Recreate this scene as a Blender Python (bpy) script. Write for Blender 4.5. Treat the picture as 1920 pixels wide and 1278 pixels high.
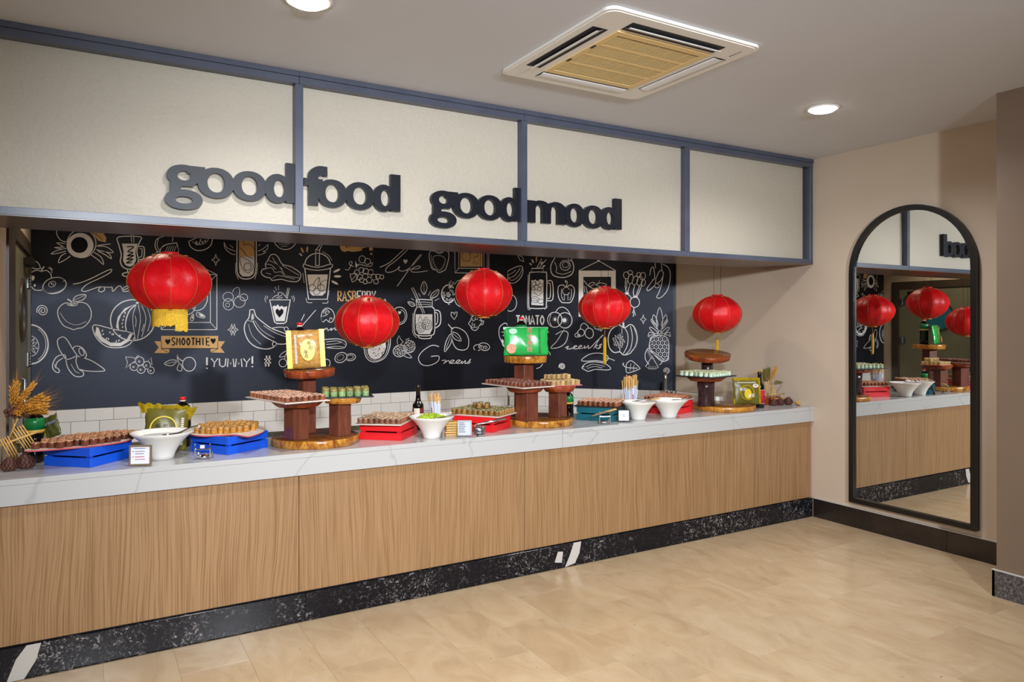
import bpy, bmesh, math, random
from mathutils import Vector, Matrix, Euler
from math import sin, cos, pi, radians as R, sqrt, atan2, hypot
random.seed(7)
for o in list(bpy.data.objects): bpy.data.objects.remove(o)
SC = bpy.context.scene
COL = SC.collection

# ------------------------------------------------------------------ camera
cam_d = bpy.data.cameras.new('camera'); cam = bpy.data.objects.new('camera', cam_d); COL.objects.link(cam)
cam.location = (-5.170, -3.905, 1.601)
cam.rotation_euler = (R(90), 0, R(-30.37))
cam_d.sensor_width = 36; cam_d.lens = 1364 / 1920 * 36
cam_d.shift_y = (602.5 - 639) / 1920
cam_d.clip_start = 0.05
SC.camera = cam
# ------------------------------------------------------------------ world, lights, exposure
W = bpy.data.worlds.new('world'); SC.world = W; W.use_nodes = True
W.node_tree.nodes['Background'].inputs[0].default_value = (1.0, 0.86, 0.68, 1)
W.node_tree.nodes['Background'].inputs[1].default_value = 0.05
VS = SC.view_settings
VS.view_transform = 'Standard'; VS.look = 'None'; VS.gamma = 1; VS.use_curve_mapping = False
VS.exposure = 0.0

def light(name, kind, loc, energy, color, size=0.1, target=None, spot=None, blend=0.5, size_y=None):
    d = bpy.data.lights.new(name, kind); d.energy = energy; d.color = color
    if kind == 'AREA':
        d.size = size
        if size_y: d.shape = 'RECTANGLE'; d.size_y = size_y
    else: d.shadow_soft_size = size
    if kind == 'SPOT': d.spot_size = R(spot); d.spot_blend = blend
    o = bpy.data.objects.new(name, d); COL.objects.link(o); o.location = loc
    if target is not None:
        o.rotation_euler = (Vector(target) - Vector(loc)).to_track_quat('-Z', 'Y').to_euler()
    return o
COOL = (0.86, 0.92, 1.0); WARM = (1.0, 0.84, 0.62); NEUT = (0.97, 0.97, 1.0)
# two studio strobes on stands behind the camera (their shadows lie behind the lanterns and the pillar)
light('strobe_left', 'SPOT', (-5.15, -4.4, 2.42), 680, COOL, 0.09, (-3.2, 0.5, 0.55), 84, 1.0)
light('strobe_right', 'SPOT', (-3.70, -5.2, 2.40), 740, COOL, 0.09, (-1.9, 0.5, 0.6), 88, 1.0)
# ceiling downlights; the rear pair in DOWN is unseen, added for warm fill
DOWN = [(-1.194, -0.964), (-4.374, -0.876), (-2.8, -4.3), (-6.6, -4.2)]
BACKDOWN = [(-4.94, 1.70), (-3.2, 1.70), (-1.5, 1.55)]
for i, (x, y) in enumerate(DOWN): light('downlight_or_fill', 'SPOT', (x, y, 2.90), 125 if i < 2 else 12, NEUT if i < 2 else WARM, 0.06, (x, y, 0), 155, 0.9)
for x, y in BACKDOWN: light('downlight_or_fill', 'SPOT', (x, y, 2.90), 34, WARM, 0.06, (x, y, 0), 140, 0.6)

# ------------------------------------------------------------------ materials
def lin(c):
    c = c / 255.0
    return c / 12.92 if c <= 0.04045 else ((c + 0.055) / 1.055) ** 2.4
def rgb(r, g, b): return (lin(r), lin(g), lin(b), 1)
class N:
    def __init__(s, name):
        s.m = bpy.data.materials.new(name); s.m.use_nodes = True
        s.t = s.m.node_tree; s.b = s.t.nodes['Principled BSDF']
    def n(s, typ, **kw):
        nd = s.t.nodes.new(typ)
        for k, v in kw.items():
            if k[0] == '_': nd.inputs[int(k[1:])].default_value = v
            elif k in ('noise_dimensions',): setattr(nd, k, v)
            else:
                try: setattr(nd, k, v)
                except Exception: nd.inputs[k].default_value = v
        return nd
    def l(s, a, b): s.t.links.new(a, b)
    def coord(s, kind='Object', scale=(1, 1, 1), rot=(0, 0, 0), rnd=False):
        tc = s.n('ShaderNodeTexCoord'); mp = s.n('ShaderNodeMapping')
        mp.inputs['Scale'].default_value = scale; mp.inputs['Rotation'].default_value = rot
        s.l(tc.outputs[kind], mp.inputs['Vector'])
        if rnd:
            oi = s.n('ShaderNodeObjectInfo'); mu = s.n('ShaderNodeMath', operation='MULTIPLY'); mu.inputs[1].default_value = 37.0
            s.l(oi.outputs['Random'], mu.inputs[0]); s.l(mu.outputs[0], mp.inputs['Location'])
        return mp.outputs['Vector']
    def ramp(s, fac, stops):
        r = s.n('ShaderNodeValToRGB'); e = r.color_ramp.elements
        while len(e) < len(stops): e.new(0.5)
        for i, (p, c) in enumerate(stops): e[i].position = p; e[i].color = c
        s.l(fac, r.inputs['Fac']); return r.outputs['Color']
    def noise(s, vec, scale, detail=4, rough=0.55, dist=0):
        nn = s.n('ShaderNodeTexNoise'); nn.inputs['Scale'].default_value = scale; nn.inputs['Detail'].default_value = detail
        nn.inputs['Roughness'].default_value = rough; nn.inputs['Distortion'].default_value = dist
        s.l(vec, nn.inputs['Vector']); return nn.outputs['Fac']
    def mix(s, fac, a, b, mode='MIX'):
        m = s.n('ShaderNodeMix', data_type='RGBA', blend_type=mode)
        for i, v in ((0, fac), (6, a), (7, b)):
            if isinstance(v, (int, float, tuple)): m.inputs[i].default_value = v
            else: s.l(v, m.inputs[i])
        return m.outputs[2]
    def bump(s, h, strength=0.2, dist=0.01):
        b = s.n('ShaderNodeBump'); b.inputs['Strength'].default_value = strength; b.inputs['Distance'].default_value = dist
        s.l(h, b.inputs['Height']); s.l(b.outputs['Normal'], s.b.inputs['Normal'])
    def base(s, c):
        if isinstance(c, tuple): s.b.inputs['Base Color'].default_value = c
        else: s.l(c, s.b.inputs['Base Color'])
    def set(s, **k):
        for a, v in k.items(): s.b.inputs[a.replace('_', ' ')].default_value = v
        return s
def plain(name, c, rough=0.5, metal=0.0, vary=0.0, scale=20.0, bump=0.0, spec=0.5, rnd=0.0, coat=0.0):
    k = N(name); col = rgb(*c); k.set(Roughness=rough, Metallic=metal); k.b.inputs['Specular IOR Level'].default_value = spec
    if coat: k.b.inputs['Coat Weight'].default_value = coat; k.b.inputs['Coat Roughness'].default_value = 0.08
    v = k.coord()
    out = col
    if vary or bump:
        f = k.noise(v, scale)
        if vary:
            lo = tuple(x * (1 - vary) for x in col[:3]) + (1,); hi = tuple(min(1, x * (1 + vary)) for x in col[:3]) + (1,)
            out = k.ramp(f, [(0.3, lo), (0.7, hi)])
        if bump: k.bump(f, bump, 0.004)
    if rnd:
        oi = k.n('ShaderNodeObjectInfo')
        r = k.ramp(oi.outputs['Random'], [(0, (1 - rnd, 1 - rnd, 1 - rnd, 1)), (1, (1 + rnd * .6, 1 + rnd * .6, 1 + rnd * .6, 1))])
        out = k.mix(1.0, out, r, 'MULTIPLY')
    k.base(out); return k.m
M = {}
# room
k = N('wall_paint'); v = k.coord(); f = k.noise(v, 1.3, 3); k.base(k.ramp(f, [(0.3, rgb(201, 183, 162)), (0.7, rgb(207, 189, 168))])); k.set(Roughness=0.55); k.bump(k.noise(v, 180, 3), 0.08, 0.003); M['wall'] = k.m
k = N('taupe_paint'); v = k.coord(); f = k.noise(v, 1.3, 3); k.base(k.ramp(f, [(0.3, rgb(122, 103, 86)), (0.7, rgb(130, 110, 92))])); k.set(Roughness=0.45); M['taupe'] = k.m
M['farwall'] = plain('dark_far_wall', (86, 74, 62), 0.6)
k = N('ceiling_paint'); v = k.coord(); f = k.noise(v, 0.8, 3); k.base(k.ramp(f, [(0.3, rgb(209, 210, 215)), (0.7, rgb(214, 215, 220))])); k.set(Roughness=0.7); M['ceil'] = k.m
k = N('plaster_panel'); v = k.coord(); f = k.noise(v, 0.9, 3); k.base(k.ramp(f, [(0.3, rgb(186, 177, 160)), (0.7, rgb(192, 183, 166))])); k.set(Roughness=0.6)
k.bump(k.noise(v, 42, 4, 0.6, 0.6), 0.6, 0.008); M['plaster'] = k.m
k = N('frame_paint'); v = k.coord(); k.base(k.ramp(k.noise(v, 6, 3), [(0.3, rgb(72, 76, 91)), (0.7, rgb(80, 85, 101))])); k.set(Roughness=0.32); M['frame'] = k.m
M['soffit'] = plain('soffit_bounce_tint', (96, 78, 66), 0.28, vary=0.06, scale=3)  # frame paint coloured brown to stand for light bounced off the floor
k = N('chalkboard'); v = k.coord(); k.base(k.ramp(k.noise(v, 2.2, 5, 0.6, 0.6), [(0.25, rgb(14, 15, 21)), (0.75, rgb(25, 26, 36))])); k.set(Roughness=0.44); k.b.inputs['Specular IOR Level'].default_value = 0.55; k.b.inputs['Specular Tint'].default_value = (0.76, 0.82, 1.0, 1); M['board'] = k.m
M['chalk'] = plain('chalk_white', (250, 249, 252), 0.85, vary=0.04, scale=60, spec=0.2)
M['chalkshade'] = plain('chalk_warm_shade', (232, 188, 130), 0.85, vary=0.05, scale=30, spec=0.2)  # white drawing tinted tan where warm shade falls on it
M['chalkblk'] = plain('print_black', (24, 25, 32), 0.7, spec=0.2)
M['subway'] = plain('white_glazed_tile', (244, 240, 234), 0.16, rnd=0.04, coat=0.3)
M['grout'] = plain('grout_dark', (110, 104, 98), 0.9, vary=0.1)
M['olive'] = plain('olive_wall', (92, 90, 62), 0.6, vary=0.1, scale=3)
# counter
k = N('oak_veneer'); v = k.coord(rnd=True)
w1 = k.noise(k.coord(scale=(1, 1, 0.22), rnd=True), 5.0, 2, 0.4)
sub = k.n('ShaderNodeMath', operation='MULTIPLY_ADD'); sub.inputs[1].default_value = 0.10; sub.inputs[2].default_value = -0.05; k.l(w1, sub.inputs[0])
cx = k.n('ShaderNodeCombineXYZ'); k.l(sub.outputs[0], cx.inputs[0]); va = k.n('ShaderNodeVectorMath', operation='ADD'); k.l(v, va.inputs[0]); k.l(cx.outputs[0], va.inputs[1])
mp = k.n('ShaderNodeMapping'); mp.inputs['Scale'].default_value = (1, 1, 0.010); k.l(va.outputs[0], mp.inputs['Vector'])
f1 = k.noise(mp.outputs['Vector'], 230, 2, 0.5); f4 = k.noise(mp.outputs['Vector'], 60, 2, 0.5); f2 = k.noise(k.coord(scale=(1, 1, 0.15), rnd=True), 3, 2, 0.5)
c1 = k.ramp(f1, [(0.36, rgb(138, 102, 64)), (0.50, rgb(158, 122, 84)), (0.66, rgb(166, 131, 92))])
c2 = k.ramp(f2, [(0.3, (0.95, 0.93, 0.91, 1)), (0.7, (1.03, 1.02, 1.01, 1))]); c3 = k.ramp(f4, [(0.36, (0.95, 0.94, 0.92, 1)), (0.5, (1, 1, 1, 1))])
k.base(k.mix(1.0, k.mix(1.0, c1, c2, 'MULTIPLY'), c3, 'MULTIPLY')); k.set(Roughness=0.45); k.bump(f1, 0.10, 0.002); M['oak'] = k.m
k = N('quartz_white'); v = k.coord(); nf = k.noise(v, 0.9, 5, 0.5, 0.9)
c = k.ramp(nf, [(0.492, rgb(190, 189, 186)), (0.5, rgb(176, 175, 172)), (0.508, rgb(190, 189, 186))]); k.base(c); k.set(Roughness=0.14); M['quartz'] = k.m
k = N('black_marble'); v = k.coord(rnd=True); n1 = k.noise(v, 2.6, 5, 0.65, 0.8); n2 = k.noise(v, 46, 6, 0.75, 1.2); n3 = k.noise(v, 1.7, 3, 0.5, 0.5)
a = k.ramp(n2, [(0.48, rgb(16, 16, 22)), (0.56, rgb(38, 37, 44)), (0.64, rgb(176, 168, 160))])
b = k.ramp(n2, [(0.5, rgb(15, 16, 22)), (0.72, rgb(44, 44, 52))])
spk = k.mix(k.ramp(n1, [(0.44, (0, 0, 0, 1)), (0.58, (1, 1, 1, 1))]), b, a)
k.base(k.mix(k.ramp(n3, [(0.70, (0, 0, 0, 1)), (0.72, (1, 1, 1, 1))]), spk, rgb(190, 184, 180))); k.set(Roughness=0.2); k.b.inputs['Specular IOR Level'].default_value = 0.35; M['marble'] = k.m
k = N('dark_baseboard'); v = k.coord(); k.base(k.ramp(k.noise(v, 3, 5), [(0.35, rgb(26, 20, 18)), (0.7, rgb(52, 42, 36))])); k.set(Roughness=0.2); M['darkbase'] = k.m
k = N('grey_granite'); v = k.coord(); k.base(k.ramp(k.noise(v, 60, 5, 0.7), [(0.4, rgb(52, 50, 54)), (0.55, rgb(96, 92, 92)), (0.7, rgb(150, 140, 132))])); k.set(Roughness=0.3); M['granite'] = k.m
k = N('caulk'); k.base(rgb(196, 190, 182)); k.set(Roughness=0.7); M['caulk'] = k.m
k = N('floor_travertine'); v = k.coord(rnd=True); v2 = k.coord(scale=(1.9, 1, 1), rnd=True)
f = k.noise(v2, 3.0, 5, 0.6, 1.0); f3 = k.noise(v, 26, 5, 0.7)
c = k.ramp(f, [(0.25, rgb(178, 150, 116)), (0.5, rgb(192, 166, 131)), (0.75, rgb(201, 178, 146))])
oi = k.n('ShaderNodeObjectInfo')
tone = k.ramp(oi.outputs['Random'], [(0, (0.93, 0.92, 0.90, 1)), (0.5, (1, 1, 1, 1)), (1, (1.03, 1.03, 1.02, 1))])
c = k.mix(1.0, c, tone, 'MULTIPLY')
pit = k.ramp(k.noise(v, 34, 3, 0.5, 0.6), [(0.23, (1, 1, 1, 1)), (0.27, (0, 0, 0, 1))])
k.base(k.mix(pit, c, rgb(120, 92, 60))); k.set(Roughness=0.2)
k.l(k.ramp(f3, [(0.3, (0.16, 0.16, 0.16, 1)), (0.7, (0.27, 0.27, 0.27, 1))]), k.b.inputs['Roughness']); M['floor'] = k.m
M['floorgrout'] = plain('floor_joint', (172, 148, 114), 0.35)
# wood, food, goods
k = N('varnish_top'); v = k.coord(rnd=True); k.base(k.ramp(k.noise(v, 12, 5, 0.6, 1.5), [(0.3, rgb(92, 52, 22)), (0.7, rgb(132, 80, 36))])); k.set(Roughness=0.22); M['wtop'] = k.m
k = N('bark_edge'); v = k.coord(scale=(1, 1, 0.5), rnd=True); k.base(k.ramp(k.noise(v, 26, 5, 0.7, 1.0), [(0.3, rgb(96, 44, 16)), (0.47, rgb(176, 110, 36)), (0.62, rgb(206, 150, 60)), (0.75, rgb(120, 66, 30))])); k.set(Roughness=0.25); k.bump(k.noise(v, 40, 4), 0.4, 0.004); M['wbark'] = k.m
k = N('bark_red'); v = k.coord(scale=(1, 1, 0.5), rnd=True); k.base(k.ramp(k.noise(v, 18, 5, 0.65, 1.0), [(0.3, rgb(92, 34, 18)), (0.55, rgb(150, 66, 32)), (0.75, rgb(176, 96, 50))])); k.set(Roughness=0.25); k.bump(k.noise(v, 40, 4), 0.3, 0.004); M['wred'] = k.m
k = N('post_mahogany'); v = k.coord(scale=(1, 1, 0.2), rnd=True); k.base(k.ramp(k.noise(v, 30, 4, 0.6), [(0.3, rgb(92, 48, 34)), (0.7, rgb(128, 70, 50))])); k.set(Roughness=0.3); M['post'] = k.m
k = N('post_dark'); v = k.coord(scale=(1, 1, 0.3), rnd=True); k.base(k.ramp(k.noise(v, 30, 4, 0.6), [(0.3, rgb(44, 28, 28)), (0.7, rgb(80, 54, 52))])); k.set(Roughness=0.22); k.bump(k.noise(v, 24, 4), 0.5, 0.006); M['postdark'] = k.m
M['blue'] = plain('crate_blue', (8, 84, 214), 0.45, vary=0.05, scale=12, bump=0.1)
M['red'] = plain('crate_red', (226, 26, 34), 0.42, vary=0.05, scale=12, bump=0.1)
M['teal'] = plain('crate_teal', (14, 96, 108), 0.45, vary=0.05, scale=12, bump=0.1)
M['white'] = plain('white_ceramic', (236, 232, 224), 0.18, coat=0.2)
M['offwhite'] = plain('white_board', (232, 220, 208), 0.35)
M['pinkedge'] = plain('pink_rim', (206, 84, 92), 0.4)
M['slate'] = plain('black_slate', (26, 26, 28), 0.45, vary=0.2, scale=30, bump=0.2)
M['chrome'] = plain('chrome', (214, 214, 216), 0.14, 1.0)
M['steel'] = plain('brushed_steel', (150, 152, 158), 0.3, 1.0)
M['silverframe'] = plain('pewter_frame', (128, 130, 134), 0.4, 0.3)
M['woodframe'] = plain('frame_wood', (122, 102, 74), 0.5, vary=0.15, scale=40)
M['paper'] = plain('card_paper', (232, 232, 240), 0.7)
M['ink'] = plain('ink_grey', (112, 112, 128), 0.7); M['inkblue'] = plain('ink_blue', (110, 128, 180), 0.7); M['inkred'] = plain('ink_red', (196, 60, 70), 0.7); M['inkblack'] = plain('ink_black', (22, 22, 20), 0.6)
M['lantern'] = None
M['gold'] = plain('gold_trim', (196, 140, 60), 0.45, 0.3)
M['fringe'] = plain('yellow_fringe', (214, 172, 30), 0.6, vary=0.25, scale=90)
M['black'] = plain('black_gloss', (16, 16, 20), 0.25)
M['blackmirror'] = plain('mirror_frame_black', (20, 18, 18), 0.35)
M['letter'] = plain('letter_black', (24, 25, 34), 0.36, spec=0.3)
M['letterside'] = plain('letter_side', (30, 26, 24), 0.4)
M['acwhite'] = plain('ac_white', (240, 236, 228), 0.4)
M['acgrille'] = plain('ac_grille_tan', (240, 208, 142), 0.5)
M['acdark'] = plain('ac_dark', (28, 24, 22), 0.6)
M['acflap'] = plain('ac_flap', (240, 240, 242), 0.35)
M['doorgreen'] = plain('door_green_grey', (124, 122, 98), 0.4, vary=0.08, scale=3)
M['doordark'] = plain('door_frame_dark', (70, 58, 46), 0.4, vary=0.1, scale=4)
M['tealglass'] = plain('porthole_teal', (40, 120, 140), 0.15, coat=0.4)
M['cone'] = plain('pine_cone_brown', (96, 58, 46), 0.6, vary=0.4, scale=60)
M['wheat'] = plain('wheat_gold', (206, 146, 50), 0.6, vary=0.3, scale=70, rnd=0.2)
M['wheatgreen'] = plain('wheat_olive', (120, 104, 48), 0.6, vary=0.3, scale=70, rnd=0.2)
M['straw'] = plain('straw', (214, 170, 92), 0.6, vary=0.2, scale=60)
M['bamboo'] = plain('bamboo_stick', (214, 168, 92), 0.45, vary=0.15, scale=50)
M['soy'] = plain('soy_bottle_black', (14, 10, 10), 0.08, coat=0.5)
M['capred'] = plain('cap_red', (220, 30, 40), 0.35)
M['greenlabel'] = plain('label_green', (20, 120, 60), 0.3)
M['yellowlabel'] = plain('label_yellow', (200, 160, 70), 0.4)
M['whitelabel'] = plain('label_cream', (226, 214, 196), 0.5)
M['maroon'] = plain('label_maroon', (104, 24, 24), 0.4)
M['redlabel'] = plain('label_red', (196, 22, 46), 0.4)
M['broth'] = plain('grey_sauce', (120, 116, 108), 0.12)
M['wasabi'] = plain('wasabi_paste', (160, 184, 40), 0.6, vary=0.35, scale=70, bump=0.6)
M['packgreen'] = plain('pack_green', (40, 178, 78), 0.25, vary=0.12, scale=9)
M['packgreen2'] = plain('pack_green_dark', (20, 130, 40), 0.25, vary=0.2, scale=9)
M['packgold'] = plain('pack_gold_foil', (176, 148, 8), 0.3, 0.25, vary=0.3, scale=22)
M['packolive'] = plain('pack_olive', (104, 96, 34), 0.35, vary=0.15, scale=14)
M['packyellow'] = plain('pack_yellow', (220, 190, 30), 0.35)
M['noodle'] = plain('pack_clear_noodle', (190, 140, 70), 0.25, vary=0.3, scale=60)
M['packdark'] = plain('pack_dark_green', (70, 74, 30), 0.35, vary=0.15, scale=14)
M['food'] = plain('food_photo', (210, 120, 60), 0.4, vary=0.5, scale=90)
M['chopstick'] = plain('chopstick_wood', (224, 178, 108), 0.5, rnd=0.2)
M['sleeve'] = plain('paper_sleeve', (222, 226, 240), 0.6)
M['sleevered'] = plain('sleeve_red_print', (204, 70, 80), 0.6)
k = N('clear_glass'); k.base((1, 1, 1, 1)); k.set(Roughness=0.02, IOR=1.2); k.b.inputs['Transmission Weight'].default_value = 1.0; M['glass'] = k.m
k = N('mirror_glass'); k.base((0.76, 0.77, 0.75, 1)); k.set(Roughness=0.0, Metallic=1.0); M['mirror'] = k.m
k = N('lantern_satin'); v = k.coord(rnd=True); f = k.noise(v, 9, 4, 0.6, 1.0)
k.base(k.ramp(f, [(0.3, rgb(214, 8, 18)), (0.7, rgb(236, 18, 30))])); k.set(Roughness=0.42); k.b.inputs['Specular IOR Level'].default_value = 0.4
k.b.inputs['Transmission Weight'].default_value = 0.0; k.bump(f, 0.35, 0.02); M['lantern'] = k.m
k = N('lamp_on'); k.base((1, 1, 1, 1)); k.b.inputs['Emission Color'].default_value = (1, 0.97, 0.9, 1); k.b.inputs['Emission Strength'].default_value = 12; M['lamp'] = k.m
def roll(nm, side, top, fill):
    M['s_' + nm] = plain('roll_side_' + nm, side, 0.35, vary=0.45, scale=110, rnd=0.4)
    k = N('roll_top_' + nm); v = k.coord(rnd=True); n_ = k.noise(v, 230, 4, 0.7); n2 = k.noise(v, 90, 2)
    c = k.ramp(n_, [(0.38, rgb(*[int(t * .45) for t in fill])), (0.47, rgb(*fill)), (0.55, rgb(*top))])
    oi = k.n('ShaderNodeObjectInfo'); c = k.mix(1.0, c, k.ramp(oi.outputs['Random'], [(0, (.78, .74, .70, 1)), (1, (1.08, 1.07, 1.05, 1))]), 'MULTIPLY')
    k.base(c); k.set(Roughness=0.5); M['t_' + nm] = k.m
    M['f_' + nm] = plain('roll_filling_' + nm, fill, 0.5, vary=0.5, scale=140, rnd=0.4)
roll('brown', (104, 54, 34), (232, 184, 138), (160, 92, 58))
roll('golden', (190, 128, 48), (206, 158, 84), (176, 120, 60))
roll('pink', (136, 80, 52), (238, 204, 178), (190, 130, 104))
roll('green', (146, 176, 116), (186, 164, 100), (110, 110, 50))
roll('tan', (140, 92, 66), (228, 208, 176), (170, 130, 98))
roll('olive', (150, 108, 52), (196, 184, 130), (84, 80, 44))
roll('maroon', (120, 66, 44), (180, 124, 108), (110, 60, 54))
roll('cream', (196, 160, 104), (222, 204, 160), (196, 150, 90))
roll('herb', (196, 214, 190), (222, 226, 206), (150, 160, 90))
roll('rust', (130, 70, 38), (222, 170, 130), (150, 66, 44))

# ------------------------------------------------------------------ mesh helpers
class MB:
    def __init__(s): s.v = []; s.f = []; s.mi = []; s.sm = []
    def add(s, vs, fs, mi=0, sm=False):
        o = len(s.v); s.v += [tuple(v) for v in vs]
        for f in fs: s.f.append(tuple(i + o for i in f)); s.mi.append(mi); s.sm.append(sm)
    def box(s, x0, x1, y0, y1, z0, z1, mi=0, T=None):
        vs = [Vector((x, y, z)) for z in (z0, z1) for y in (y0, y1) for x in (x0, x1)]
        if T: vs = [T @ v for v in vs]
        s.add(vs, [(0, 2, 3, 1), (4, 5, 7, 6), (0, 1, 5, 4), (2, 6, 7, 3), (0, 4, 6, 2), (1, 3, 7, 5)], mi)
    def bevbox(s, x0, x1, y0, y1, z0, z1, b, mi=0, T=None):
        # box with chamfered vertical and front edges, cheap
        vs = []; 
        for z, k in ((z0, b), (z0 + b, 0), (z1 - b, 0), (z1, b)):
            X0, X1, Y0, Y1 = x0 + k, x1 - k, y0 + k, y1 - k
            vs += [Vector(p) for p in ((X0 + b, Y0, z), (X1 - b, Y0, z), (X1, Y0 + b, z), (X1, Y1 - b, z), (X1 - b, Y1, z), (X0 + b, Y1, z), (X0, Y1 - b, z), (X0, Y0 + b, z))]
        if T: vs = [T @ v for v in vs]
        fs = [tuple(range(7, -1, -1)), tuple(range(24, 32))]
        for j in range(3):
            for i in range(8):
                n = (i + 1) % 8; fs.append((j * 8 + i, j * 8 + n, j * 8 + 8 + n, j * 8 + 8 + i))
        s.add(vs, fs, mi)
    def lathe(s, prof, n=24, mi=0, T=None, sm=True, mis=None, wob=None, cap=True):
        vs = []; fs = []
        for j, (r, z) in enumerate(prof):
            for i in range(n):
                a = 2 * pi * i / n; rr = r * (wob(a) if wob else 1)
                vs.append(Vector((rr * cos(a), rr * sin(a), z)))
        if T: vs = [T @ v for v in vs]
        for j in range(len(prof) - 1):
            q = [(j * n + i, j * n + (i + 1) % n, (j + 1) * n + (i + 1) % n, (j + 1) * n + i) for i in range(n)]
            s.add(vs if j == 0 else [], [], 0)
            base = len(s.v) - len(vs)
            for f in q: s.f.append(tuple(i + base for i in f)); s.mi.append(mis[j] if mis else mi); s.sm.append(sm)
        base = len(s.v) - len(vs)
        if cap:
            if prof[0][0] > 1e-5: s.f.append(tuple(base + i for i in range(n - 1, -1, -1))); s.mi.append(mis[0] if mis else mi); s.sm.append(False)
            if prof[-1][0] > 1e-5: s.f.append(tuple(base + (len(prof) - 1) * n + i for i in range(n))); s.mi.append(mis[-1] if mis else mi); s.sm.append(False)
    def tube(s, pts, r, n=8, mi=0, closed=False, sm=True):
        pts = [Vector(p) for p in pts]; L = len(pts); rs = r if isinstance(r, (list, tuple)) else [r] * L
        vs = []; up = Vector((0, 0, 1)); prev = None
        for i, p in enumerate(pts):
            if closed: d = pts[(i + 1) % L] - pts[i - 1]
            else: d = pts[min(i + 1, L - 1)] - pts[max(i - 1, 0)]
            d = d.normalized() if d.length > 1e-9 else Vector((0, 0, 1))
            a = prev if prev is not None else (up if abs(d.dot(up)) < 0.95 else Vector((1, 0, 0)))
            u = (a - d * a.dot(d)); u = u.normalized() if u.length > 1e-6 else d.orthogonal().normalized()
            w = d.cross(u); prev = u
            for k in range(n):
                t = 2 * pi * k / n; vs.append(p + (u * cos(t) + w * sin(t)) * rs[i])
        fs = []
        for i in range(L if closed else L - 1):
            j = (i + 1) % L
            for k in range(n): m = (k + 1) % n; fs.append((i * n + k, i * n + m, j * n + m, j * n + k))
        if not closed: fs += [tuple(range(n - 1, -1, -1)), tuple((L - 1) * n + k for k in range(n))]
        s.add(vs, fs, mi, sm)
    def prism(s, poly, z0, z1, mi=0, T=None, mside=None):
        n = len(poly); vs = [Vector((x, y, z0)) for x, y in poly] + [Vector((x, y, z1)) for x, y in poly]
        if T: vs = [T @ v for v in vs]
        o = len(s.v); s.v += [tuple(v) for v in vs]
        s.f.append(tuple(o + i for i in range(n - 1, -1, -1))); s.mi.append(mi); s.sm.append(False)
        s.f.append(tuple(o + n + i for i in range(n))); s.mi.append(mi); s.sm.append(False)
        for i in range(n):
            j = (i + 1) % n; s.f.append((o + i, o + j, o + n + j, o + n + i)); s.mi.append(mi if mside is None else mside); s.sm.append(False)
    def ico(s, c, r, sub=2, mi=0, sc=(1, 1, 1), jit=0):
        bm = bmesh.new(); bmesh.ops.create_icosphere(bm, subdivisions=sub, radius=1)
        vs = []
        for v in bm.verts:
            k = 1 + random.uniform(-jit, jit); vs.append((c[0] + v.co.x * r * sc[0] * k, c[1] + v.co.y * r * sc[1] * k, c[2] + v.co.z * r * sc[2] * k))
        s.add(vs, [[q.index for q in f.verts] for f in bm.faces], mi, True); bm.free()
    def mesh(s, name, mats):
        me = bpy.data.meshes.new(name); me.from_pydata(s.v, [], s.f)
        for m in (mats if isinstance(mats, (list, tuple)) else [mats]): me.materials.append(M[m] if isinstance(m, str) else m)
        me.polygons.foreach_set('material_index', s.mi); me.polygons.foreach_set('use_smooth', s.sm); me.update()
        return me
    def build(s, name, mats, parent=None, loc=None, rot=None, label=None, kind=None):
        return put(name, s.mesh(name, mats), parent, loc, rot, label, kind)
def put(name, me, parent=None, loc=None, rot=None, label=None, kind=None):
    o = bpy.data.objects.new(name, me); COL.objects.link(o)
    if parent is not None: o.parent = parent
    if loc is not None: o.location = loc
    if rot is not None: o.rotation_euler = rot
    if label: o['label'] = label
    if kind: o['kind'] = kind
    return o
def tag(o, label, cat, group=None):
    o['label'] = label; o['category'] = cat
    if group: o['group'] = group
    return o
def thing(name, label, cat, loc=(0, 0, 0), rz=0, group=None, rot=None):
    o = bpy.data.objects.new(name, None); COL.objects.link(o); o.empty_display_size = 0.05
    o.location = loc; o.rotation_euler = rot if rot else (0, 0, rz)
    return tag(o, label, cat, group)
def root(name, kind='structure', loc=(0, 0, 0)):
    o = bpy.data.objects.new(name, None); COL.objects.link(o); o.location = loc; o['kind'] = kind; return o
def frame2(origin, ax, ay, az):
    return Matrix(((ax[0], ay[0], az[0], origin[0]), (ax[1], ay[1], az[1], origin[1]), (ax[2], ay[2], az[2], origin[2]), (0, 0, 0, 1)))
def text_mesh(body, size, depth, T, mi_mb, mi, align='CENTER', sx=1.0):
    """flat or extruded lettering with Blender's own font, appended to a mesh builder"""
    cu = bpy.data.curves.new('t', 'FONT'); cu.body = body; cu.size = size; cu.extrude = depth; cu.align_x = align; cu.align_y = 'CENTER'; cu.resolution_u = 3
    o = bpy.data.objects.new('t', cu); COL.objects.link(o)
    dg = bpy.context.evaluated_depsgraph_get(); me = bpy.data.meshes.new_from_object(o.evaluated_get(dg))
    mi_mb.add([T @ Vector((v.co.x * sx, v.co.y, v.co.z)) for v in me.vertices], [tuple(p.vertices) for p in me.polygons], mi)
    bpy.data.objects.remove(o); bpy.data.curves.remove(cu); bpy.data.meshes.remove(me)
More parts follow.
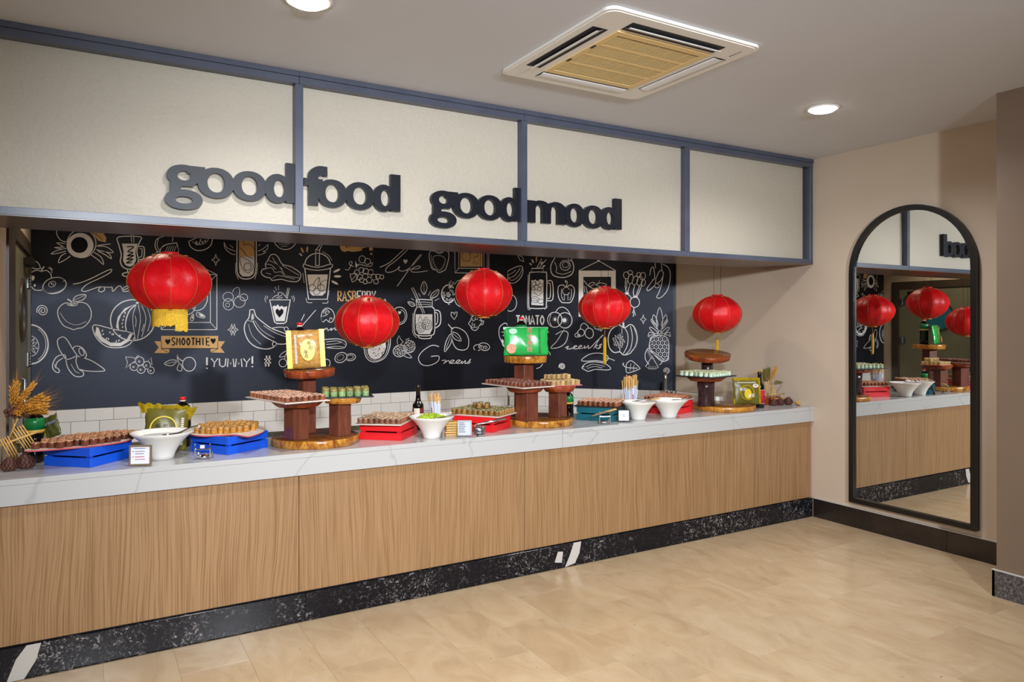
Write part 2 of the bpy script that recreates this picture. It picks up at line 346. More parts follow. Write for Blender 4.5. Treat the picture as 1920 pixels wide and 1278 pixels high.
def spline(pts, closed=False, sub=6):
    P = [Vector(p) for p in pts]; n = len(P); out = []
    for i in range(n if closed else n - 1):
        p0 = P[(i - 1) % n] if closed or i > 0 else P[0]; p1 = P[i]; p2 = P[(i + 1) % n]
        p3 = P[(i + 2) % n] if closed or i + 2 < n else P[-1]
        for k in range(sub):
            t = k / sub; t2 = t * t; t3 = t2 * t
            out.append(0.5 * (2 * p1 + (p2 - p0) * t + (2 * p0 - 5 * p1 + 4 * p2 - p3) * t2 + (3 * p1 - p0 - 3 * p2 + p3) * t3))
    if not closed: out.append(P[-1])
    return out
# ================================================================== the room
H = 2.933; XL = -5.54
def slab(name, x0, x1, y0, y1, z0, z1, mat, parent=None, kind='structure', label=None):
    b = MB(); b.box(x0, x1, y0, y1, z0, z1); o = b.build(name, mat, parent, label=label)
    if parent is None: o['kind'] = kind
    return o
floor = slab('floor', -12.2, 0.2, -12.1, 3.1, -0.12, -0.003, 'floorgrout')
# polished stone tiles 0.30 x 0.60, running towards the counter, joints staggered
tb = MB(); tb.bevbox(-0.1496, 0.1496, -0.2996, 0.2996, -0.012, 0, 0.0003); tile_me = tb.mesh('floor_tile', 'floor')
cut = {}
for i in range(0, 20):
    xc = -0.15 - 0.3 * i + 0.0
    off = random.choice((0, 0.3)) if i % 2 else 0.0
    y = 0.0 - off
    if off: 
        put('tile', tile_me, floor, (xc, -0.15, 0)).scale = (1, 0.5, 1)
    for j in range(8):
        put('tile', tile_me, floor, (xc, y - 0.3 - 0.6 * j, 0), (0, 0, pi * random.randint(0, 1)))
slab('floor_far', -12.1, -6.01, -12, 0.0, -0.003, -0.0004, 'floor', floor, label='rest of the stone floor')
slab('floor_rear', -6.0, 0, -12, -5.12, -0.003, -0.0004, 'floor', floor)
slab('floor_behind', -5.53, 0, 0.03, 2.9, -0.003, -0.0004, 'floor', floor)
ceiling = slab('ceiling', -12.2, 0.2, -12.1, 3.1, H, H + 0.1, 'ceil')
wr = slab('wall_right', 0, 0.15, -12.1, 3.05, 0, H, 'wall')
slab('wall_front', -12.2, 0, -12.1, -12.0, 0, H, 'farwall')
slab('wall_side', -12.2, -12.1, -12.0, 0.1, 0, H, 'farwall')
slab('wall_front_left', -12.1, -5.69, 0.0, 0.12, 0, H, 'wall')
# left wall with a doorway opening Y 0.87-2.77
wl = MB(); wl.box(XL - 0.15, XL - .0005, 0.001, 0.87, 0, H); wl.box(XL - 0.15, XL, 2.77, 2.9, 0, H); wl.box(XL - 0.15, XL, 0.87, 2.77, 2.20, H)
wl = wl.build('wall_left', 'wall'); wl['kind'] = 'structure'
# pillar
pl = slab('wall_pillar', -0.58, -0.001, -3.6, -1.67, 0, H, 'taupe')
b = MB(); b.box(-0.60, -0.581, -3.6, -1.655, 0, 0.152); b.box(-0.60, -0.001, -1.669, -1.655, 0, 0.152); b.build('skirting', 'granite', pl)
b = MB(); b.box(-0.603, -0.581, -3.6, -1.652, 0.1525, 0.156); b.build('grout_line', 'caulk', pl)
# right baseboard, pieces of dark stone with a pale caulk line
bb = root('baseboard_right')
ys = [0.0, -0.473, -1.073, -1.653]
for i in range(3):
    b = MB(); b.bevbox(-0.014, -0.0005, ys[i + 1] + 0.001, ys[i] - 0.001, 0.0, 0.15, 0.001); b.build('stone', 'darkbase', bb)
b = MB(); b.box(-0.014, -0.0005, -1.653, -0.002, 0.1505, 0.158); b.build('caulk_line', 'caulk', bb)
# ---- back walls: chalkboard over three courses of tile
wb = slab('wall_back', XL - 0.15, -1.13, 2.906, 3.05, 0, H, 'olive')
slab('chalkboard', XL, -1.2375, 2.900, 2.9055, 0.90, H, 'board', wb, label='matt black chalkboard surface')
slab('grout', XL, -1.2375, 2.9015, 2.9055, 0.60, 0.8995, 'grout', wb)
DU = Vector((1.236, -1.28, 0)).normalized(); DL = Vector((1.236, -1.28, 0)).length   # diagonal wall runs from (-1.236, 2.9) to (0, 1.62)
DN = Vector((-DU.y, DU.x, 0))                                                        # pointing into the wall
TD = frame2((-1.236, 2.9, 0), DU, DN, Vector((0, 0, 1)))
def dslab(name, u0, u1, d0, d1, z0, z1, mat, parent=None, label=None):
    b = MB(); b.box(u0, u1, d0, d1, z0, z1, 0, TD); o = b.build(name, mat, parent, label=label)
    if parent is None: o['kind'] = 'structure'
    return o
wd = dslab('wall_back_right', -0.004, DL - 0.008, 0.006, 0.1, 0, H, 'olive')
dslab('chalkboard', 0.002, DL - 0.008, 0.0, 0.0055, 0.90, H, 'board', wd, 'matt black chalkboard surface')
dslab('corner_trim', DL - 0.035, DL - 0.01, -0.012, -0.0005, 0.90, H, 'black', wd, 'black edge trim')
dslab('grout', 0.002, DL - 0.008, 0.0015, 0.0055, 0.60, 0.8995, 'grout', wd)
st = MB(); st.bevbox(-0.0985, 0.0985, -0.006, 0.0, -0.0485, 0.0485, 0.0012); sub_me = st.mesh('wall_tile', 'subway')
def tiles(parent, T, u_start, u_end, zs, phase):
    for r, zc in enumerate(zs):
        u = phase + (0.1 if r % 2 else 0)
        while u > u_start: u -= 0.2
        while u < u_end - 0.01:
            a, e = max(u, u_start), min(u + 0.2, u_end)
            if e - a > 0.02:
                o = put('tile', sub_me, parent); sx = (e - a) / 0.2
                o.matrix_local = T @ Matrix.Translation(((a + e) / 2, 0, zc)) @ Matrix.Diagonal((sx, 1, 1, 1))
            u += 0.2
ZS = (0.848, 0.748, 0.648)
tiles(wb, Matrix.Translation((0, 2.9005, 0)), XL, -1.240, ZS, -3.973)
tiles(wd, TD @ Matrix.Translation((0, 0.0005, 0)), 0.004, DL - 0.012, ZS, 0.12)
TRW = frame2((-0.0005, 0, 0), Vector((0, -1, 0)), Vector((1, 0, 0)), Vector((0, 0, 1)))
b = MB(); b.box(-0.004, -0.0003, 0.98, 1.62, 0.60, 0.8995); b.build('grout', 'grout', wr)
tiles(wr, TRW @ Matrix.Translation((0, -0.0035, 0)), -1.61, -0.98, ZS, -1.5)
# ---- kitchen door in the left wall
d1 = root('door_1')
def part(name, boxes, mat, parent, label=None):
    b = MB()
    for q in boxes: b.box(*q)
    return b.build(name, mat, parent, label=label)
part('door_frame', [(XL - 0.14, XL + 0.012, 0.872, 1.30, 0, 2.10), (XL - 0.14, XL + 0.012, 2.66, 2.768, 0, 2.19), (XL - 0.14, XL + 0.012, 0.872, 2.66, 2.10, 2.19)], 'doordark', d1)
lf = part('door_leaf', [(XL - 0.05, XL - 0.006, 1.305, 2.655, 0.02, 2.095)], 'doorgreen', d1)
TX = frame2((XL - 0.006, 2.05, 1.68), Vector((0, 1, 0)), Vector((0, 0, 1)), Vector((1, 0, 0)))
b = MB(); b.lathe([(0.0, -0.002), (0.19, -0.002), (0.19, 0.003), (0.0, 0.004)], 32, 0, TX, False); b.build('porthole', 'tealglass', lf, label='round teal porthole')
b = MB(); b.tube([TX @ Vector((0.205 * cos(a), 0.205 * sin(a), 0.004)) for a in [2 * pi * i / 32 for i in range(32)]], 0.014, 6, 0, True); b.build('porthole_ring', 'doordark', lf)
for z in (1.90, 1.32, 0.35):
    b = MB()
    for q in range(5): b.lathe([(0.010, -0.05 + q * 0.02), (0.010, -0.033 + q * 0.02)], 10, 0, Matrix.Translation((XL + 0.012, 2.60, z)))
    b.box(XL - 0.004, XL + 0.003, 2.56, 2.64, z - 0.05, z + 0.05); b.build('hinge', 'steel', lf)
part('door_closer', [(XL - 0.006, XL + 0.05, 2.2, 2.5, 2.0, 2.05)], 'acdark', lf)
b = MB(); b.tube([(XL - .005, 1.42, 0.95), (XL + .05, 1.42, 0.95), (XL + .05, 1.42, 1.25), (XL - .005, 1.42, 1.25)], 0.011, 8); b.build('door_handle', 'steel', lf)
# ================================================================== fascia over the counter
fa = slab('wall_fascia', XL, -0.001, 0.075, 0.534, 2.076, H - 0.001, 'soffit')
xs = [-5.588, -4.188, -2.783, -1.393, -0.045]
b = MB(); b.box(XL, -0.001, 0.0105, 0.534, 2.071, 2.0755); b.build('soffit_board', 'soffit', fa, label='gloss underside tinted brown for floor bounce')
for i in range(4):
    x0 = max(xs[i] + 0.022, XL); x1 = xs[i + 1] - 0.022
    b = MB(); b.box(x0, x1, 0.062, 0.0745, 2.112, 2.866); b.build('panel', 'plaster', fa)
    s0 = max(xs[i], XL)
    b = MB(); b.bevbox(s0 + 0.0008, xs[i + 1] - 0.0008 if i < 3 else -0.002, 0.010, 0.0745, 2.0758, 2.111, 0.0012); b.build('rail', 'frame', fa)
    b = MB(); b.bevbox(s0 + 0.0008, xs[i + 1] - 0.0008 if i < 3 else -0.002, 0.010, 0.0745, 2.867, 2.905, 0.0012)
    b.box(s0 + 0.0008, xs[i + 1] - 0.0008 if i < 3 else -0.002, 0.003, 0.0745, 2.9055, H - 0.001); b.build('rail', 'frame', fa)
for i in range(1, 5):
    w = 0.021 if i < 4 else 0.0185
    x = xs[i] if i < 4 else -0.021
    b = MB(); b.bevbox(x - w, x + w, 0.0115, 0.0745, 2.1115, 2.8665, 0.0012); b.build('stile', 'frame', fa)
# ---- cut-out words
LY0 = 0.026; LT = 0.030; LS = 1.0042; _st = [0]
def step():
    _st[0] = (_st[0] + 1) % 8; return LY0 + _st[0] * 0.00025
def ring(b, cx, cz, rx, rz, hx, hz, hrx, hrz, a0=0, a1=360, n=36, pw=2.0):
    full = (a1 - a0) >= 360; k = n if full else n + 1; vs = []; LY = step()
    for y in (LY, LY + LT):
        for (ox, oz, px, pz) in ((cx, cz, rx, rz), (hx, hz, hrx, hrz)):
            for i in range(k):
                a = R(a0 + (a1 - a0) * i / n); ca, sa = cos(a), sin(a)
                vs.append((ox + px * math.copysign(abs(ca) ** (2 / pw), ca), y, oz + pz * math.copysign(abs(sa) ** (2 / pw), sa)))
    fs = []; ms = []
    for i in range(k if full else k - 1):
        j = (i + 1) % k
        fs += [(i, k + i, k + j, j), (2 * k + i, 2 * k + j, 3 * k + j, 3 * k + i), (i, j, 2 * k + j, 2 * k + i), (k + i, 3 * k + i, 3 * k + j, k + j)]
    b.add(vs, fs, 0)
    if not full: b.add([vs[0], vs[k], vs[3 * k], vs[2 * k]], [(0, 1, 2, 3)], 0); b.add([vs[k - 1], vs[2 * k - 1], vs[4 * k - 1], vs[3 * k - 1]], [(0, 1, 2, 3)], 0)
def lx(x): return -5.17 + (x + 5.17) * LS
def bar(b, x0, x1, z0, z1):
    LY = step(); b.box(lx(x0), lx(x1), LY, LY + LT, z0, z1)
def L_o(w, x0, x1):
    b = MB(); c = lx((x0 + x1) / 2); r = (x1 - x0) / 2 * LS + 0.003
    ring(b, c, 2.302, r, 0.0765, c, 2.303, r * 0.47, 0.049, pw=2.15); return b.build('letter', 'letter', w)
def L_d(w, x0, xs0, x1):
    b = MB(); c = lx((x0 + xs0 + 0.02) / 2); r = (xs0 + 0.02 - x0) / 2 * LS + 0.003
    ring(b, c, 2.302, r, 0.0765, c + 0.008, 2.303, r * 0.42, 0.046, pw=2.1)
    bar(b, xs0, x1, 2.232, 2.442); return b.build('letter', 'letter', w)
def L_g(w, x0):
    b = MB(); c = lx(x0 + 0.075)
    ring(b, c, 2.325, 0.078, 0.053, c, 2.324, 0.030, 0.024, pw=2.1)
    ring(b, c, 2.206, 0.086, 0.049, c, 2.204, 0.039, 0.0175, pw=2.2)
    bar(b, x0 + 0.012, x0 + 0.06, 2.235, 2.30); bar(b, x0 + 0.09, x0 + 0.172, 2.337, 2.3755)
    ring(b, c + 0.012, 2.262, 0.075, 0.026, c + 0.02, 2.262, 0.04, 0.012, 60, 300)
    return b.build('letter', 'letter', w)
def word(name, lab): return thing(name, lab, 'lettering', (0, 0, 0), group='cut-out words on the fascia')
w = word('word_sign', 'dark cut-out word good, first from the left on the fascia panels'); L_g(w, -4.826); L_o(w, -4.686, -4.519); L_o(w, -4.522, -4.360); L_d(w, -4.363, -4.257, -4.2115)
w = word('word_sign', 'dark cut-out word food just right of the first fascia upright')
b = MB(); bar(b, -4.138, -4.087, 2.230, 2.392); bar(b, -4.164, -4.062, 2.333, 2.373)
ring(b, lx(-4.068), 2.385, 0.072, 0.060, lx(-4.056), 2.378, 0.034, 0.018, 72, 180); bar(b, -4.058, -4.037, 2.392, 2.444); b.build('letter', 'letter', w)
L_o(w, -4.088, -3.931); L_o(w, -3.934, -3.772); L_d(w, -3.775, -3.673, -3.615)
w = word('word_sign', 'dark cut-out word good, third of the four words, left of the second upright'); L_g(w, -3.419); L_o(w, -3.277, -3.107); L_o(w, -3.114, -2.947); L_d(w, -2.955, -2.853, -2.806)
w = word('word_sign', 'dark cut-out word mood, rightmost of the four fascia words')
b = MB(); bar(b, -2.7605, -2.701, 2.232, 2.372)
for c0 in (-2.674, -2.556): ring(b, lx(c0 + 0.012), 2.318, 0.083, 0.059, lx(c0), 2.318, 0.027, 0.030, 0, 180)
bar(b, -2.647, -2.583, 2.234, 2.320); bar(b, -2.528, -2.467, 2.234, 2.320); b.build('letter', 'letter', w)
L_o(w, -2.470, -2.322); L_o(w, -2.326, -2.164); L_d(w, -2.179, -2.065, -2.004)
# ================================================================== counter
cw = thing('counter_worktop', 'long white veined stone worktop on the oak fronted buffet counter', 'worktop')
for x0, x1 in ((XL, -2.502), (-2.500, -0.002)):
    b = MB(); b.bevbox(x0, x1, 0.0, 0.65, 0.874, 0.90, 0.0015); b.build('slab', 'quartz', cw)
    b = MB(); b.bevbox(x0, x1, 0.001, 0.022, 0.782, 0.8735, 0.001); b.build('apron', 'quartz', cw)
cb = thing('buffet_counter', 'oak veneered counter front with dark stone plinth along the floor', 'counter')
sx = [XL, -4.187, -2.777, -1.374, -0.012]
pan = {}
for i in range(4):
    b = MB(); c = (sx[i] + sx[i + 1]) / 2; hw = (sx[i + 1] - sx[i]) / 2 - 0.0015
    b.bevbox(-hw, hw, -0.009, 0.009, -0.3125, 0.3125, 0.001); b.build('panel', 'oak', cb, (c, 0.032, 0.4685))
px_ = [XL, -4.155, -2.967, -1.872, -0.362, -0.003]
for i in range(5):
    b = MB(); c = (px_[i] + px_[i + 1]) / 2; hw = (px_[i + 1] - px_[i]) / 2 - 0.0008
    b.bevbox(-hw, hw, -0.01, 0.01, -0.0745, 0.0745, 0.001); b.build('plinth_stone', 'marble', cb, (c, 0.022, 0.0745))
b = MB(); b.box(XL + .002, -0.013, 0.043, 0.62, 0.0, 0.873); b.build('carcass', 'acdark', cb, label='dark carcass behind the panels')
# big white flecks in the plinth stone
for cx, poly in ((-5.4187, [(-0.055, -.0745), (0.01, -.0745), (0.055, 0.0), (0.075, .0745), (0.02, .0745), (-0.02, 0.02)]), (-2.405, [(-0.07, -.0745), (0.01, -.06), (0.045, 0.0), (0.06, .0745), (0.0, .0745), (-0.03, 0.0)]), (-2.52, [(-.035, -.03), (.02, -.04), (.03, .03), (-.01, .035)])):
    b = MB(); b.prism([(cx + x, 0.0745 + z) for x, z in poly], 0.0, 0.0012, 0, frame2((0, 0.012, 0), Vector((1, 0, 0)), Vector((0, 0, 1)), Vector((0, -1, 0)))); b.build('white_vein', 'granite' if 0 else 'caulk', cb, label='white fleck in the plinth')
# ================================================================== mirror
mr = thing('mirror', 'tall arched mirror in a slim black frame on the beige wall', 'mirror', (0, -0.814, 0.2))
def arch(r, zb, zs, n=28): return [(-r, zb), (r, zb)] + [(r * cos(pi * i / n), zs + r * sin(pi * i / n)) for i in range(n + 1)]
o_, i_ = arch(0.470, 0, 1.774), arch(0.432, 0.036, 1.774)
b = MB(); n = len(o_); vs = []
for x in (-0.046, -0.0015):
    vs += [(x, y, z) for y, z in o_] + [(x, y, z) for y, z in i_]
fs = []
for i in range(n):
    j = (i + 1) % n
    fs += [(i, j, n + j, n + i), (2 * n + i, 3 * n + i, 3 * n + j, 2 * n + j), (i, 2 * n + i, 2 * n + j, j), (n + i, n + j, 3 * n + j, 3 * n + i)]
b.add(vs, fs); b.build('frame', 'blackmirror', mr)
b = MB(); b.prism([(y, z) for y, z in arch(0.4315, 0.0365, 1.774)], -0.026, -0.022, 0, frame2((0, 0, 0), Vector((0, 1, 0)), Vector((0, 0, 1)), Vector((1, 0, 0)))); b.build('glass', 'mirror', mr)
# ================================================================== ceiling fittings
for i, (x, y) in enumerate(DOWN[:2]):
    t = thing('ceiling_downlight', ['lit round ceiling downlight near the arched mirror', 'lit round ceiling downlight at the top left, above the word good'][i], 'light', (x, y, H), group='ceiling downlights')
    b = MB(); b.lathe([(0.086, -0.001), (0.098, -0.0015), (0.098, -0.006), (0.086, -0.008), (0.08, -0.004)], 32, 0, None, True, cap=False); b.build('ring', 'acwhite', t)
    b = MB(); b.lathe([(0.0805, -0.004), (0.078, -0.012), (0.066, -0.019), (0.04, -0.024), (0.0, -0.026)], 32, 0, None, True, cap=False); b.build('diffuser', 'lamp', t)
for (x, y), wh in zip(BACKDOWN, ('left', 'middle', 'right')):
    t = thing('ceiling_downlight', wh + ' ceiling downlight over the aisle behind the counter', 'light', (x, y, H), group='downlights behind the fascia')
    b = MB(); b.lathe([(0.086, -0.001), (0.098, -0.0015), (0.098, -0.006), (0.086, -0.008), (0.08, -0.004)], 24, 0, None, True, cap=False); b.build('ring', 'acwhite', t)
    b = MB(); b.lathe([(0.0, -0.0035), (0.0805, -0.0035)], 24, 0, None, False, cap=False); b.build('diffuser', 'lamp', t)
ac = thing('air_conditioner', 'square white ceiling cassette air conditioner with a tan intake grille', 'air conditioner', (-2.81, -1.012, H))
def rr(hx, hy, r, n=5):
    out = []
    for cx, cy, a0 in ((hx - r, hy - r, 0), (-hx + r, hy - r, 90), (-hx + r, -hy + r, 180), (hx - r, -hy + r, 270)):
        out += [(cx + r * cos(R(a0 + 90 * i / n)), cy + r * sin(R(a0 + 90 * i / n))) for i in range(n + 1)]
    return out
# the panel: solid rounded square, slot shade laid on it as dark strips
b = MB(); b.prism(rr(0.465, 0.475, 0.05), -0.016, -0.0015, 0); b.prism(rr(0.452, 0.462, 0.05), -0.019, -0.016, 0)
body = b.build('panel', 'acwhite', ac)
Z0 = -0.0192
for s in range(4):
    rz = s * pi / 2; T = Matrix.Rotation(rz, 4, 'Z'); d = 0.372 if s % 2 else 0.362
    q = MB(); q.box(-0.285, 0.285, d - 0.042, d + 0.042, Z0 - 0.0008, Z0, 0, T); sl = q.build('air_slot_shade', 'acdark', ac)  # flat dark strip standing in for the shade inside the slot
    q = MB(); open_ = s in (1, 2)
    # flap hinged along the slot: tilted open on two sides, shut on the others
    ya, yb, za, zb_ = (d - 0.016, d + 0.017, -0.004, -0.013) if open_ else (d - 0.036, d + 0.036, -0.0015, -0.003)
    prev = None; vs = []
    for k in range(6):
        f = k / 5; vs += [T @ Vector((-0.28, ya + (yb - ya) * f, Z0 + za + (zb_ - za) * f - 0.003 * sin(pi * f))), T @ Vector((0.28, ya + (yb - ya) * f, Z0 + za + (zb_ - za) * f - 0.003 * sin(pi * f)))]
    m_ = len(vs); vs += [v + Vector((0, 0, 0.0015)) for v in vs]
    q.add(vs, [(2 * k, 2 * k + 1, 2 * k + 3, 2 * k + 2) for k in range(5)] + [(m_ + 2 * k, m_ + 2 * k + 2, m_ + 2 * k + 3, m_ + 2 * k + 1) for k in range(5)] + [(0, m_, m_ + 1, 1), (m_ - 2, m_ - 1, 2 * m_ - 1, 2 * m_ - 2)], 0, True)
    q.build('louvre_flap', 'acflap', ac)
g = MB(); gx, gy = 0.288, 0.302
for a in ((-gx, gx, gy - 0.04, gy), (-gx, gx, -gy, -gy + 0.04), (-gx, -gx + 0.03, -gy + 0.04, gy - 0.04), (gx - 0.03, gx, -gy + 0.04, gy - 0.04)): g.box(a[0], a[1], a[2], a[3], Z0 - 0.0052, Z0)
g = g.build('intake_grille', 'acgrille', ac, label='tan intake grille')
q = MB(); q.box(-gx + 0.02, gx - 0.02, -gy + 0.03, gy - 0.03, Z0 - 0.002, Z0 - 0.0004); q.build('filter_backing', 'acdark', g, label='dark filter behind the slats')
ys_ = [-gy + 0.04 + (2 * gy - 0.08) * i / 40 for i in range(1, 40)]
sm = MB(); sm.box(-gx + 0.03, gx - 0.03, -0.0034, 0.0034, -0.0012, 0); slat_me = sm.mesh('grille_slat', 'acgrille')
for i, y in enumerate(ys_):
    o = put('slat', slat_me, g, (0, y, Z0 - 0.0022))
    if i in (9, 19, 29): o.scale = (1, 2.6, 1.5)
for x in [-0.19, -0.095, 0, 0.095, 0.19]:
    q = MB(); q.box(x - 0.0015, x + 0.0015, -gy + 0.04, gy - 0.04, Z0 - 0.0042, Z0 - 0.0034); q.build('cross_bar', 'acgrille', g)
for y in (-0.1, 0.1):
    q = MB(); q.box(-gx + 0.006, -gx + 0.020, y - 0.02, y + 0.02, Z0 - 0.0065, Z0 - 0.0053); q.build('latch', 'acdark', g)
q = MB()
for i in range(5): q.box(0.39 + 0.0, 0.396, -0.40 + i * 0.016, -0.392 + i * 0.016, Z0 - 0.001, Z0)
q.build('indicator_lights', 'acdark', ac)
# ================================================================== things on the counter
CT = 0.9005   # counter top
I4 = Matrix.Identity(4)
def Tm(loc, rz=0, tilt=0, axis='X'): return Matrix.Translation(loc) @ Matrix.Rotation(rz, 4, 'Z') @ Matrix.Rotation(tilt, 4, axis)
def strip(b, x0, x1, z0, z1, y, mi, T=None): b.box(x0, x1, y - 0.0006, y, z0, z1, mi, T)
# ---- crates: slats on four corner blocks, open top
def crate(name, label, mat, cx, cy, rz, w=0.275, d=0.275, h=0.093):
    t = thing(name, label, 'crate', (cx, cy, CT), rz, 'painted crates under the trays')
    hw, hd, tk = w / 2, d / 2, 0.009
    zz = [(0.0, h * 0.47), (h * 0.56, h)]
    for z0, z1 in zz:
        for sgn in (-1, 1):
            b = MB(); y = sgn * (hd - tk / 2); b.bevbox(-hw, hw, y - tk / 2, y + tk / 2, z0, z1, 0.001); b.build('slat', mat, t)
            b = MB(); x = sgn * (hw - tk / 2); b.bevbox(x - tk / 2, x + tk / 2, -hd + tk + .0003, hd - tk - .0003, z0, z1, 0.001); b.build('slat', mat, t)
    for sx in (-1, 1):
        for sy in (-1, 1):
            b = MB(); b.box(*sorted((sx * (hw - tk - .0005), sx * (hw - tk - 0.022))), *sorted((sy * (hd - tk - .0005), sy * (hd - tk - 0.022))), 0.001, h - 0.001); b.build('corner_block', mat, t)
    b = MB(); b.box(-hw + tk + .001, hw - tk - .001, -hd + tk + .001, hd - tk - .001, 0.002, 0.006); b.build('base_board', mat, t)
    return t
CR = 0.093
crate('crate', 'blue slatted crate farthest left, under the leaf-shaped tray', 'blue', -5.155, 0.315, R(-43), 0.265, 0.275)
crate('crate', 'blue slatted crate right of the white bowl of grey sauce', 'blue', -4.486, 0.333, R(33), 0.28, 0.285)
crate('crate', 'red slatted crate just right of the first wooden tower', 'red', -3.573, 0.303, R(-42), 0.26, 0.285)
crate('crate', 'red slatted crate left of the second wooden tower', 'red', -2.930, 0.302, R(34), 0.255, 0.29)
crate('crate', 'teal slatted crate under the black slate of pink topped rolls', 'teal', -1.960, 0.300, R(33), 0.268, 0.275)
crate('crate', 'red slatted crate behind the two empty white bowls', 'red', -1.275, 0.345, R(20), 0.275, 0.275)
# ---- roll pieces
def roll_mesh(kind, r, h, n=14):
    b = MB(); hi = kind in ('green', 'golden', 'herb')
    b.lathe([(r * 0.94, 0), (r, h * 0.08), (r, h * 0.62), (r * 1.0, h * 0.90), (r * 0.94, h * .97), (r * 0.80, h * 1.0), (r * 0.50, h * 1.01), (r * 0.40, h * 0.95), (0.0, h * 0.97)], n, 0, None, True, mis=[0, 0, 1 if hi else 0, 1, 1, 1, 2, 2], cap=False)
    for i in range(len(b.v)):
        x, y, z = b.v[i]; k = random.uniform(-.055, .055)
        if z > 0.001: b.v[i] = (x * (1 + k), y * (1 + k), z + (random.uniform(-.05, .05) * h if z > h * .85 else 0))
    return b.mesh('roll_' + kind, ['s_' + kind, 't_' + kind, 'f_' + kind])
ROLLS = []
def place_rolls(kind, r, h, pts, T, label, group, z=0.0):
    mes = [roll_mesh(kind, r, h) for _ in range(4)]; W_ = [T @ Vector((x, y, z)) for x, y in pts]
    for p in W_:
        d = Vector((p.x - cam.location.x, p.y - cam.location.y, 0)); L_ = d.length; d.normalize()
        hid = sum(1 for q in W_ if 0.004 < L_ - (Vector((q.x, q.y, 0)) - Vector((cam.location.x, cam.location.y, 0))).dot(d) < 2.6 * r and abs((q.x - p.x) * d.y - (q.y - p.y) * d.x) < r * 1.2)
        sc = random.uniform(0.95, 1.03)
        ROLLS.append((L_ * (1.45 if hid else 1.0), random.choice(mes), kind, p, random.uniform(0, 6.28), (sc, sc * random.uniform(.95, 1.02), random.uniform(0.93, 1.07)), label, group))
def make_rolls(limit):
    ROLLS.sort(key=lambda t: t[0])
    for _, me, kind, p, rz, sc, label, group in ROLLS[:limit]:
        o = bpy.data.objects.new('sushi_roll', me); COL.objects.link(o)
        o.location = p; o.rotation_euler = (0, 0, rz); o.scale = sc; tag(o, label, 'sushi', group)
    # the rows behind, of which only slivers show, joined into one object
    mats = []; b = MB()
    for _, me, kind, p, rz, sc, label, group in ROLLS[limit:]:
        T = Matrix.Translation(p) @ Matrix.Rotation(rz, 4, 'Z') @ Matrix.Diagonal((*sc, 1))
        k0 = []
        for m in me.materials:
            if m not in mats: mats.append(m)
            k0.append(mats.index(m))
        o = len(b.v); b.v += [tuple(T @ v.co) for v in me.vertices]
        for f in me.polygons: b.f.append(tuple(i + o for i in f.vertices)); b.mi.append(k0[f.material_index]); b.sm.append(True)
    o = b.build('sushi_roll_rows', mats); o['kind'] = 'stuff'; tag(o, 'rear rows of assorted sushi rolls on the trays along the counter', 'sushi')
def grid(nx, ny, px, py, jit=0.0, skip=None, stag=0):
    out = []
    for i in range(nx):
        for j in range(ny):
            if skip and skip(i, j): continue
            out.append(((i - (nx - 1) / 2) * px + (stag * px * .5 if j % 2 else 0) + random.uniform(-jit, jit), (j - (ny - 1) / 2) * py + random.uniform(-jit, jit)))
    return out
def board(name, label, poly, cx, cy, z, rz, mats, th=0.006, cat='tray'):
    t = tag(MB_prism(poly, th, mats, name), label, cat, 'serving trays'); t.location = (cx, cy, z); t.rotation_euler = (0, 0, rz); return t
def MB_prism(poly, th, mats, name):
    b = MB(); n = len(poly)
    # slightly dished rim: lower outline inset
    b.prism([(x * 0.985, y * 0.985) for x, y in poly], 0, th * 0.45, 1); b.prism(poly, th * 0.45, th, 0, mside=1)
    return b.build(name, mats)
rect = lambda w, d: [(-w / 2, -d / 2), (w / 2, -d / 2), (w / 2, d / 2), (-w / 2, d / 2)]
ZC = CT + CR + 0.0005
# tray 1: leaf shaped
leaf = [(p.x, p.y) for p in spline([(-0.285, 0.0, 0), (-0.16, -0.085, 0), (0.0, -0.14, 0), (0.13, -0.125, 0), (0.215, -0.05, 0), (0.235, 0.02, 0), (0.19, 0.10, 0), (0.07, 0.145, 0), (-0.10, 0.11, 0)], True, 5)]
ax = R(27); c1 = (-5.165, 0.295)
board('serving_board', 'leaf-shaped white board with a pink rim on the leftmost blue crate', leaf, c1[0], c1[1], ZC, ax, ['offwhite', 'pinkedge'], 0.007)
T1 = Tm((c1[0], c1[1], ZC + 0.0075), ax)
inl = lambda x, y, m: any(True for _ in (0,)) and (x / (0.262 - m)) ** 2 * 1.0 + (y / (0.138 - m)) ** 2 < 1
pts = []
for j in range(7):
    for i in range(14):
        x = (i - 6.6) * 0.0385 + (0.019 if j % 2 else 0); y = (j - 3) * 0.0345
        if inl(x + 0.0, y, 0.024) and not (x < -0.19 and abs(y) > 0.02): pts.append((x + random.uniform(-.0008, .0008), y + random.uniform(-.0005, .0005)))
place_rolls('brown', 0.0182, 0.030, pts, T1, 'glossy brown sushi roll on the leaf-shaped board at the far left', 'rolls on the leaf-shaped board')
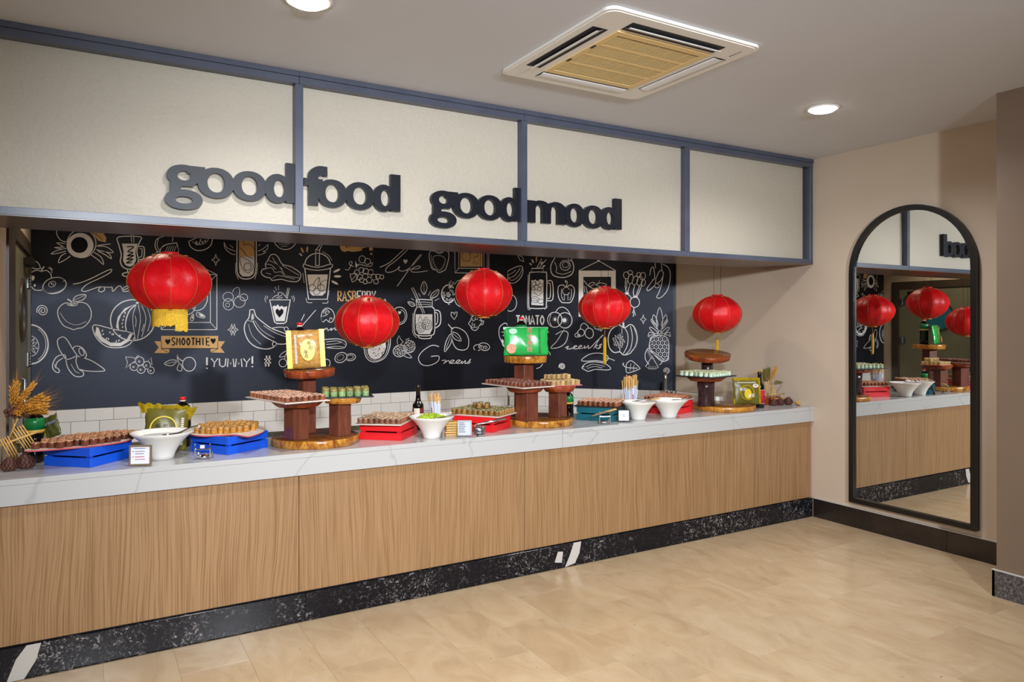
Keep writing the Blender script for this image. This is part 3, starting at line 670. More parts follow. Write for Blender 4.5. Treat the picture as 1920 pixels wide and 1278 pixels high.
# tray 2: palette shaped board with golden rolls
pal = [(p.x, p.y) for p in spline([(-0.205, 0.02, 0), (-0.175, -0.085, 0), (-0.10, -0.125, 0), (-0.035, -0.165, 0), (-0.005, -0.265, 0), (0.06, -0.235, 0), (0.15, -0.13, 0), (0.20, 0.0, 0), (0.17, 0.12, 0), (0.06, 0.18, 0), (-0.08, 0.175, 0), (-0.18, 0.12, 0)], True, 5)]
board('serving_board', 'wavy cream board with a pink rim on the second blue crate', pal, -4.49, 0.345, ZC, R(12), ['offwhite', 'pinkedge'], 0.007)
T2 = Tm((-4.49, 0.345, ZC + 0.0075), R(12)); pts = []
for j in range(10):
    for i in range(11):
        x = (i - 5) * 0.0355 + (0.0178 if j % 2 else 0); y = (j - 5.0) * 0.0318 + 0.02
        if (x / 0.172) ** 2 + ((y - 0.02) / 0.145) ** 2 < 1: pts.append((x, y))
place_rolls('golden', 0.0168, 0.034, pts, T2, 'golden crumbed sushi roll on the wavy board over the second blue crate', 'rolls on the wavy board')
# tray 3
board('serving_board', 'square white board on the red crate beside the first tower', rect(0.285, 0.355), -3.590, 0.300, ZC, R(-38), ['offwhite', 'offwhite'], 0.006)
place_rolls('tan', 0.0160, 0.031, grid(8, 9, 0.0335, 0.0355, .0005), Tm((-3.590, 0.300, ZC + .0065), R(-38)), 'tan topped sushi roll on the board over the red crate by the first tower', 'rolls on the first red crate')
# tray 4
board('serving_board', 'white board on the red crate left of the second tower', rect(0.285, 0.375), -2.912, 0.322, ZC, R(34), ['offwhite', 'offwhite'], 0.006)
g4 = [p for p in grid(7, 9, 0.037, 0.0395, .0005) if not (abs(p[0]) < 0.03 and abs(p[1]) < 0.02)]
T4 = Tm((-2.912, 0.322, ZC + .0065), R(34))
place_rolls('olive', 0.0175, 0.034, g4, T4, 'olive topped sushi roll on the board over the red crate left of the second tower', 'rolls on the second red crate')
place_rolls('olive', 0.0175, 0.030, [(-0.06, 0.0), (-0.02, 0.02), (0.02, -0.02), (0.0, 0.0605), (0.04, 0.04), (-.03, -.04)], T4, 'olive topped sushi roll in the small upper heap on the second red crate', 'heaped rolls on the second red crate', z=0.0375)
# tray 5
board('slate_tray', 'black slate tray on the teal crate', rect(0.275, 0.335), -1.955, 0.300, ZC, R(38), ['slate', 'slate'], 0.009)
place_rolls('pink', 0.0170, 0.034, grid(7, 8, 0.0365, 0.0375, .0008, stag=0), Tm((-1.955, 0.300, ZC + .0095), R(38)), 'pink topped brown sushi roll on the black slate over the teal crate', 'rolls on the teal crate')
# tray 6
board('serving_board', 'cream board on the red crate behind the empty bowls', rect(0.36, 0.27), -1.262, 0.362, ZC, R(20), ['offwhite', 'offwhite'], 0.006)
place_rolls('rust', 0.0165, 0.030, grid(9, 7, 0.0375, 0.0355, .0008), Tm((-1.262, 0.362, ZC + .0065), R(20)), 'reddish brown sushi roll on the board behind the empty white bowls', 'rolls behind the empty bowls')
# ---- wooden towers
def wobf(s, a=0.018):
    ph = [random.uniform(0, 6.28) for _ in range(4)]
    return lambda t: 1 + a * (sin(2 * t + ph[0]) + .7 * sin(3 * t + ph[1]) + .5 * sin(5 * t + ph[2]) + .4 * sin(9 * t + ph[3]))
def slice_(parent, nm, x, y, z0, z1, r, mats, taper=1.0, tilt=(0, 0), lab=None):
    b = MB(); h = z1 - z0; w = wobf(0)
    b.lathe([(r * taper * 0.97, 0), (r * (taper * .9 + .1), h * 0.12), (r, h * 0.88), (r * 0.985, h), (0.0, h)], 40, 0, None, True, mis=[1, 1, 1, 0], wob=w, cap=False)
    b.lathe([(0.0, 0.0), (r * taper * 0.97, 0.0)], 40, 1, Matrix.Rotation(0, 4, 'X'), False, wob=w, cap=False)
    return b.build(nm, mats, parent, (x, y, z0), (tilt[0], tilt[1], 0), lab)
def sqpost(parent, x, y, z0, z1, s, rz, mat='post'):
    b = MB(); b.bevbox(-s / 2, s / 2, -s / 2, s / 2, 0, z1 - z0, 0.003); return b.build('post', mat, parent, (x, y, z0), (0, 0, rz))
def logpost(parent, x, y, z0, z1, r):
    b = MB(); w = wobf(0, 0.03); h = z1 - z0
    b.lathe([(r * 1.05, 0), (r, h * .2), (r * .97, h * .5), (r * 1.02, h * .72), (r * 1.06, h)], 24, 0, None, True, wob=w); return b.build('post', 'postdark', parent, (x, y, z0))
ZB = 0.045
tw = thing('wooden_tower', 'rustic wooden display tower nearest the left end, with a yellow pack on top', 'display stand', (-4.02, 0.31, CT), 0, 'rustic wooden towers')
slice_(tw, 'base_slice', 0, 0, 0, ZB, 0.250, ['wtop', 'wbark'])
A, Bp, Cp = (-4.156 + 4.02, 0.204 - 0.31), (-4.045 + 4.02, 0.405 - 0.31), (-3.905 + 4.02, 0.215 - 0.31)
sqpost(tw, A[0], A[1], ZB + .0003, 0.2285, 0.098, R(20)); slice_(tw, 'tier_slice', A[0] + .01, A[1], 0.229, 0.268, 0.150, ['wtop', 'wred'], 0.74)
sqpost(tw, Bp[0], Bp[1], ZB + .0003, 0.3795, 0.078, R(10)); slice_(tw, 'top_slice', Bp[0] + .015, Bp[1], 0.380, 0.425, 0.147, ['wtop', 'wred'], 0.94, (R(3), R(-2)))
sqpost(tw, Cp[0], Cp[1], ZB + .0003, 0.2315, 0.090, R(22)); slice_(tw, 'tier_slice', Cp[0] + .02, Cp[1] + 0.01, 0.232, 0.266, 0.112, ['wtop', 'wbark'], 0.9)
tz1 = CT + 0.2685
TT = Tm((-4.205, 0.215, tz1 + .0065), R(14))
board('serving_board', 'square white board on the left tier of the first tower', rect(0.265, 0.475), -4.205, 0.215, tz1, R(14), ['offwhite', 'offwhite'], 0.006)
place_rolls('pink', 0.0158, 0.028, grid(7, 11, 0.0345, 0.0412, .0008), TT, 'pinkish sushi roll on the white board of the first tower', 'rolls on the first tower, white board')
board('slate_tray', 'black slate with green rolls on the right tier of the first tower', rect(0.30, 0.175), -3.872, 0.205, CT + 0.2665, R(-14), ['slate', 'slate'], 0.007)
place_rolls('green', 0.0205, 0.046, grid(6, 3, 0.0445, 0.0455, .001), Tm((-3.876, 0.205, CT + 0.274), R(-14)), 'pale green herbed sushi roll on black slate on the first tower', 'green rolls on the first tower')

tw = thing('wooden_tower', 'rustic wooden display tower in the middle, with a green pack on top', 'display stand', (-2.48, 0.32, CT), 0, 'rustic wooden towers')
slice_(tw, 'base_slice', -0.01, 0, 0, ZB, 0.240, ['wtop', 'wbark'])
A, Bp, Cp = (-2.655 + 2.48, 0.215 - 0.32), (-2.515 + 2.48, 0.462 - 0.32), (-2.363 + 2.48, 0.262 - 0.32)
sqpost(tw, A[0] + .012, A[1], ZB + .0003, 0.2365, 0.110, R(16)); slice_(tw, 'tier_slice', A[0], A[1], 0.237, 0.277, 0.138, ['wtop', 'wred'], 0.78)
sqpost(tw, Bp[0], Bp[1], ZB + .0003, 0.4135, 0.098, R(16)); slice_(tw, 'top_slice', Bp[0] + .012, Bp[1], 0.414, 0.462, 0.152, ['wtop', 'wbark'], 0.98)
sqpost(tw, Cp[0], Cp[1], ZB + .0003, 0.2185, 0.092, R(18)); slice_(tw, 'tier_slice', Cp[0] + .01, Cp[1], 0.219, 0.259, 0.116, ['wtop', 'wred'], 0.82)
board('serving_board', 'square white board on the left tier of the middle tower', rect(0.265, 0.455), -2.702, 0.235, CT + 0.2775, R(7), ['offwhite', 'offwhite'], 0.006)
place_rolls('maroon', 0.0158, 0.027, grid(7, 11, 0.0345, 0.0396, .0008), Tm((-2.702, 0.235, CT + 0.284), R(7)), 'dark reddish sushi roll on the white board of the middle tower', 'rolls on the middle tower, left board')
board('serving_board', 'small cream board on the right tier of the middle tower', rect(0.235, 0.215), -2.325, 0.290, CT + 0.2595, R(-6), ['offwhite', 'pinkedge'], 0.006)
TC = Tm((-2.325, 0.290, CT + 0.266), R(-6))
place_rolls('cream', 0.0178, 0.032, grid(6, 5, 0.038, 0.040, .001), TC, 'pale crumbed sushi roll on the small board of the middle tower', 'rolls on the middle tower, right board')
place_rolls('cream', 0.0175, 0.030, grid(5, 2, 0.038, 0.040, .001), TC @ Matrix.Translation((0.0, 0.04, 0)), 'pale crumbed sushi roll in the upper layer on the middle tower', 'upper layer of rolls on the middle tower', z=0.0355)

tw = thing('wooden_tower', 'rustic log display tower nearest the mirror, with a tilted round top', 'display stand', (-0.76, 0.27, CT), 0, 'rustic wooden towers')
slice_(tw, 'base_slice', 0, 0, 0, 0.040, 0.252, ['wtop', 'wbark'])
A, Bp = (-0.96 + .76, 0.262 - .27), (-0.775 + .76, 0.43 - .27)
logpost(tw, A[0], A[1], 0.0403, 0.2345, 0.064); slice_(tw, 'tier_slice', A[0], A[1], 0.235, 0.272, 0.162, ['wtop', 'wred'], 0.76)
logpost(tw, Bp[0], Bp[1], 0.0403, 0.400, 0.046); slice_(tw, 'top_slice', Bp[0], Bp[1], 0.398, 0.440, 0.183, ['wtop', 'wred'], 0.96, (R(9), R(-5)))
board('slate_tray', 'black slate on the tier of the log tower near the mirror', rect(0.35, 0.345), -0.992, 0.238, CT + 0.2725, R(14), ['slate', 'slate'], 0.008)
place_rolls('herb', 0.0185, 0.034, grid(7, 7, 0.0435, 0.0425, .002), Tm((-0.992, 0.238, CT + 0.281), R(14)), 'white rice sushi roll with green flecks on the log tower slate', 'rolls on the log tower')
make_rolls(295)
# ---- flared white bowls
def bowl(label, x, y, rr_, rb, h, rz=0, fill=None):
    t = thing('serving_bowl', label, 'bowl', (x, y, CT), rz, 'flared white bowls')
    b = MB(); pr_ = []
    for k in range(9):
        s = k / 8; r = rb + (rr_ - rb) * (s ** 1.75); pr_.append((r, h * s))
    inn = [(r - 0.006, max(z, 0.012)) for r, z in reversed(pr_)]
    prof = [(rb * .9, 0.0)] + pr_[0:] + [(rr_ - 0.002, h + 0.003)] + inn + [(0.0, 0.012)]
    b.lathe(prof, 44, 0, None, True, cap=False); b.lathe([(0, 0), (rb * .9, 0)], 44, 0, None, False, cap=False)
    b.build('bowl_body', 'white', t); return t
def wall_r(rr_, rb, h, z): return rb + (rr_ - rb) * ((z / h) ** 1.75) - 0.008
b1 = bowl('large flared white bowl holding grey sauce, between the two blue crates', -4.832, 0.215, 0.150, 0.056, 0.135)
q = MB(); q.lathe([(0, 0), (wall_r(.15, .056, .135, .115), 0)], 40, 0, None, False, cap=False); o = tag(q.build('grey_sauce', 'broth', None, (-4.832, 0.215, CT + 0.115)), 'thin grey sauce filling the leftmost white bowl', 'sauce'); o['kind'] = 'stuff'
t = thing('ladle', 'steel ladle with a hooked handle resting in the bowl of grey sauce', 'ladle', (-4.832, 0.215, CT))
q = MB(); q.tube(spline([(0.03, 0.0, 0.119), (0.08, -0.015, 0.128), (0.13, -0.03, 0.152), (0.165, -0.04, 0.158), (0.178, -0.042, 0.145), (0.170, -0.041, 0.137)], False, 5), 0.0042, 8); q.build('handle', 'chrome', t)
q = MB(); q.lathe([(0.001, 0.0), (0.016, 0.004), (0.024, 0.014), (0.022, 0.014), (0.014, 0.005), (0.0, 0.002)], 16, 0, Matrix.Translation((0.02, 0.002, 0.106)), True, cap=False); q.build('cup', 'chrome', t)
b2 = bowl('flared white bowl heaped with green wasabi', -3.372, 0.120, 0.136, 0.050, 0.130)
q = MB()
for i in range(150):
    a = random.uniform(0, 6.28); r = 0.088 * sqrt(random.random()); q.ico((r * cos(a), r * sin(a), 0.001 + 0.030 * (1 - (r / 0.09) ** 2) + random.uniform(-.003, .004)), random.uniform(.008, .015), 1, 0, (1, 1, .8), .25)
q.lathe([(0.097, -0.004), (0.07, 0.010), (0.0, 0.022)], 24, 0, None, True, cap=False)
o = tag(q.build('wasabi_paste', 'wasabi', None, (-3.372, 0.120, CT + 0.108)), 'bright green wasabi paste heaped in the white bowl', 'wasabi'); o['kind'] = 'stuff'
q = MB(); q.tube(spline([(-0.01, -0.10, 0.133), (0.05, -0.095, 0.136), (0.12, -0.065, 0.141), (0.15, -0.055, 0.142)], False, 4), 0.0028, 8)
q.lathe([(0.0, 0), (0.012, .001), (0.013, .004), (0, .003)], 14, 0, Tm((-0.015, -0.10, 0.131)), True, cap=False)
tag(q.build('spoon', 'chrome', None, (-3.372, 0.120, CT)), 'thin steel spoon lying across the rim of the wasabi bowl', 'spoon')
b3 = bowl('empty flared white bowl with tongs, the left one of the pair', -1.762, 0.125, 0.128, 0.050, 0.130)
b4 = bowl('empty flared white bowl, the right one of the pair, before the red crate', -1.490, 0.105, 0.138, 0.054, 0.130)
def tongs(label, loc, rz, pitch, ln=0.16, mats=('chrome', 'bamboo')):
    t = thing('tongs', label, 'tongs', loc, 0); t.rotation_euler = (0, pitch, rz)
    for s in (-1, 1):
        q = MB(); q.tube(spline([(0, 0.0, 0), (0.02, s * .006, .0), (ln * .5, s * .014, 0), (ln * .85, s * .011, 0.001), (ln, s * .006, 0)], False, 4), [0.004] * 4 + [.0045] * 13, 8); q.build('arm', mats[0], t)
        q = MB(); q.bevbox(ln * .6, ln + .015, s * .010 - .007, s * .010 + .007, -.003, .004, .001); q.build('grip', mats[1], t)
    q = MB(); q.tube([(0.0, -.005, 0), (-0.006, 0, 0), (0, .005, 0)], 0.004, 8); q.build('hinge', mats[0], t)
    return t
tongs('bamboo tipped tongs lying across the left empty bowl', (-1.86, 0.062, CT + 0.142), R(-10), R(-3), 0.19)
q = MB(); q.tube(spline([(-0.06, -0.085, 0.139), (0.0, -0.09, 0.138), (0.06, -0.085, 0.14), (0.12, -0.075, 0.145)], False, 4), 0.003, 8)
q.tube([(0.10, -.085, .145), (.118, -.068, .15), (.13, -.085, .147)], .0025, 6)
tag(q.build('fork', 'chrome', None, (-1.490, 0.105, CT)), 'thin steel fork lying across the right empty bowl', 'fork')
# ---- bottles
def bottle(label, x, y, parts, group='sauce bottles', name='sauce_bottle', z=CT, n=28):
    t = thing(name, label, 'bottle', (x, y, z), random.uniform(0, 1) if 0 else 0, group)
    for pn, prof, mat, lab in parts:
        q = MB(); q.lathe(prof, n, 0, None, True); q.build(pn, mat, t, label=lab)
    return t
def soy_tall(label, x, y, s=1.0, z=CT):
    return bottle(label, x, y, [
        ('bottle_body', [(.040 * s, 0), (.044 * s, .006 * s), (.044 * s, .10 * s), (.042 * s, .11 * s), (.044 * s, .12 * s), (.044 * s, .150 * s), (.044 * s, .205 * s), (.036 * s, .228 * s), (.018 * s, .246 * s), (.015 * s, .252 * s)], 'soy', None),
        ('label_band', [(.0446 * s, .165 * s), (.0446 * s, .205 * s), (.0385 * s, .222 * s)], 'greenlabel', 'green label'),
        ('label_strip', [(.0447 * s, .148 * s), (.0447 * s, .164 * s)], 'yellowlabel', 'tan label strip'),
        ('cap_collar', [(.0165 * s, .2525 * s), (.0165 * s, .260 * s)], 'whitelabel', 'white collar'),
        ('cap', [(.0175 * s, .2605 * s), (.0175 * s, .275 * s), (.016 * s, .277 * s)], 'capred', 'red cap')], z=z)
soy_tall('tall soy sauce bottle with green label at the far left end', -5.39, 0.43)
soy_tall('soy sauce bottle with a red cap behind the large gold pack', -4.700, 0.560, 1.0)
soy_tall('soy sauce bottle on top of the first tower, behind the yellow pack', -4.075, 0.455, 0.97, CT + 0.4255)
soy_tall('green soy sauce bottle on top of the middle tower, behind the green pack', -2.505, 0.515, 0.97, CT + 0.4625)
soy_tall('soy sauce bottle standing between the middle tower and the teal crate', -2.214, 0.345, 0.80)
bottle('black glass bottle with a cream and maroon label beside the chopstick glass', -3.308, 0.478, [
    ('bottle_body', [(.033, 0), (.036, .005), (.036, .155), (.034, .165), (.020, .182), (.016, .20), (.0135, .262), (.015, .264), (.015, .29), (.013, .2905)], 'soy', None),
    ('label_band', [(.0364, .055), (.0364, .142)], 'maroon', 'maroon label')])
q = MB()
for i in range(7):
    a0, a1 = R(200 + i * 9), R(209 + i * 9); q.add([(.0367 * cos(a0), .0367 * sin(a0), .056), (.0367 * cos(a1), .0367 * sin(a1), .056), (.0367 * cos(a1), .0367 * sin(a1), .141), (.0367 * cos(a0), .0367 * sin(a0), .141)], [(0, 1, 2, 3)])
q.build('label_cream', 'whitelabel', bpy.data.objects['sauce_bottle.005'], label='cream label')
b6 = bottle('dark bottle with a bright red label beside the wheat at the right end', -0.437, 0.185, [
    ('bottle_body', [(.036, 0), (.039, .006), (.039, .170), (.036, .186), (.020, .205), (.015, .215), (.0145, .24)], 'soy', None),
    ('neck_sleeve', [(.0165, .215), (.0160, .288), (.0150, .290)], 'black', 'black neck sleeve'),
    ('label_band', [(.0394, .035), (.0394, .148)], 'redlabel', 'red label')])
q = MB(); TL = Tm((0, 0, 0.092), R(42)) @ Matrix.Translation((0, -0.0402, 0)) @ Matrix.Rotation(R(90), 4, 'X')
q.prism([(0.020 * cos(2 * pi * i / 20), 0.013 * sin(2 * pi * i / 20)) for i in range(20)], 0, .0008, 0, TL); q.build('label_emblem', 'inkblack', b6, label='black oval emblem')
q = MB()
for s, r in ((1, .021), (-1, .021)):
    for i in range(9):
        a = R(35 + i * 14) * s; q.box(r * cos(a) - .0014, r * cos(a) + .0014, r * .85 * sin(a) - .0022, r * .85 * sin(a) + .0022, 0, .0010, 0, TL)
q.box(-.012, .012, -.0025, .0025, .0009, .0014, 0, TL); q.build('label_lettering', 'whitelabel', b6, label='cream lettering')
q = MB()
for z in (0.0355, 0.1455): q.lathe([(.0396, z), (.0396, z + .0025)], 28, 0, None, True, cap=False)
q.build('label_border', 'whitelabel', b6, label='cream label edges')
q = MB(); q.tube(spline([(-.075, -0.01, .276), (-.045, -.005, .294), (0, 0, .2985), (.04, .004, .294)], False, 4), [.001, .002, .003, .004] + [.004] * 9, 6)
tag(q.build('wheat_ear', 'wheat', None, (-0.437, 0.185, CT)), 'single pale wheat ear lying on the cap of the red labelled bottle', 'wheat ear')
# ---- packs
def pillow(w, h, d, nx=16, nz=12, crimp=0.02, wob=0.006):
    vs = []; fs = []
    for side in (-1, 1):
        for j in range(nz + 1):
            for i in range(nx + 1):
                u = i / nx * 2 - 1; v = j / nz * 2 - 1
                e = max(0, 1 - abs(u) ** 3.2) * max(0, 1 - abs(v) ** 3.0)
                y = side * (d / 2 * e ** 0.75 + 0.0008) + wob * .5 * sin(7 * u + 3 * v) * e
                xw = w / 2 * (1 - 0.03 * (1 - abs(v)) * 1)
                vs.append((u * xw + .002 * sin(9 * v), y, h / 2 * v + h / 2 + .002 * sin(8 * u) * (abs(v) > .95)))
    m = (nx + 1) * (nz + 1)
    for s in (0, 1):
        for j in range(nz):
            for i in range(nx):
                a = s * m + j * (nx + 1) + i; q = (a, a + 1, a + nx + 2, a + nx + 1); fs.append(q if s == 0 else q[::-1])
    for i in range(nx):
        fs.append((i, m + i, m + i + 1, i + 1)); k = nz * (nx + 1); fs.append((k + i, k + i + 1, m + k + i + 1, m + k + i))
    for j in range(nz):
        a = j * (nx + 1); fs.append((a, a + nx + 1, m + a + nx + 1, m + a)); a += nx; fs.append((a, m + a, m + a + nx + 1, a + nx + 1))
    return vs, fs
def pack(label, loc, rz, w, h, d, mat, lean=R(-6), lay=0, extras=()):
    t = thing('food_pack', label, 'food pack', loc, 0, 'foil food packs'); t.rotation_euler = (lean, lay, rz)
    vs, fs = pillow(w, h, d); b = MB(); b.add(vs, fs, 0, True); b.build('pouch', mat, t)
    return t
def front(T0, y): return T0 @ Matrix.Translation((0, y, 0)) @ Matrix.Rotation(R(90), 4, 'X')
def disc(t, nm, x, z, rx, rz_, y, mat, lab, n=28, inner=None, th=.0008):
    b = MB(); T = Matrix.Translation((x, y, z)) @ Matrix.Rotation(R(90), 4, 'X')
    if inner is None: b.prism([(rx * cos(2 * pi * i / n), rz_ * sin(2 * pi * i / n)) for i in range(n)], 0, th, 0, T)
    else:
        vs = [T @ Vector((k * rx * cos(2 * pi * i / n), k * rz_ * sin(2 * pi * i / n), th)) for k in (1, inner) for i in range(n)]
        b.add(vs, [(i, (i + 1) % n, n + (i + 1) % n, n + i) for i in range(n)])
    return b.build(nm, mat, t, label=lab)
def words(t, nm, lst, mat, lab):
    b = MB()
    for body, size, x, y, z, rot, sx in lst:
        text_mesh(body, size, 0.0003, Matrix.Translation((x, y, z)) @ Matrix.Rotation(R(90), 4, 'X') @ Matrix.Rotation(rot, 4, 'Z'), b, 0, sx=sx)
    return b.build(nm, mat, t, label=lab)
CAMZ = R(-30)
# green wasabi powder pack
zt = CT + 0.4628
gp = pack('bright green wasabi powder pack standing on the middle tower', (-2.535, 0.395, zt + .004), R(-20), 0.315, 0.195, 0.050, 'packgreen', R(-7))
words(gp, 'red_lettering', [('芥', .043, .020, -.030, .165, 0, 1), ('末', .043, .020, -.032, .122, 0, 1), ('辣', .043, .020, -.032, .079, 0, 1), ('粉', .043, .018, -.030, .036, 0, 1)], 'capred', 'red characters')
words(gp, 'black_lettering', [('WASABI POWDER', .022, 0.090, -.030, .097, R(-90), 1.0)], 'inkblack', 'black vertical lettering')
disc(gp, 'food_picture', -.110, .045, .034, .034, -.028, 'food', 'round food picture'); disc(gp, 'corner_leaf', -.095, .165, .03, .02, -.024, 'packgreen2', 'darker green leaves'); 
b = MB(); b.box(-.159, .159, -.0022, .0022, .180, .197); b.build('seal', 'packgreen2', gp, label='dark green sealed edge')
words(gp, 'small_print', [('山葵', .020, -.045, -.031, .09, 0, .8)], 'packgreen2', 'dark green print')
# yellow clear pack on tower one
yp = pack('yellow edged clear pack with an oval label on top of the first tower', (-4.065, 0.330, CT + 0.4300), R(-14), 0.205, 0.222, 0.060, 'noodle', R(-4), R(-3))
for s in (-1, 1):
    b = MB(); b.box(s * .092 - .014, s * .092 + .014, -.020, .006, .004, .222); b.build('side_gusset', 'packgold', yp, label='shiny yellow side')
disc(yp, 'label_oval', .010, .105, .040, .062, -.0345, 'packyellow', 'yellow oval label'); disc(yp, 'label_ring', .010, .105, .040, .062, -.0350, 'packgold', 'gold ring', inner=.8)
words(yp, 'lettering', [('寿', .026, .018, -.0362, .142, R(-15), 1), ('司', .026, .026, -.0362, .114, R(-15), 1), ('海', .026, -.004, -.0362, .092, R(-15), 1), ('苔', .026, .0, -.0362, .066, R(-15), 1)], 'inkblack', 'black characters')
b = MB()
for i in range(16): b.box(-.062, -.050, -.033, -.0325, .03 + i * .0105, .037 + i * .0105)
b.build('side_print', 'whitelabel', yp, label='pale vertical print')
# large gold pack behind the bowl of grey sauce
bp = pack('large olive and gold seaweed pack behind the bowl of grey sauce', (-4.805, 0.410, CT + 0.008), R(-12), 0.215, 0.235, 0.060, 'packolive', R(-10), R(3))
b = MB(); vs = []; n = 20
for k, (z, yy) in enumerate(((0.196, .002), (0.225, -.006), (0.25, -.016))):
    for i in range(n + 1): vs.append((-.125 + .25 * i / n + (.012 * k if i > n / 2 else -.012 * k), yy + .007 * sin(i * 2.1 + k), z + .006 * sin(i * 1.7) - .02 * (i / n) ** 2))
b.add(vs, [(k * (n + 1) + i, k * (n + 1) + i + 1, (k + 1) * (n + 1) + i + 1, (k + 1) * (n + 1) + i) for k in range(2) for i in range(n)], 0, True); b.build('crimped_top', 'packgold', bp, label='crinkled gold top')
disc(bp, 'label_ring', -.01, .115, .068, .068, -.0345, 'packyellow', 'yellow circle', inner=.9); words(bp, 'lettering', [('寿 司', .028, -.02, -.0365, .125, 0, 1)], 'inkblack', 'black characters')
b = MB()
for i in range(14): b.box(.074, .088, -.0265, -.026, .03 + i * .0105, .037 + i * .0105)
b.build('side_print', 'whitelabel', bp, label='pale vertical print')
# gold nori pack on the third tower
np_ = pack('gold edged seaweed pack standing on the base of the log tower', (-0.640, 0.135, CT + 0.0415), R(-22), 0.225, 0.205, 0.045, 'packolive', R(-6))
for nm, bx in (('gold_edge', (-.114, .114, -.010, .003, .192, .212)), ('gold_edge', (.098, .114, -.012, .003, .004, .192)), ('gold_edge', (-.114, -.104, -.008, .003, .004, .05))):
    b = MB(); b.box(*bx); b.build(nm, 'packgold', np_, label='shiny gold edge')
disc(np_, 'label_disc', -.005, .095, .060, .060, -.0262, 'packolive', 'olive disc'); disc(np_, 'label_ring', -.005, .095, .062, .062, -.0268, 'packgold', 'gold ring', inner=.84); disc(np_, 'label_swirl', .0, .085, .030, .040, -.0270, 'packyellow', 'yellow flame shape')
words(np_, 'lettering', [('寿司', .030, -.042, -.0285, .118, 0, 1), ('海苔', .030, .026, -.0285, .068, R(8), 1)], 'paper', 'white characters')
disc(np_, 'badge', .068, .148, .024, .016, -.024, 'whitelabel', 'white oval badge'); words(np_, 'badge_print', [('50', .018, .068, -.0255, .150, 0, 1.3)], 'inkblack', 'black badge print')
b = MB()
for i in range(15): b.box(-.085 + i * .0105, -.078 + i * .0105, -.0215, -.021, .170, .178)
b.build('top_print', 'whitelabel', np_, label='pale line of print')
# small dark green pack stuck among the brown rolls
sp = pack('small dark green seaweed pack leaning at the left end of the leaf-shaped board', (-5.305, 0.395, ZC + 0.030), R(-30), 0.080, 0.112, 0.022, 'packdark', R(-14), R(-24))
b = MB(); b.box(-.036, .036, -.0135, -.0125, .066, .078); b.build('print_band', 'ink', sp, label='grey print band')
b = MB(); b.box(-.052, -.036, -.010, .004, .005, .108); b.build('side_gusset', 'packgold', sp, label='gold side'); 
b = MB(); b.box(-.0505, -.039, -.0108, -.0102, .01, .07); b.build('side_print', 'inkblue', sp, label='violet side print')
# ---- cards and signs
def sign(label, x, y, rz, w, h, lean, fm, fw, lines, pm='paper'):
    t = thing('menu_card', label, 'sign', (x, y, CT + .0025), 0, 'small framed cards'); t.rotation_euler = (lean, 0, rz)
    for bx in ((-w / 2, w / 2, 0, fw), (-w / 2, w / 2, h - fw, h), (-w / 2, -w / 2 + fw, fw + .0002, h - fw - .0002), (w / 2 - fw, w / 2, fw + .0002, h - fw - .0002)):
        q = MB(); q.bevbox(bx[0], bx[1], -.006, .006, bx[2], bx[3], .0012); q.build('frame_bar', fm, t)
    q = MB(); q.box(-w / 2 + fw, w / 2 - fw, -.001, .003, fw, h - fw); q.build('card', pm, t)
    for mat, ls in lines.items():
        q = MB()
        for x0, x1, z0, z1 in ls: q.box(x0, x1, -.0016, -.0011, z0, z1)
        q.build('print_lines', mat, t, label='printed lines')
    q = MB(); q.box(-w * .12, w * .12, .008, .034, 0.0 - sin(-lean) * .02, .005); q.build('foot', fm, t)
    return t
ln = []
for i in range(6): ln += [(-.030 + .008 * (i % 2), .024 - .006 * (i % 3), .074 - i * .0105, .0765 - i * .0105)]
sign('wooden framed menu card in front of the bowl of grey sauce', -4.942, 0.052, R(-20), 0.102, 0.098, R(-4), 'woodframe', .008, {'inkblue': [(-.03, .022, .080, .083)], 'ink': [(-.024, .02, .066, .069), (-.024, .016, .055, .058)], 'inkred': [(-.036, -.030, .066, .070), (-.036, -.030, .040, .044), (-.024, .018, .040, .0435), (-.024, .022, .028, .031)]})
sign('pewter framed card leaning right of the wasabi bowl', -3.172, 0.078, R(-26), 0.088, 0.094, R(-14), 'silverframe', .006, {'ink': [(-.034, -.002 + .004 * (i % 3), .076 - i * .011, .081 - i * .011) for i in range(6)]}, 'silverframe')
sign('black framed card tilted back left of the pair of empty bowls', -1.928, 0.082, R(-38), 0.082, 0.084, R(-20), 'black', .005, {'ink': [(-.012, .012, .050, .052), (-.014, .010, .042, .044), (-.01, .012, .034, .036)]})
# ---- tong rests and small metal ware
def rest(label, x, y, rz, extra=None):
    t = thing('tong_rest', label, 'tong rest', (x, y, CT), rz, 'chrome tong rests')
    for s in (-1, 1):
        q = MB(); q.tube([(s * .036, -.028, .003), (s * .036, -.028, .075), (s * .036, -.026, .082)], .0034, 8); q.build('upright', 'chrome', t)
        q = MB(); q.tube([(s * .036, -.028, .003), (s * .036, .028, .003), (s * .034, .028, .03)], .0030, 8); q.build('foot', 'chrome', t)
    q = MB(); q.tube(spline([(-.036, -.028, .062), (-.028, -.029, .054), (.028, -.029, .054), (.036, -.028, .062)], False, 4), .0032, 8); q.build('cross_bar', 'chrome', t)
    q = MB(); q.lathe([(0, .003), (.026, .004), (.030, .018), (.027, .018), (.022, .007), (0, .006)], 20, 0, None, True, cap=False); q.build('drip_cup', 'chrome', t)
    return t
rest('chrome tong rest in front of the second blue crate', -4.648, 0.098, R(-22))
q = MB(); q.box(-.010, .010, -.004, .004, 0, .016); tag(q.build('price_tag', 'paper', None, (-4.640, 0.128, CT + .064), (R(-10), 0, R(-22))), 'tiny white tag on the chrome tong rest by the second blue crate', 'tag')
bpy.data.objects['price_tag'].location = (-4.6593, 0.0735, CT + .0575)
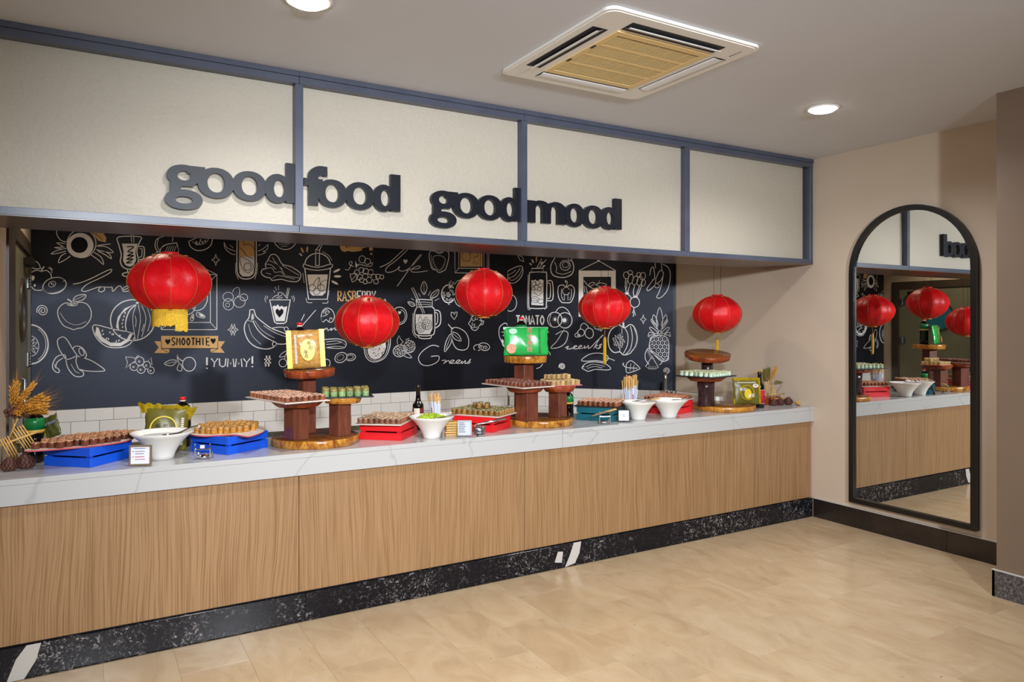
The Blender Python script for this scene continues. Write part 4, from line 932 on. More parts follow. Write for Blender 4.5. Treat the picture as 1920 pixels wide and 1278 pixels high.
rest('chrome tong rest in front of the teal crate', -2.103, 0.078, R(-28))
tongs('wooden tongs lying on the rest before the teal crate', (-2.190, 0.092, CT + .060), R(-14), R(-13), 0.16, ('woodframe', 'bamboo'))
t = thing('wire_basket', 'small wire sauce basket with tongs before the second red crate', 'basket', (-3.060, 0.095, CT), R(-20))
for z, r in ((.012, .030), (.034, .036), (.052, .040)):
    q = MB(); q.tube([(r * cos(2 * pi * i / 20), r * .8 * sin(2 * pi * i / 20), z) for i in range(20)], .0024, 6, 0, True); q.build('wire_ring', 'chrome', t)
for i in range(8):
    a = 2 * pi * i / 8; q = MB(); q.tube([(.030 * cos(a), .024 * sin(a), .003), (.040 * cos(a), .032 * sin(a), .053)], .0018, 6); q.build('wire', 'chrome', t)
q = MB(); q.lathe([(0, .003), (.028, .003), (.036, .045), (.033, .045), (.02, .008), (0, .008)], 18, 0, Matrix.Diagonal((1, .8, 1, 1)), True, cap=False); q.build('cup', 'steel', t)
tongs('steel tongs resting in the wire basket before the second red crate', (-3.085, 0.085, CT + .066), R(-16), R(-9), 0.17, ('chrome', 'steel'))
q = MB(); q.lathe([(0, 0), (.005, .001), (.006, .005), (.004, .010), (0, .011)], 12, 0, None, True, cap=False); tag(q.build('berry', 'inkblack', None, (-3.105, 0.035, CT)), 'tiny black crumb on the counter before the wire basket', 'crumb')
t = thing('bamboo_coaster_stack', 'stack of thin bamboo boards between the wasabi bowl and the pewter card', 'boards', (-3.205, 0.155, CT), R(-18))
for i in range(6):
    q = MB(); q.bevbox(-.055, .055, -.03, .03, i * .0145, i * .0145 + .0115, .001); q.build('board', 'bamboo', t, (random.uniform(-.004, .004), 0, 0), (0, 0, random.uniform(-.06, .06)))
# ---- chopstick glasses
def chop_glass(label, x, y, r, h, n, ln, sleeve, lean):
    t = thing('tumbler', label, 'glass', (x, y, CT), 0, 'glasses of chopsticks')
    q = MB(); q.lathe([(r * .86, 0), (r, h), (r - .003, h), (r * .86 - .003, .008), (0, .008)], 28, 0, None, True, cap=False); q.lathe([(0, 0), (r * .86, 0)], 28, 0, None, False, cap=False); q.build('glass_wall', 'glass', t)
    for i in range(n):
        a = 2 * pi * i / n * 2.4 + .3; rr_ = (r - .011) * sqrt((i + 1.2) / (n + .5))
        p0 = Vector((rr_ * .72 * cos(a), rr_ * .72 * sin(a), .010)); d = Vector((lean[0] + .10 * cos(a) * rr_ / r, lean[1] + .10 * sin(a) * rr_ / r, 1)).normalized()
        L_ = ln * random.uniform(.86, 1.06)
        o = thing('chopsticks', label.split(' of ')[0].replace('glass', 'pair of chopsticks standing in the glass') if 0 else 'wrapped pair of wooden chopsticks standing in the ' + sleeve[2], 'chopsticks', Vector((x, y, CT)) + p0, 0, 'chopsticks in the ' + sleeve[2])
        o.rotation_euler = d.to_track_quat('Z', 'Y').to_euler(); tw_ = random.uniform(-.6, .6)
        for s in (-1, 1):
            q = MB(); q.bevbox(s * .0033 - .0028, s * .0033 + .0028, -.0026, .0026, .0, L_, .0006, 0, Matrix.Rotation(tw_, 4, 'Z')); q.build('stick', 'chopstick', o)
        q = MB(); q.box(-.0072, .0072, -.0032, .0032, .001, L_ * sleeve[0], 0, Matrix.Rotation(tw_, 4, 'Z')); q.build('paper_sleeve', 'sleeve', o)
        if i % 3 == 0:
            q = MB(); q.box(-.0050, .0050, -.0038, -.0033, L_ * sleeve[0] * .45, L_ * sleeve[0] * .75, 0, Matrix.Rotation(tw_, 4, 'Z')); q.build('red_print', 'sleevered', o, label='red print')
    return t
chop_glass('clear glass of chopsticks behind the wasabi bowl', -3.165, 0.520, 0.050, 0.085, 14, 0.215, (.76, 0, 'glass behind the wasabi bowl'), (-.06, 0))
chop_glass('clear glass of wrapped chopsticks behind the pair of empty bowls', -1.575, 0.440, 0.070, 0.110, 26, 0.272, (.72, 0, 'glass behind the empty bowls'), (.0, 0))
q = MB(); q.lathe([(.016, 0), (.019, .002), (.021, .06), (.019, .06), (.016, .004), (0, .004)], 18, 0, None, True, cap=False); tag(q.build('small_cup', 'white', None, (-0.545, 0.535, CT)), 'small white cup half hidden between the log tower and the gold pack', 'cup')
t = thing('small_white_dish', 'small white dish behind the wasabi bowl, left of the second red crate', 'dish', (-3.050, 0.590, CT))
q = MB(); q.lathe([(.04, 0), (.06, .03), (.075, .075), (.071, .075), (.055, .03), (0, .01)], 28, 0, None, True, cap=False); q.build('dish_body', 'white', t)
# tap behind the counter
t = thing('tap', 'tall chrome swan-neck tap behind the red crate at the corner', 'tap', (-0.66, 1.05, 0.0))
q = MB(); q.tube(spline([(0, 0, .62), (0, 0, 1.08), (-.012, -.02, 1.13), (-.05, -.06, 1.145), (-.085, -.09, 1.12), (-.09, -.095, 1.09)], False, 5), .0095, 10); q.build('spout', 'chrome', t)
q = MB(); q.lathe([(.03, .60), (.03, .615), (.018, .63), (.018, .95), (.024, .96), (.024, .985), (.014, .99)], 18, 0, None, True); q.build('tap_body', 'chrome', t)
for s in (-1, 1):
    q = MB(); q.tube([(s * .015, 0, .94), (s * .055, -.01, .965)], .007, 8); q.ico((s * .06, -.011, .968), .013, 2); q.build('tap_handle', 'chrome', t)
sk = thing('sink_unit', 'low steel sink unit behind the counter under the tap', 'sink', (-0.66, 1.10, 0))
q = MB(); q.bevbox(-.35, .35, -.22, .22, 0.0, .58, .004); q.build('cabinet', 'steel', sk)
q = MB(); q.bevbox(-.36, .36, -.23, .23, .5805, .5995, .003); q.build('sink_top', 'steel', sk)
# ---- pine cones
def cone(label, x, y, s, rz, parent=None, z=CT):
    t = thing('pine_cone', label, 'pine cone', (x, y, z), 0, 'pine cones'); t.rotation_euler = (0, 0, rz)
    q = MB(); q.lathe([(0.004 * s, .004 * s), (.022 * s, .012 * s), (.026 * s, .028 * s), (.018 * s, .05 * s), (.004 * s, .068 * s)], 14, 0, None, True); q.build('core', 'cone', t)
    q = MB()
    for k in range(9):
        z_ = .006 + k * .0072; r = [.024, .032, .036, .037, .035, .031, .025, .018, .010][k]; n = [9, 12, 14, 14, 13, 12, 10, 8, 5][k]
        for i in range(n):
            a = 2 * pi * (i + .5 * (k % 2)) / n; T = Matrix.Rotation(a, 4, 'Z') @ Matrix.Translation((r * s, 0, z_ * s)) @ Matrix.Rotation(R(-28 - k * 4), 4, 'Y')
            vs = [T @ Vector(p) * 1 for p in ((-.014 * s, -.004 * s, -.001 * s), (-.014 * s, .004 * s, -.001 * s), (.002 * s, .0075 * s, 0), (.006 * s, 0, .003 * s), (.002 * s, -.0075 * s, 0), (0.0, 0, -.004 * s))]
            q.add(vs, [(0, 1, 2, 4), (2, 3, 4), (0, 5, 1), (1, 5, 2), (2, 5, 3), (3, 5, 4), (4, 5, 0)])
    o = q.build('scales', 'cone', t); o['kind'] = 'stuff'
    return t
cone('brown pine cone at the far left edge of the counter', -5.480, 0.235, 0.95, 0.2)
cone('brown pine cone leaning beside the soy bottle at the far left', -5.418, 0.262, 1.08, 1.1)
cone('brown pine cone before the wheat basket at the right end', -0.222, 0.225, 0.85, 0.5)
cone('brown pine cone nearest the mirror wall on the counter', -0.062, 0.205, 0.95, 1.9)
cone('brown pine cone between two others at the right end', -0.142, 0.220, 0.85, 2.9)
# ---- wheat
def ear(parent, p, d, L, mat, s=1.0, awn=0.07):
    d = Vector(d).normalized(); q = MB(); T = Matrix.Translation(p) @ d.to_track_quat('Z', 'Y').to_matrix().to_4x4()
    n = 9
    for k in range(n):
        for i in range(3):
            a = 2 * pi * i / 3 + k * .9; z = L * k / n; r = .0052 * s * (1 - .35 * k / n)
            c = T @ Vector((r * cos(a), r * sin(a), z))
            q.lathe([(.0005, 0), (.0042 * s, .007 * s), (.0034 * s, .013 * s), (.0004, .020 * s)], 5, 0, T @ Matrix.Translation((r * cos(a), r * sin(a), z)) @ Matrix.Rotation(a, 4, 'Z') @ Matrix.Rotation(R(22), 4, 'Y'), True, cap=False)
            if awn and (k + i) % 2 == 0:
                e0 = Vector((r * cos(a), r * sin(a), z + .015 * s)); e1 = e0 + Vector((cos(a) * .018, sin(a) * .018, awn * random.uniform(.7, 1.2)))
                u = Vector((-sin(a), cos(a), 0)) * .0005
                q.add([T @ (e0 - u), T @ (e0 + u), T @ e1], [(0, 1, 2)])
    return q.build('wheat_ear', mat, parent)
wt = thing('wheat_bouquet', 'golden dried wheat bouquet with bamboo lattices at the far left end', 'wheat bouquet', (-5.47, 0.37, CT))
q = MB()
stem_tops = []
dirs = [(.10, -.02, .135), (.16, -.06, .085), (.20, -.05, .06), (.19, -.08, .02), (.18, -.10, -.015), (.02, .0, .12), (.01, .02, .11), (.08, .0, .03), (.13, -.04, .045), (.04, -.05, .0), (.15, -.03, -.03), (.03, -.07, .03), (.06, -.06, .085), (.11, -.1, .01), (.0, -.04, .08), (.02, -.07, -.02)]
base0 = Vector((-.005, 0.0, .270))
for i, dd in enumerate(dirs):
    dd = Vector(dd); L_ = random.uniform(.075, .10); mid = base0 + dd * .35
    q.tube([Vector((random.uniform(-.015, .02), random.uniform(-.02, .02), .02)), base0, mid], .0016, 5)
    ear(wt, mid, dd + Vector((0, 0, .02)), L_, 'wheat', 1.15, .085)
q.build('stems', 'straw', wt)
q = MB()
for i in range(40): q.ico((max(-.045, random.gauss(.005, .022)), random.gauss(-.01, .02), .265 + random.gauss(0, .018)), .010, 1, 0, (1, 1, 1.4), .3)
q.build('seed_head_cluster', 'cone', wt, label='dark brown seed head')
def lattice(parent, ox, oz, ang, n, ln, gap, y):
    for i in range(n):
        T = Matrix.Translation((ox, y, oz)) @ Matrix.Rotation(ang, 4, 'Y'); q = MB(); q.tube([T @ Vector(((i - (n - 1) / 2) * gap, 0, -ln / 2)), T @ Vector(((i - (n - 1) / 2) * gap, 0, ln / 2))], .0032, 6); q.build('lattice_stick', 'bamboo', parent)
lattice(wt, .046, .140, R(-28), 5, .125, .0112, -.075); lattice(wt, -.014, .105, R(-24), 4, .100, .0105, -.088)
q = MB(); q.tube([(-.055, -.082, .112), (.098, -.072, .166)], .0055, 6); q.build('cross_stick', 'bamboo', wt)
q = MB(); q.tube([(-.020, -.07, .13), (.018, -.06, .235)], .0028, 6); q.build('support_stick', 'bamboo', wt)
q = MB(); q.lathe([(.035, 0), (.05, .02), (.045, .09), (.03, .13), (.026, .13), (.04, .09), (.045, .02), (0, .006)], 20, 0, Matrix.Translation((-.005, 0, 0)), True, cap=False); q.build('vase', 'glass', wt, label='clear glass vase')
# right end: wheat in a low basket
wr_ = thing('wheat_basket', 'low basket of dried wheat beside the red labelled bottle', 'wheat basket', (-0.150, 0.330, CT))
q = MB(); q.bevbox(-.115, .085, -.05, .05, 0, .062, .003); q.build('basket', 'wred', wr_)
q = MB(); ds = [(-.085, -.02, .24), (-.055, -.01, .27), (-.03, -.02, .28), (-.005, -.01, .285), (.015, -.02, .26), (.055, -.03, .26), (.085, -.04, .31), (.12, -.05, .23), (-.02, .0, .23), (.03, .0, .23)]
for i, dd in enumerate(ds):
    dd = Vector(dd); p0 = Vector((-.03 + random.uniform(-.012, .012), random.uniform(-.01, .01), .064)); mid = p0 + dd * .55
    q.tube([p0, p0 + dd * .3 + Vector((0, 0, .01)), mid], .0016, 5); ear(wr_, mid, dd if i != 7 else (.8, 0, -.1), .085, 'wheat' if i in (5, 6) else 'wheatgreen', 1.0, .05)
q.build('stems', 'straw', wr_)
for p, e in (((-.06, -.07, .05), (.13, -.07, .046)), ((-.075, -.075, .09), (.12, -.06, .088)), ((-.055, -.075, .058), (-.02, -.06, .19)), ((.050, -.080, .09), (.078, -.085, .032)), ((-.018, -.07, .06), (-.008, -.065, .13))):
    q = MB(); q.tube([p, e], .0040, 6); q.build('bamboo_stick', 'bamboo', wr_)
q = MB()
for i in range(9): q.ico((random.gauss(0, .012), random.gauss(0, .01), .010 + random.random() * .02), .011, 1, 0, (1, 1, .8), .3)
tag(q.build('dried_flower', 'straw', None, (-0.022, 0.140, CT)), 'pale dried flower head at the right end by the wall', 'dried flower')
# ================================================================== lanterns
def lantern(label, x, y, z, dia, h, n=12, tassel=None, rot=0.0, dent=0.0):
    t = thing('paper_lantern', label, 'lantern', (x, y, z), rot, 'red hanging lanterns')
    r, hz = dia / 2, h / 2; m = 14
    def prof(s):
        # s in -1..1 : silhouette half width
        a = abs(s); return r * (0.20 + 0.80 * (1 - a ** 1.95) ** 0.68)
    b = MB(); per = 6; tot = n * per; vs = []
    for j in range(m + 1):
        s = -1 + 2 * j / m; p = prof(s)
        for i in range(tot):
            a = 2 * pi * i / tot; f = (i % per) / per; bul = 1 - 0.055 * (1 - cos(2 * pi * f)) * .5 * (1 - .5 * abs(s))
            dn = 1 - dent * .05 * max(0, sin(3 * a + 4 * s))
            vs.append((p * bul * dn * cos(a), p * bul * dn * sin(a), hz * s))
    b.add(vs, [(j * tot + i, j * tot + (i + 1) % tot, (j + 1) * tot + (i + 1) % tot, (j + 1) * tot + i) for j in range(m) for i in range(tot)], 0, True); b.build('shade', 'lantern', t)
    for i in range(n):
        a = 2 * pi * i / n; q = MB(); q.tube([((prof(-1 + 2 * j / m) + .0004) * cos(a), (prof(-1 + 2 * j / m) + .0015) * sin(a), hz * (-1 + 2 * j / m)) for j in range(m + 1)], .0011, 5); q.build('seam_cord', 'gold', t)
    for s in (-1, 1):
        q = MB(); q.lathe([(r * .205, hz * s - .008), (r * .215, hz * s - .008), (r * .215, hz * s + .008), (r * .205, hz * s + .008), (r * .205, hz * s - .008)], 24, 0, None, True, cap=False); q.build('end_ring', 'capred' if s > 0 else 'gold', t, label='red top ring' if s > 0 else 'gold bottom ring')
        for i in range(6):
            a = 2 * pi * i / 6 + .2; q = MB(); zz = hz * s * .93
            for k in range(4): q.ico(((prof(.93) + .002) * cos(a) + .006 * cos(k * 1.57), (prof(.93) + .002) * sin(a) + .006 * sin(k * 1.57), zz), .006, 1, 0, (1.3, 1.3, .5))
            q.build('gold_print', 'gold', t)
    for s in (-1, 1):
        q = MB(); q.tube([(s * r * .2, 0, hz), (s * r * .2, 0, H - z - .004)], .0014, 5); q.build('hanging_wire', 'black', t)
    if tassel == 'skirt':
        q = MB()
        for i in range(80):
            a = 2 * pi * i / 80; rr_ = r * .39; L_ = .095 + random.uniform(-.006, .006) + (.03 if (i // 20) == 3 else 0)
            q.box(rr_ * cos(a) - .0035, rr_ * cos(a) + .0035, rr_ * sin(a) - .0035, rr_ * sin(a) + .0035, -hz - L_ * .95 + .014, -hz + .016)
        o = q.build('fringe', 'fringe', t, label='yellow fringe'); o['kind'] = 'stuff'
        q = MB(); q.lathe([(r * .38, -hz + .012), (r * .40, -hz + .012), (r * .40, -hz + .022), (r * .38, -hz + .022)], 28, 0, None, True, cap=False); q.build('fringe_band', 'gold', t)
    elif tassel:
        q = MB(); q.tube([(0, 0, -hz + .01), (0, 0, -hz - tassel * .25)], .002, 5); q.ico((0, 0, -hz - tassel * .3), .012, 2, 0, (1, 1, 1.2)); q.build('tassel_cord', 'gold', t)
        q = MB()
        for i in range(24):
            a = 2 * pi * i / 24; rr_ = .009; q.box(rr_ * cos(a) - .002, rr_ * cos(a) + .002, rr_ * sin(a) - .002, rr_ * sin(a) + .002, -hz - tassel * random.uniform(.9, 1.05), -hz - tassel * .32)
        o = q.build('tassel', 'fringe', t, label='yellow tassel'); o['kind'] = 'stuff'
    return t
lantern('largest red lantern with a yellow fringe skirt, farthest left', -4.766, 0.55, 1.815, 0.445, 0.325, 10, 'skirt', .25, 1)
lantern('low hanging red lantern above the first red crate', -3.586, 0.663, 1.600, 0.414, 0.325, 11, None, .1)
lantern('red lantern hanging highest, left of the green pack', -2.750, 0.620, 1.800, 0.414, 0.335, 10, None, .5)
lantern('red lantern with a long yellow tassel above the teal crate', -1.714, 0.577, 1.708, 0.408, 0.312, 11, .27, .2)
lantern('red lantern over the log tower nearest the mirror', -0.485, 0.600, 1.665, 0.420, 0.320, 10, .20, .0)
# ================================================================== drawings on the chalkboard (millimetres on the wall: along, up)
CHALK = [
('chalk_coconut',0,[(0,1,1,0,1,[-5115,2218,-5128,2167,-5162,2128,-5209,2113,-5255,2124,-5289,2159,-5302,2208,-5289,2259,-5255,2297,-5209,2313,-5162,2303,-5128,2268]),(0,1,1,2,1,[-5155,2219,-5163,2187,-5184,2162,-5214,2152,-5243,2159,-5265,2182,-5272,2213,-5265,2245,-5243,2270,-5214,2280,-5184,2273,-5163,2251]),(6,1,1,0,0,[-5098,2234,-5112,2176,-5149,2132,-5199,2114,-5249,2127,-5285,2167,-5299,2223,-5285,2280,-5249,2324,-5199,2343,-5149,2330,-5112,2291]),(3,0,0,0,0,[-5289,2254,-5242,2166]),(3,0,0,0,0,[-5273,2255,-5227,2166]),(3,0,0,0,0,[-5258,2256,-5211,2167]),(3,0,0,0,0,[-5242,2257,-5195,2168]),(3,0,0,0,0,[-5227,2258,-5180,2169]),(3,0,0,0,0,[-5211,2259,-5164,2170]),(3,0,0,0,0,[-5195,2259,-5148,2170]),(6,0,1,0,0,[-5302,2185,-5369,2163,-5407,2135,-5359,2143,-5306,2163]),(6,0,1,0,0,[-5306,2146,-5340,2121,-5357,2067,-5311,2094,-5277,2124]),(6,0,1,0,0,[-5135,2142,-5085,2104,-5045,2065,-5060,2123,-5110,2161]),(6,0,1,0,0,[-5095,2213,-5025,2211,-4974,2167,-5035,2170,-5095,2184]),(6,0,1,0,0,[-5085,2173,-5035,2147,-4989,2114,-5004,2154,-5055,2178]),(6,0,1,0,0,[-5311,2222,-5369,2225,-5326,2199]),(6,0,1,0,0,[-5316,2193,-5386,2187,-5321,2177]),(6,0,1,0,0,[-5369,2323,-5367,2289,-5340,2246,-5303,2236]),(6,0,1,0,0,[-4994,2236,-5040,2228,-5085,2220]),(0,1,0,1,1,[-5130,2332,-5085,2260,-5030,2246,-5025,2286,-5055,2337]),(4,0,0,2,0,[-5105,2316,-5050,2262])]),
('chalk_latte_glass',0,[(8,1,1,0,0,[-4938,2297,-4776,2307,-4782,2265,-4803,2193,-4792,2111,-4808,2057,-4855,2035,-4902,2048,-4924,2094,-4917,2152,-4935,2233]),(0,1,0,0,1,[-4912,2243,-4797,2249,-4813,2181,-4808,2110,-4829,2068,-4855,2055,-4886,2066,-4904,2100,-4900,2177]),(9,0,1,2,0,[-4876,2219,-4824,2222,-4871,2178,-4829,2174,-4876,2143,-4824,2151,-4881,2113,-4829,2121,-4881,2084,-4839,2091]),(8,0,1,0,0,[-4797,2223,-4750,2222,-4753,2130,-4797,2117]),(6,0,1,0,0,[-4782,2206,-4764,2205,-4768,2145,-4787,2137]),(8,0,0,0,0,[-4871,2031,-4871,2008]),(9,0,0,0,0,[-4834,2032,-4834,2009]),(8,1,1,0,0,[-4806,1992,-4813,1983,-4832,1976,-4858,1973,-4884,1974,-4903,1980,-4910,1989,-4903,1998,-4884,2005,-4858,2008,-4832,2007,-4813,2001]),(5,0,0,0,0,[-4845,2321,-4841,2256]),(5,0,0,0,0,[-4827,2322,-4825,2257])]),
('chalk_apples',0,[(6,0,1,0,0,[-5538,1985,-5501,2003,-5473,1995,-5435,2003,-5407,1973,-5405,1945]),(6,0,1,0,0,[-5538,1879,-5519,1852,-5487,1845,-5463,1850]),(6,0,1,0,0,[-5538,2062,-5501,2070,-5477,2020,-5519,2016,-5538,2032]),(9,0,0,0,0,[-5473,1990,-5466,2015,-5452,2033]),(6,1,1,0,0,[-5305,1911,-5309,1877,-5333,1845,-5370,1825,-5411,1821,-5443,1834,-5460,1861,-5456,1894,-5433,1926,-5396,1946,-5355,1951,-5322,1938]),(4,0,1,0,0,[-5308,1890,-5312,1877,-5320,1864,-5333,1852,-5349,1842,-5367,1833,-5387,1828,-5406,1825,-5423,1826,-5438,1830,-5449,1838,-5455,1847,-5457,1859]),(4,1,1,0,0,[-5376,1907,-5376,1896,-5382,1885,-5393,1877,-5405,1874,-5416,1877,-5422,1886,-5422,1897,-5416,1908,-5405,1916,-5393,1919,-5382,1916]),(0,1,1,0,1,[-5399,1901,-5400,1897,-5401,1894,-5403,1893,-5405,1894,-5406,1897,-5407,1901,-5406,1905,-5405,1908,-5403,1909,-5401,1908,-5400,1905]),(0,1,1,0,1,[-5388,1895,-5388,1891,-5390,1888,-5392,1887,-5394,1888,-5395,1890,-5395,1894,-5395,1898,-5394,1901,-5392,1902,-5390,1901,-5388,1898]),(0,1,1,0,1,[-5516,1938,-5520,1928,-5525,1922,-5531,1921,-5536,1926,-5538,1934,-5538,1944,-5534,1953,-5529,1959,-5523,1960,-5518,1956,-5515,1948]),(0,1,1,0,1,[-5508,1882,-5510,1877,-5513,1873,-5516,1872,-5519,1875,-5521,1879,-5521,1885,-5520,1890,-5517,1894,-5513,1894,-5510,1892,-5508,1888]),(4,0,0,0,0,[-5426,2026,-5405,2012,-5399,1984]),(4,0,0,0,0,[-5416,2033,-5395,2009]),(4,0,1,0,0,[-5352,1946,-5350,1949,-5346,1950,-5341,1950,-5335,1948,-5330,1945,-5325,1941,-5321,1936,-5319,1932,-5318,1927,-5319,1924,-5322,1922,-5326,1921])]),
('chalk_word_love',0,[(6,0,1,0,0,[-5258,1900,-5204,1914,-5125,1953,-5035,2008,-4989,2029,-4999,2000,-5075,1951,-5135,1918,-5175,1889,-5199,1854,-5175,1843,-5115,1867,-5075,1882,-5040,1883,-5070,1877,-5080,1850,-5055,1843,-5035,1863,-5040,1883,-5004,1879,-4984,1884,-4979,1847,-4943,1888,-4922,1892,-4904,1862,-4865,1882,-4871,1896,-4902,1878,-4907,1854,-4881,1849,-4845,1867])]),
('chalk_spiral',0,[(6,0,1,0,0,[-5500,1670,-5499,1700,-5484,1722,-5461,1727,-5442,1716,-5432,1694,-5436,1670,-5451,1655,-5469,1654,-5483,1666,-5488,1684,-5482,1701,-5470,1710,-5457,1708,-5448,1698,-5447,1684,-5452,1674,-5461,1670,-5469,1673,-5473,1681,-5472,1688,-5468,1693,-5464,1693])]),
('chalk_apple',0,[(6,1,1,0,0,[-5268,1733,-5214,1756,-5160,1740,-5132,1683,-5140,1614,-5184,1557,-5229,1545,-5253,1536,-5277,1546,-5321,1568,-5354,1625,-5361,1692,-5330,1738,-5292,1750]),(6,1,1,0,0,[-5258,1767,-5234,1807,-5170,1818,-5184,1780,-5229,1762]),(3,0,1,0,0,[-5253,1771,-5214,1791,-5175,1813]),(10,0,1,0,0,[-5270,1739,-5268,1759,-5297,1780]),(5,1,1,0,0,[-5229,1739,-5233,1733,-5246,1729,-5263,1727,-5280,1729,-5292,1733,-5297,1738,-5292,1744,-5280,1748,-5263,1750,-5246,1749,-5233,1745]),(3,0,1,0,0,[-5345,1670,-5302,1602,-5234,1574,-5165,1602])]),
('chalk_watermelon',0,[(8,1,1,0,0,[-4669,1612,-4691,1526,-4752,1464,-4834,1442,-4915,1466,-4974,1528,-4995,1612,-4974,1696,-4915,1758,-4834,1782,-4752,1760,-4691,1698]),(0,1,0,0,1,[-4818,1744,-4891,1710,-4943,1637,-4955,1556,-4933,1526,-4938,1591,-4917,1661,-4865,1711]),(8,0,1,0,0,[-4808,1744,-4860,1685,-4886,1591,-4879,1514]),(0,1,1,0,1,[-4789,1756,-4790,1752,-4794,1749,-4800,1748,-4805,1749,-4809,1752,-4810,1756,-4809,1760,-4805,1763,-4800,1764,-4794,1763,-4790,1760]),(4,0,1,0,0,[-4808,1742,-4834,1626,-4813,1449]),(4,0,1,0,0,[-4792,1742,-4776,1614,-4800,1449]),(4,0,1,0,0,[-4766,1733,-4734,1626,-4766,1472]),(4,0,1,0,0,[-4723,1709,-4700,1614,-4723,1519]),(4,0,1,0,0,[-4818,1650,-4808,1614,-4813,1555]),(4,0,1,0,0,[-4750,1579,-4766,1519]),(0,1,1,0,1,[-4885,1671,-4887,1667,-4890,1664,-4892,1664,-4894,1666,-4894,1670,-4893,1674,-4891,1679,-4889,1681,-4887,1682,-4885,1680,-4885,1676]),(0,1,1,0,1,[-4893,1642,-4895,1638,-4897,1635,-4899,1635,-4901,1637,-4901,1640,-4900,1645,-4899,1649,-4896,1652,-4894,1652,-4892,1650,-4892,1646]),(0,1,1,0,1,[-4900,1613,-4902,1608,-4904,1606,-4907,1605,-4908,1607,-4909,1611,-4908,1616,-4906,1620,-4903,1623,-4901,1623,-4899,1621,-4899,1617]),(0,1,1,0,1,[-4906,1583,-4908,1579,-4911,1576,-4913,1576,-4914,1578,-4915,1582,-4914,1586,-4912,1591,-4910,1593,-4907,1594,-4906,1592,-4905,1588]),(0,1,1,0,1,[-4903,1554,-4905,1550,-4907,1547,-4910,1547,-4911,1549,-4912,1553,-4911,1557,-4909,1561,-4906,1564,-4904,1564,-4903,1562,-4902,1559]),(7,1,1,0,0,[-5110,1574,-4974,1538,-4829,1502,-4829,1449,-4871,1403,-4933,1386,-5014,1394,-5075,1441,-5113,1510]),(0,1,0,0,1,[-5095,1556,-5105,1499,-5065,1441,-4994,1399,-4922,1398,-4860,1438,-4834,1496,-4855,1502,-4876,1456,-4922,1427,-4994,1428,-5055,1475,-5080,1550]),(0,1,1,0,1,[-5049,1525,-5052,1521,-5055,1519,-5057,1519,-5058,1521,-5058,1525,-5056,1530,-5054,1533,-5051,1535,-5049,1535,-5048,1533,-5048,1529]),(0,1,1,0,1,[-4996,1509,-4998,1506,-5001,1504,-5003,1504,-5004,1506,-5004,1510,-5003,1514,-5000,1518,-4997,1520,-4995,1520,-4994,1518,-4994,1514]),(0,1,1,0,1,[-4980,1495,-4983,1492,-4986,1490,-4988,1490,-4989,1492,-4989,1496,-4987,1500,-4985,1504,-4982,1506,-4980,1506,-4979,1503,-4979,1500]),(0,1,1,0,1,[-4924,1483,-4927,1479,-4929,1477,-4932,1477,-4933,1480,-4933,1484,-4931,1488,-4929,1492,-4926,1494,-4923,1494,-4922,1491,-4922,1487]),(0,1,1,0,1,[-5006,1455,-5008,1451,-5011,1449,-5013,1449,-5015,1452,-5014,1455,-5013,1460,-5010,1463,-5008,1465,-5005,1465,-5004,1463,-5004,1459]),(0,1,1,0,1,[-4950,1437,-4952,1433,-4955,1431,-4957,1431,-4959,1433,-4958,1437,-4957,1441,-4954,1445,-4951,1447,-4949,1447,-4948,1445,-4948,1441]),(0,1,1,0,1,[-5043,1496,-5046,1492,-5049,1490,-5051,1490,-5052,1492,-5052,1496,-5050,1501,-5048,1504,-5045,1506,-5043,1506,-5042,1504,-5042,1500]),(0,1,1,0,1,[-5019,1461,-5022,1457,-5024,1455,-5027,1455,-5028,1457,-5028,1461,-5026,1466,-5024,1469,-5021,1471,-5019,1471,-5017,1469,-5017,1465]),(0,1,1,0,1,[-4970,1493,-4973,1489,-4975,1487,-4978,1487,-4979,1489,-4979,1493,-4977,1498,-4975,1501,-4972,1503,-4970,1503,-4968,1501,-4969,1497]),(0,1,1,0,1,[-4931,1442,-4934,1439,-4937,1437,-4939,1437,-4940,1439,-4940,1443,-4938,1447,-4936,1451,-4933,1453,-4931,1453,-4929,1450,-4930,1447])]),
('chalk_peeled_banana',0,[(6,0,1,0,0,[-5229,1329,-5263,1387,-5292,1444,-5321,1478,-5354,1467,-5364,1439,-5350,1377,-5306,1297]),(6,0,1,0,0,[-5306,1295,-5316,1337,-5369,1321,-5395,1265,-5393,1226,-5369,1197,-5352,1201,-5354,1221,-5374,1242,-5364,1281,-5326,1311]),(6,0,1,0,0,[-5306,1291,-5292,1228,-5253,1170,-5214,1157,-5186,1168,-5189,1197,-5219,1220,-5238,1284,-5229,1323]),(6,0,1,0,0,[-5229,1323,-5194,1311,-5135,1287,-5075,1244,-5038,1209,-5045,1197,-5115,1197,-5175,1205,-5219,1220]),(6,0,1,0,0,[-5258,1384,-5243,1403,-5204,1397,-5175,1362,-5165,1327,-5180,1307,-5224,1325]),(6,0,1,0,0,[-5306,1297,-5272,1305,-5229,1329]),(5,1,1,0,0,[-5185,1364,-5181,1349,-5182,1335,-5188,1328,-5196,1328,-5206,1336,-5213,1349,-5217,1365,-5216,1378,-5211,1386,-5202,1386,-5193,1378]),(3,0,1,0,0,[-5272,1262,-5243,1204,-5214,1186]),(3,0,1,0,0,[-5383,1265,-5378,1231])]),
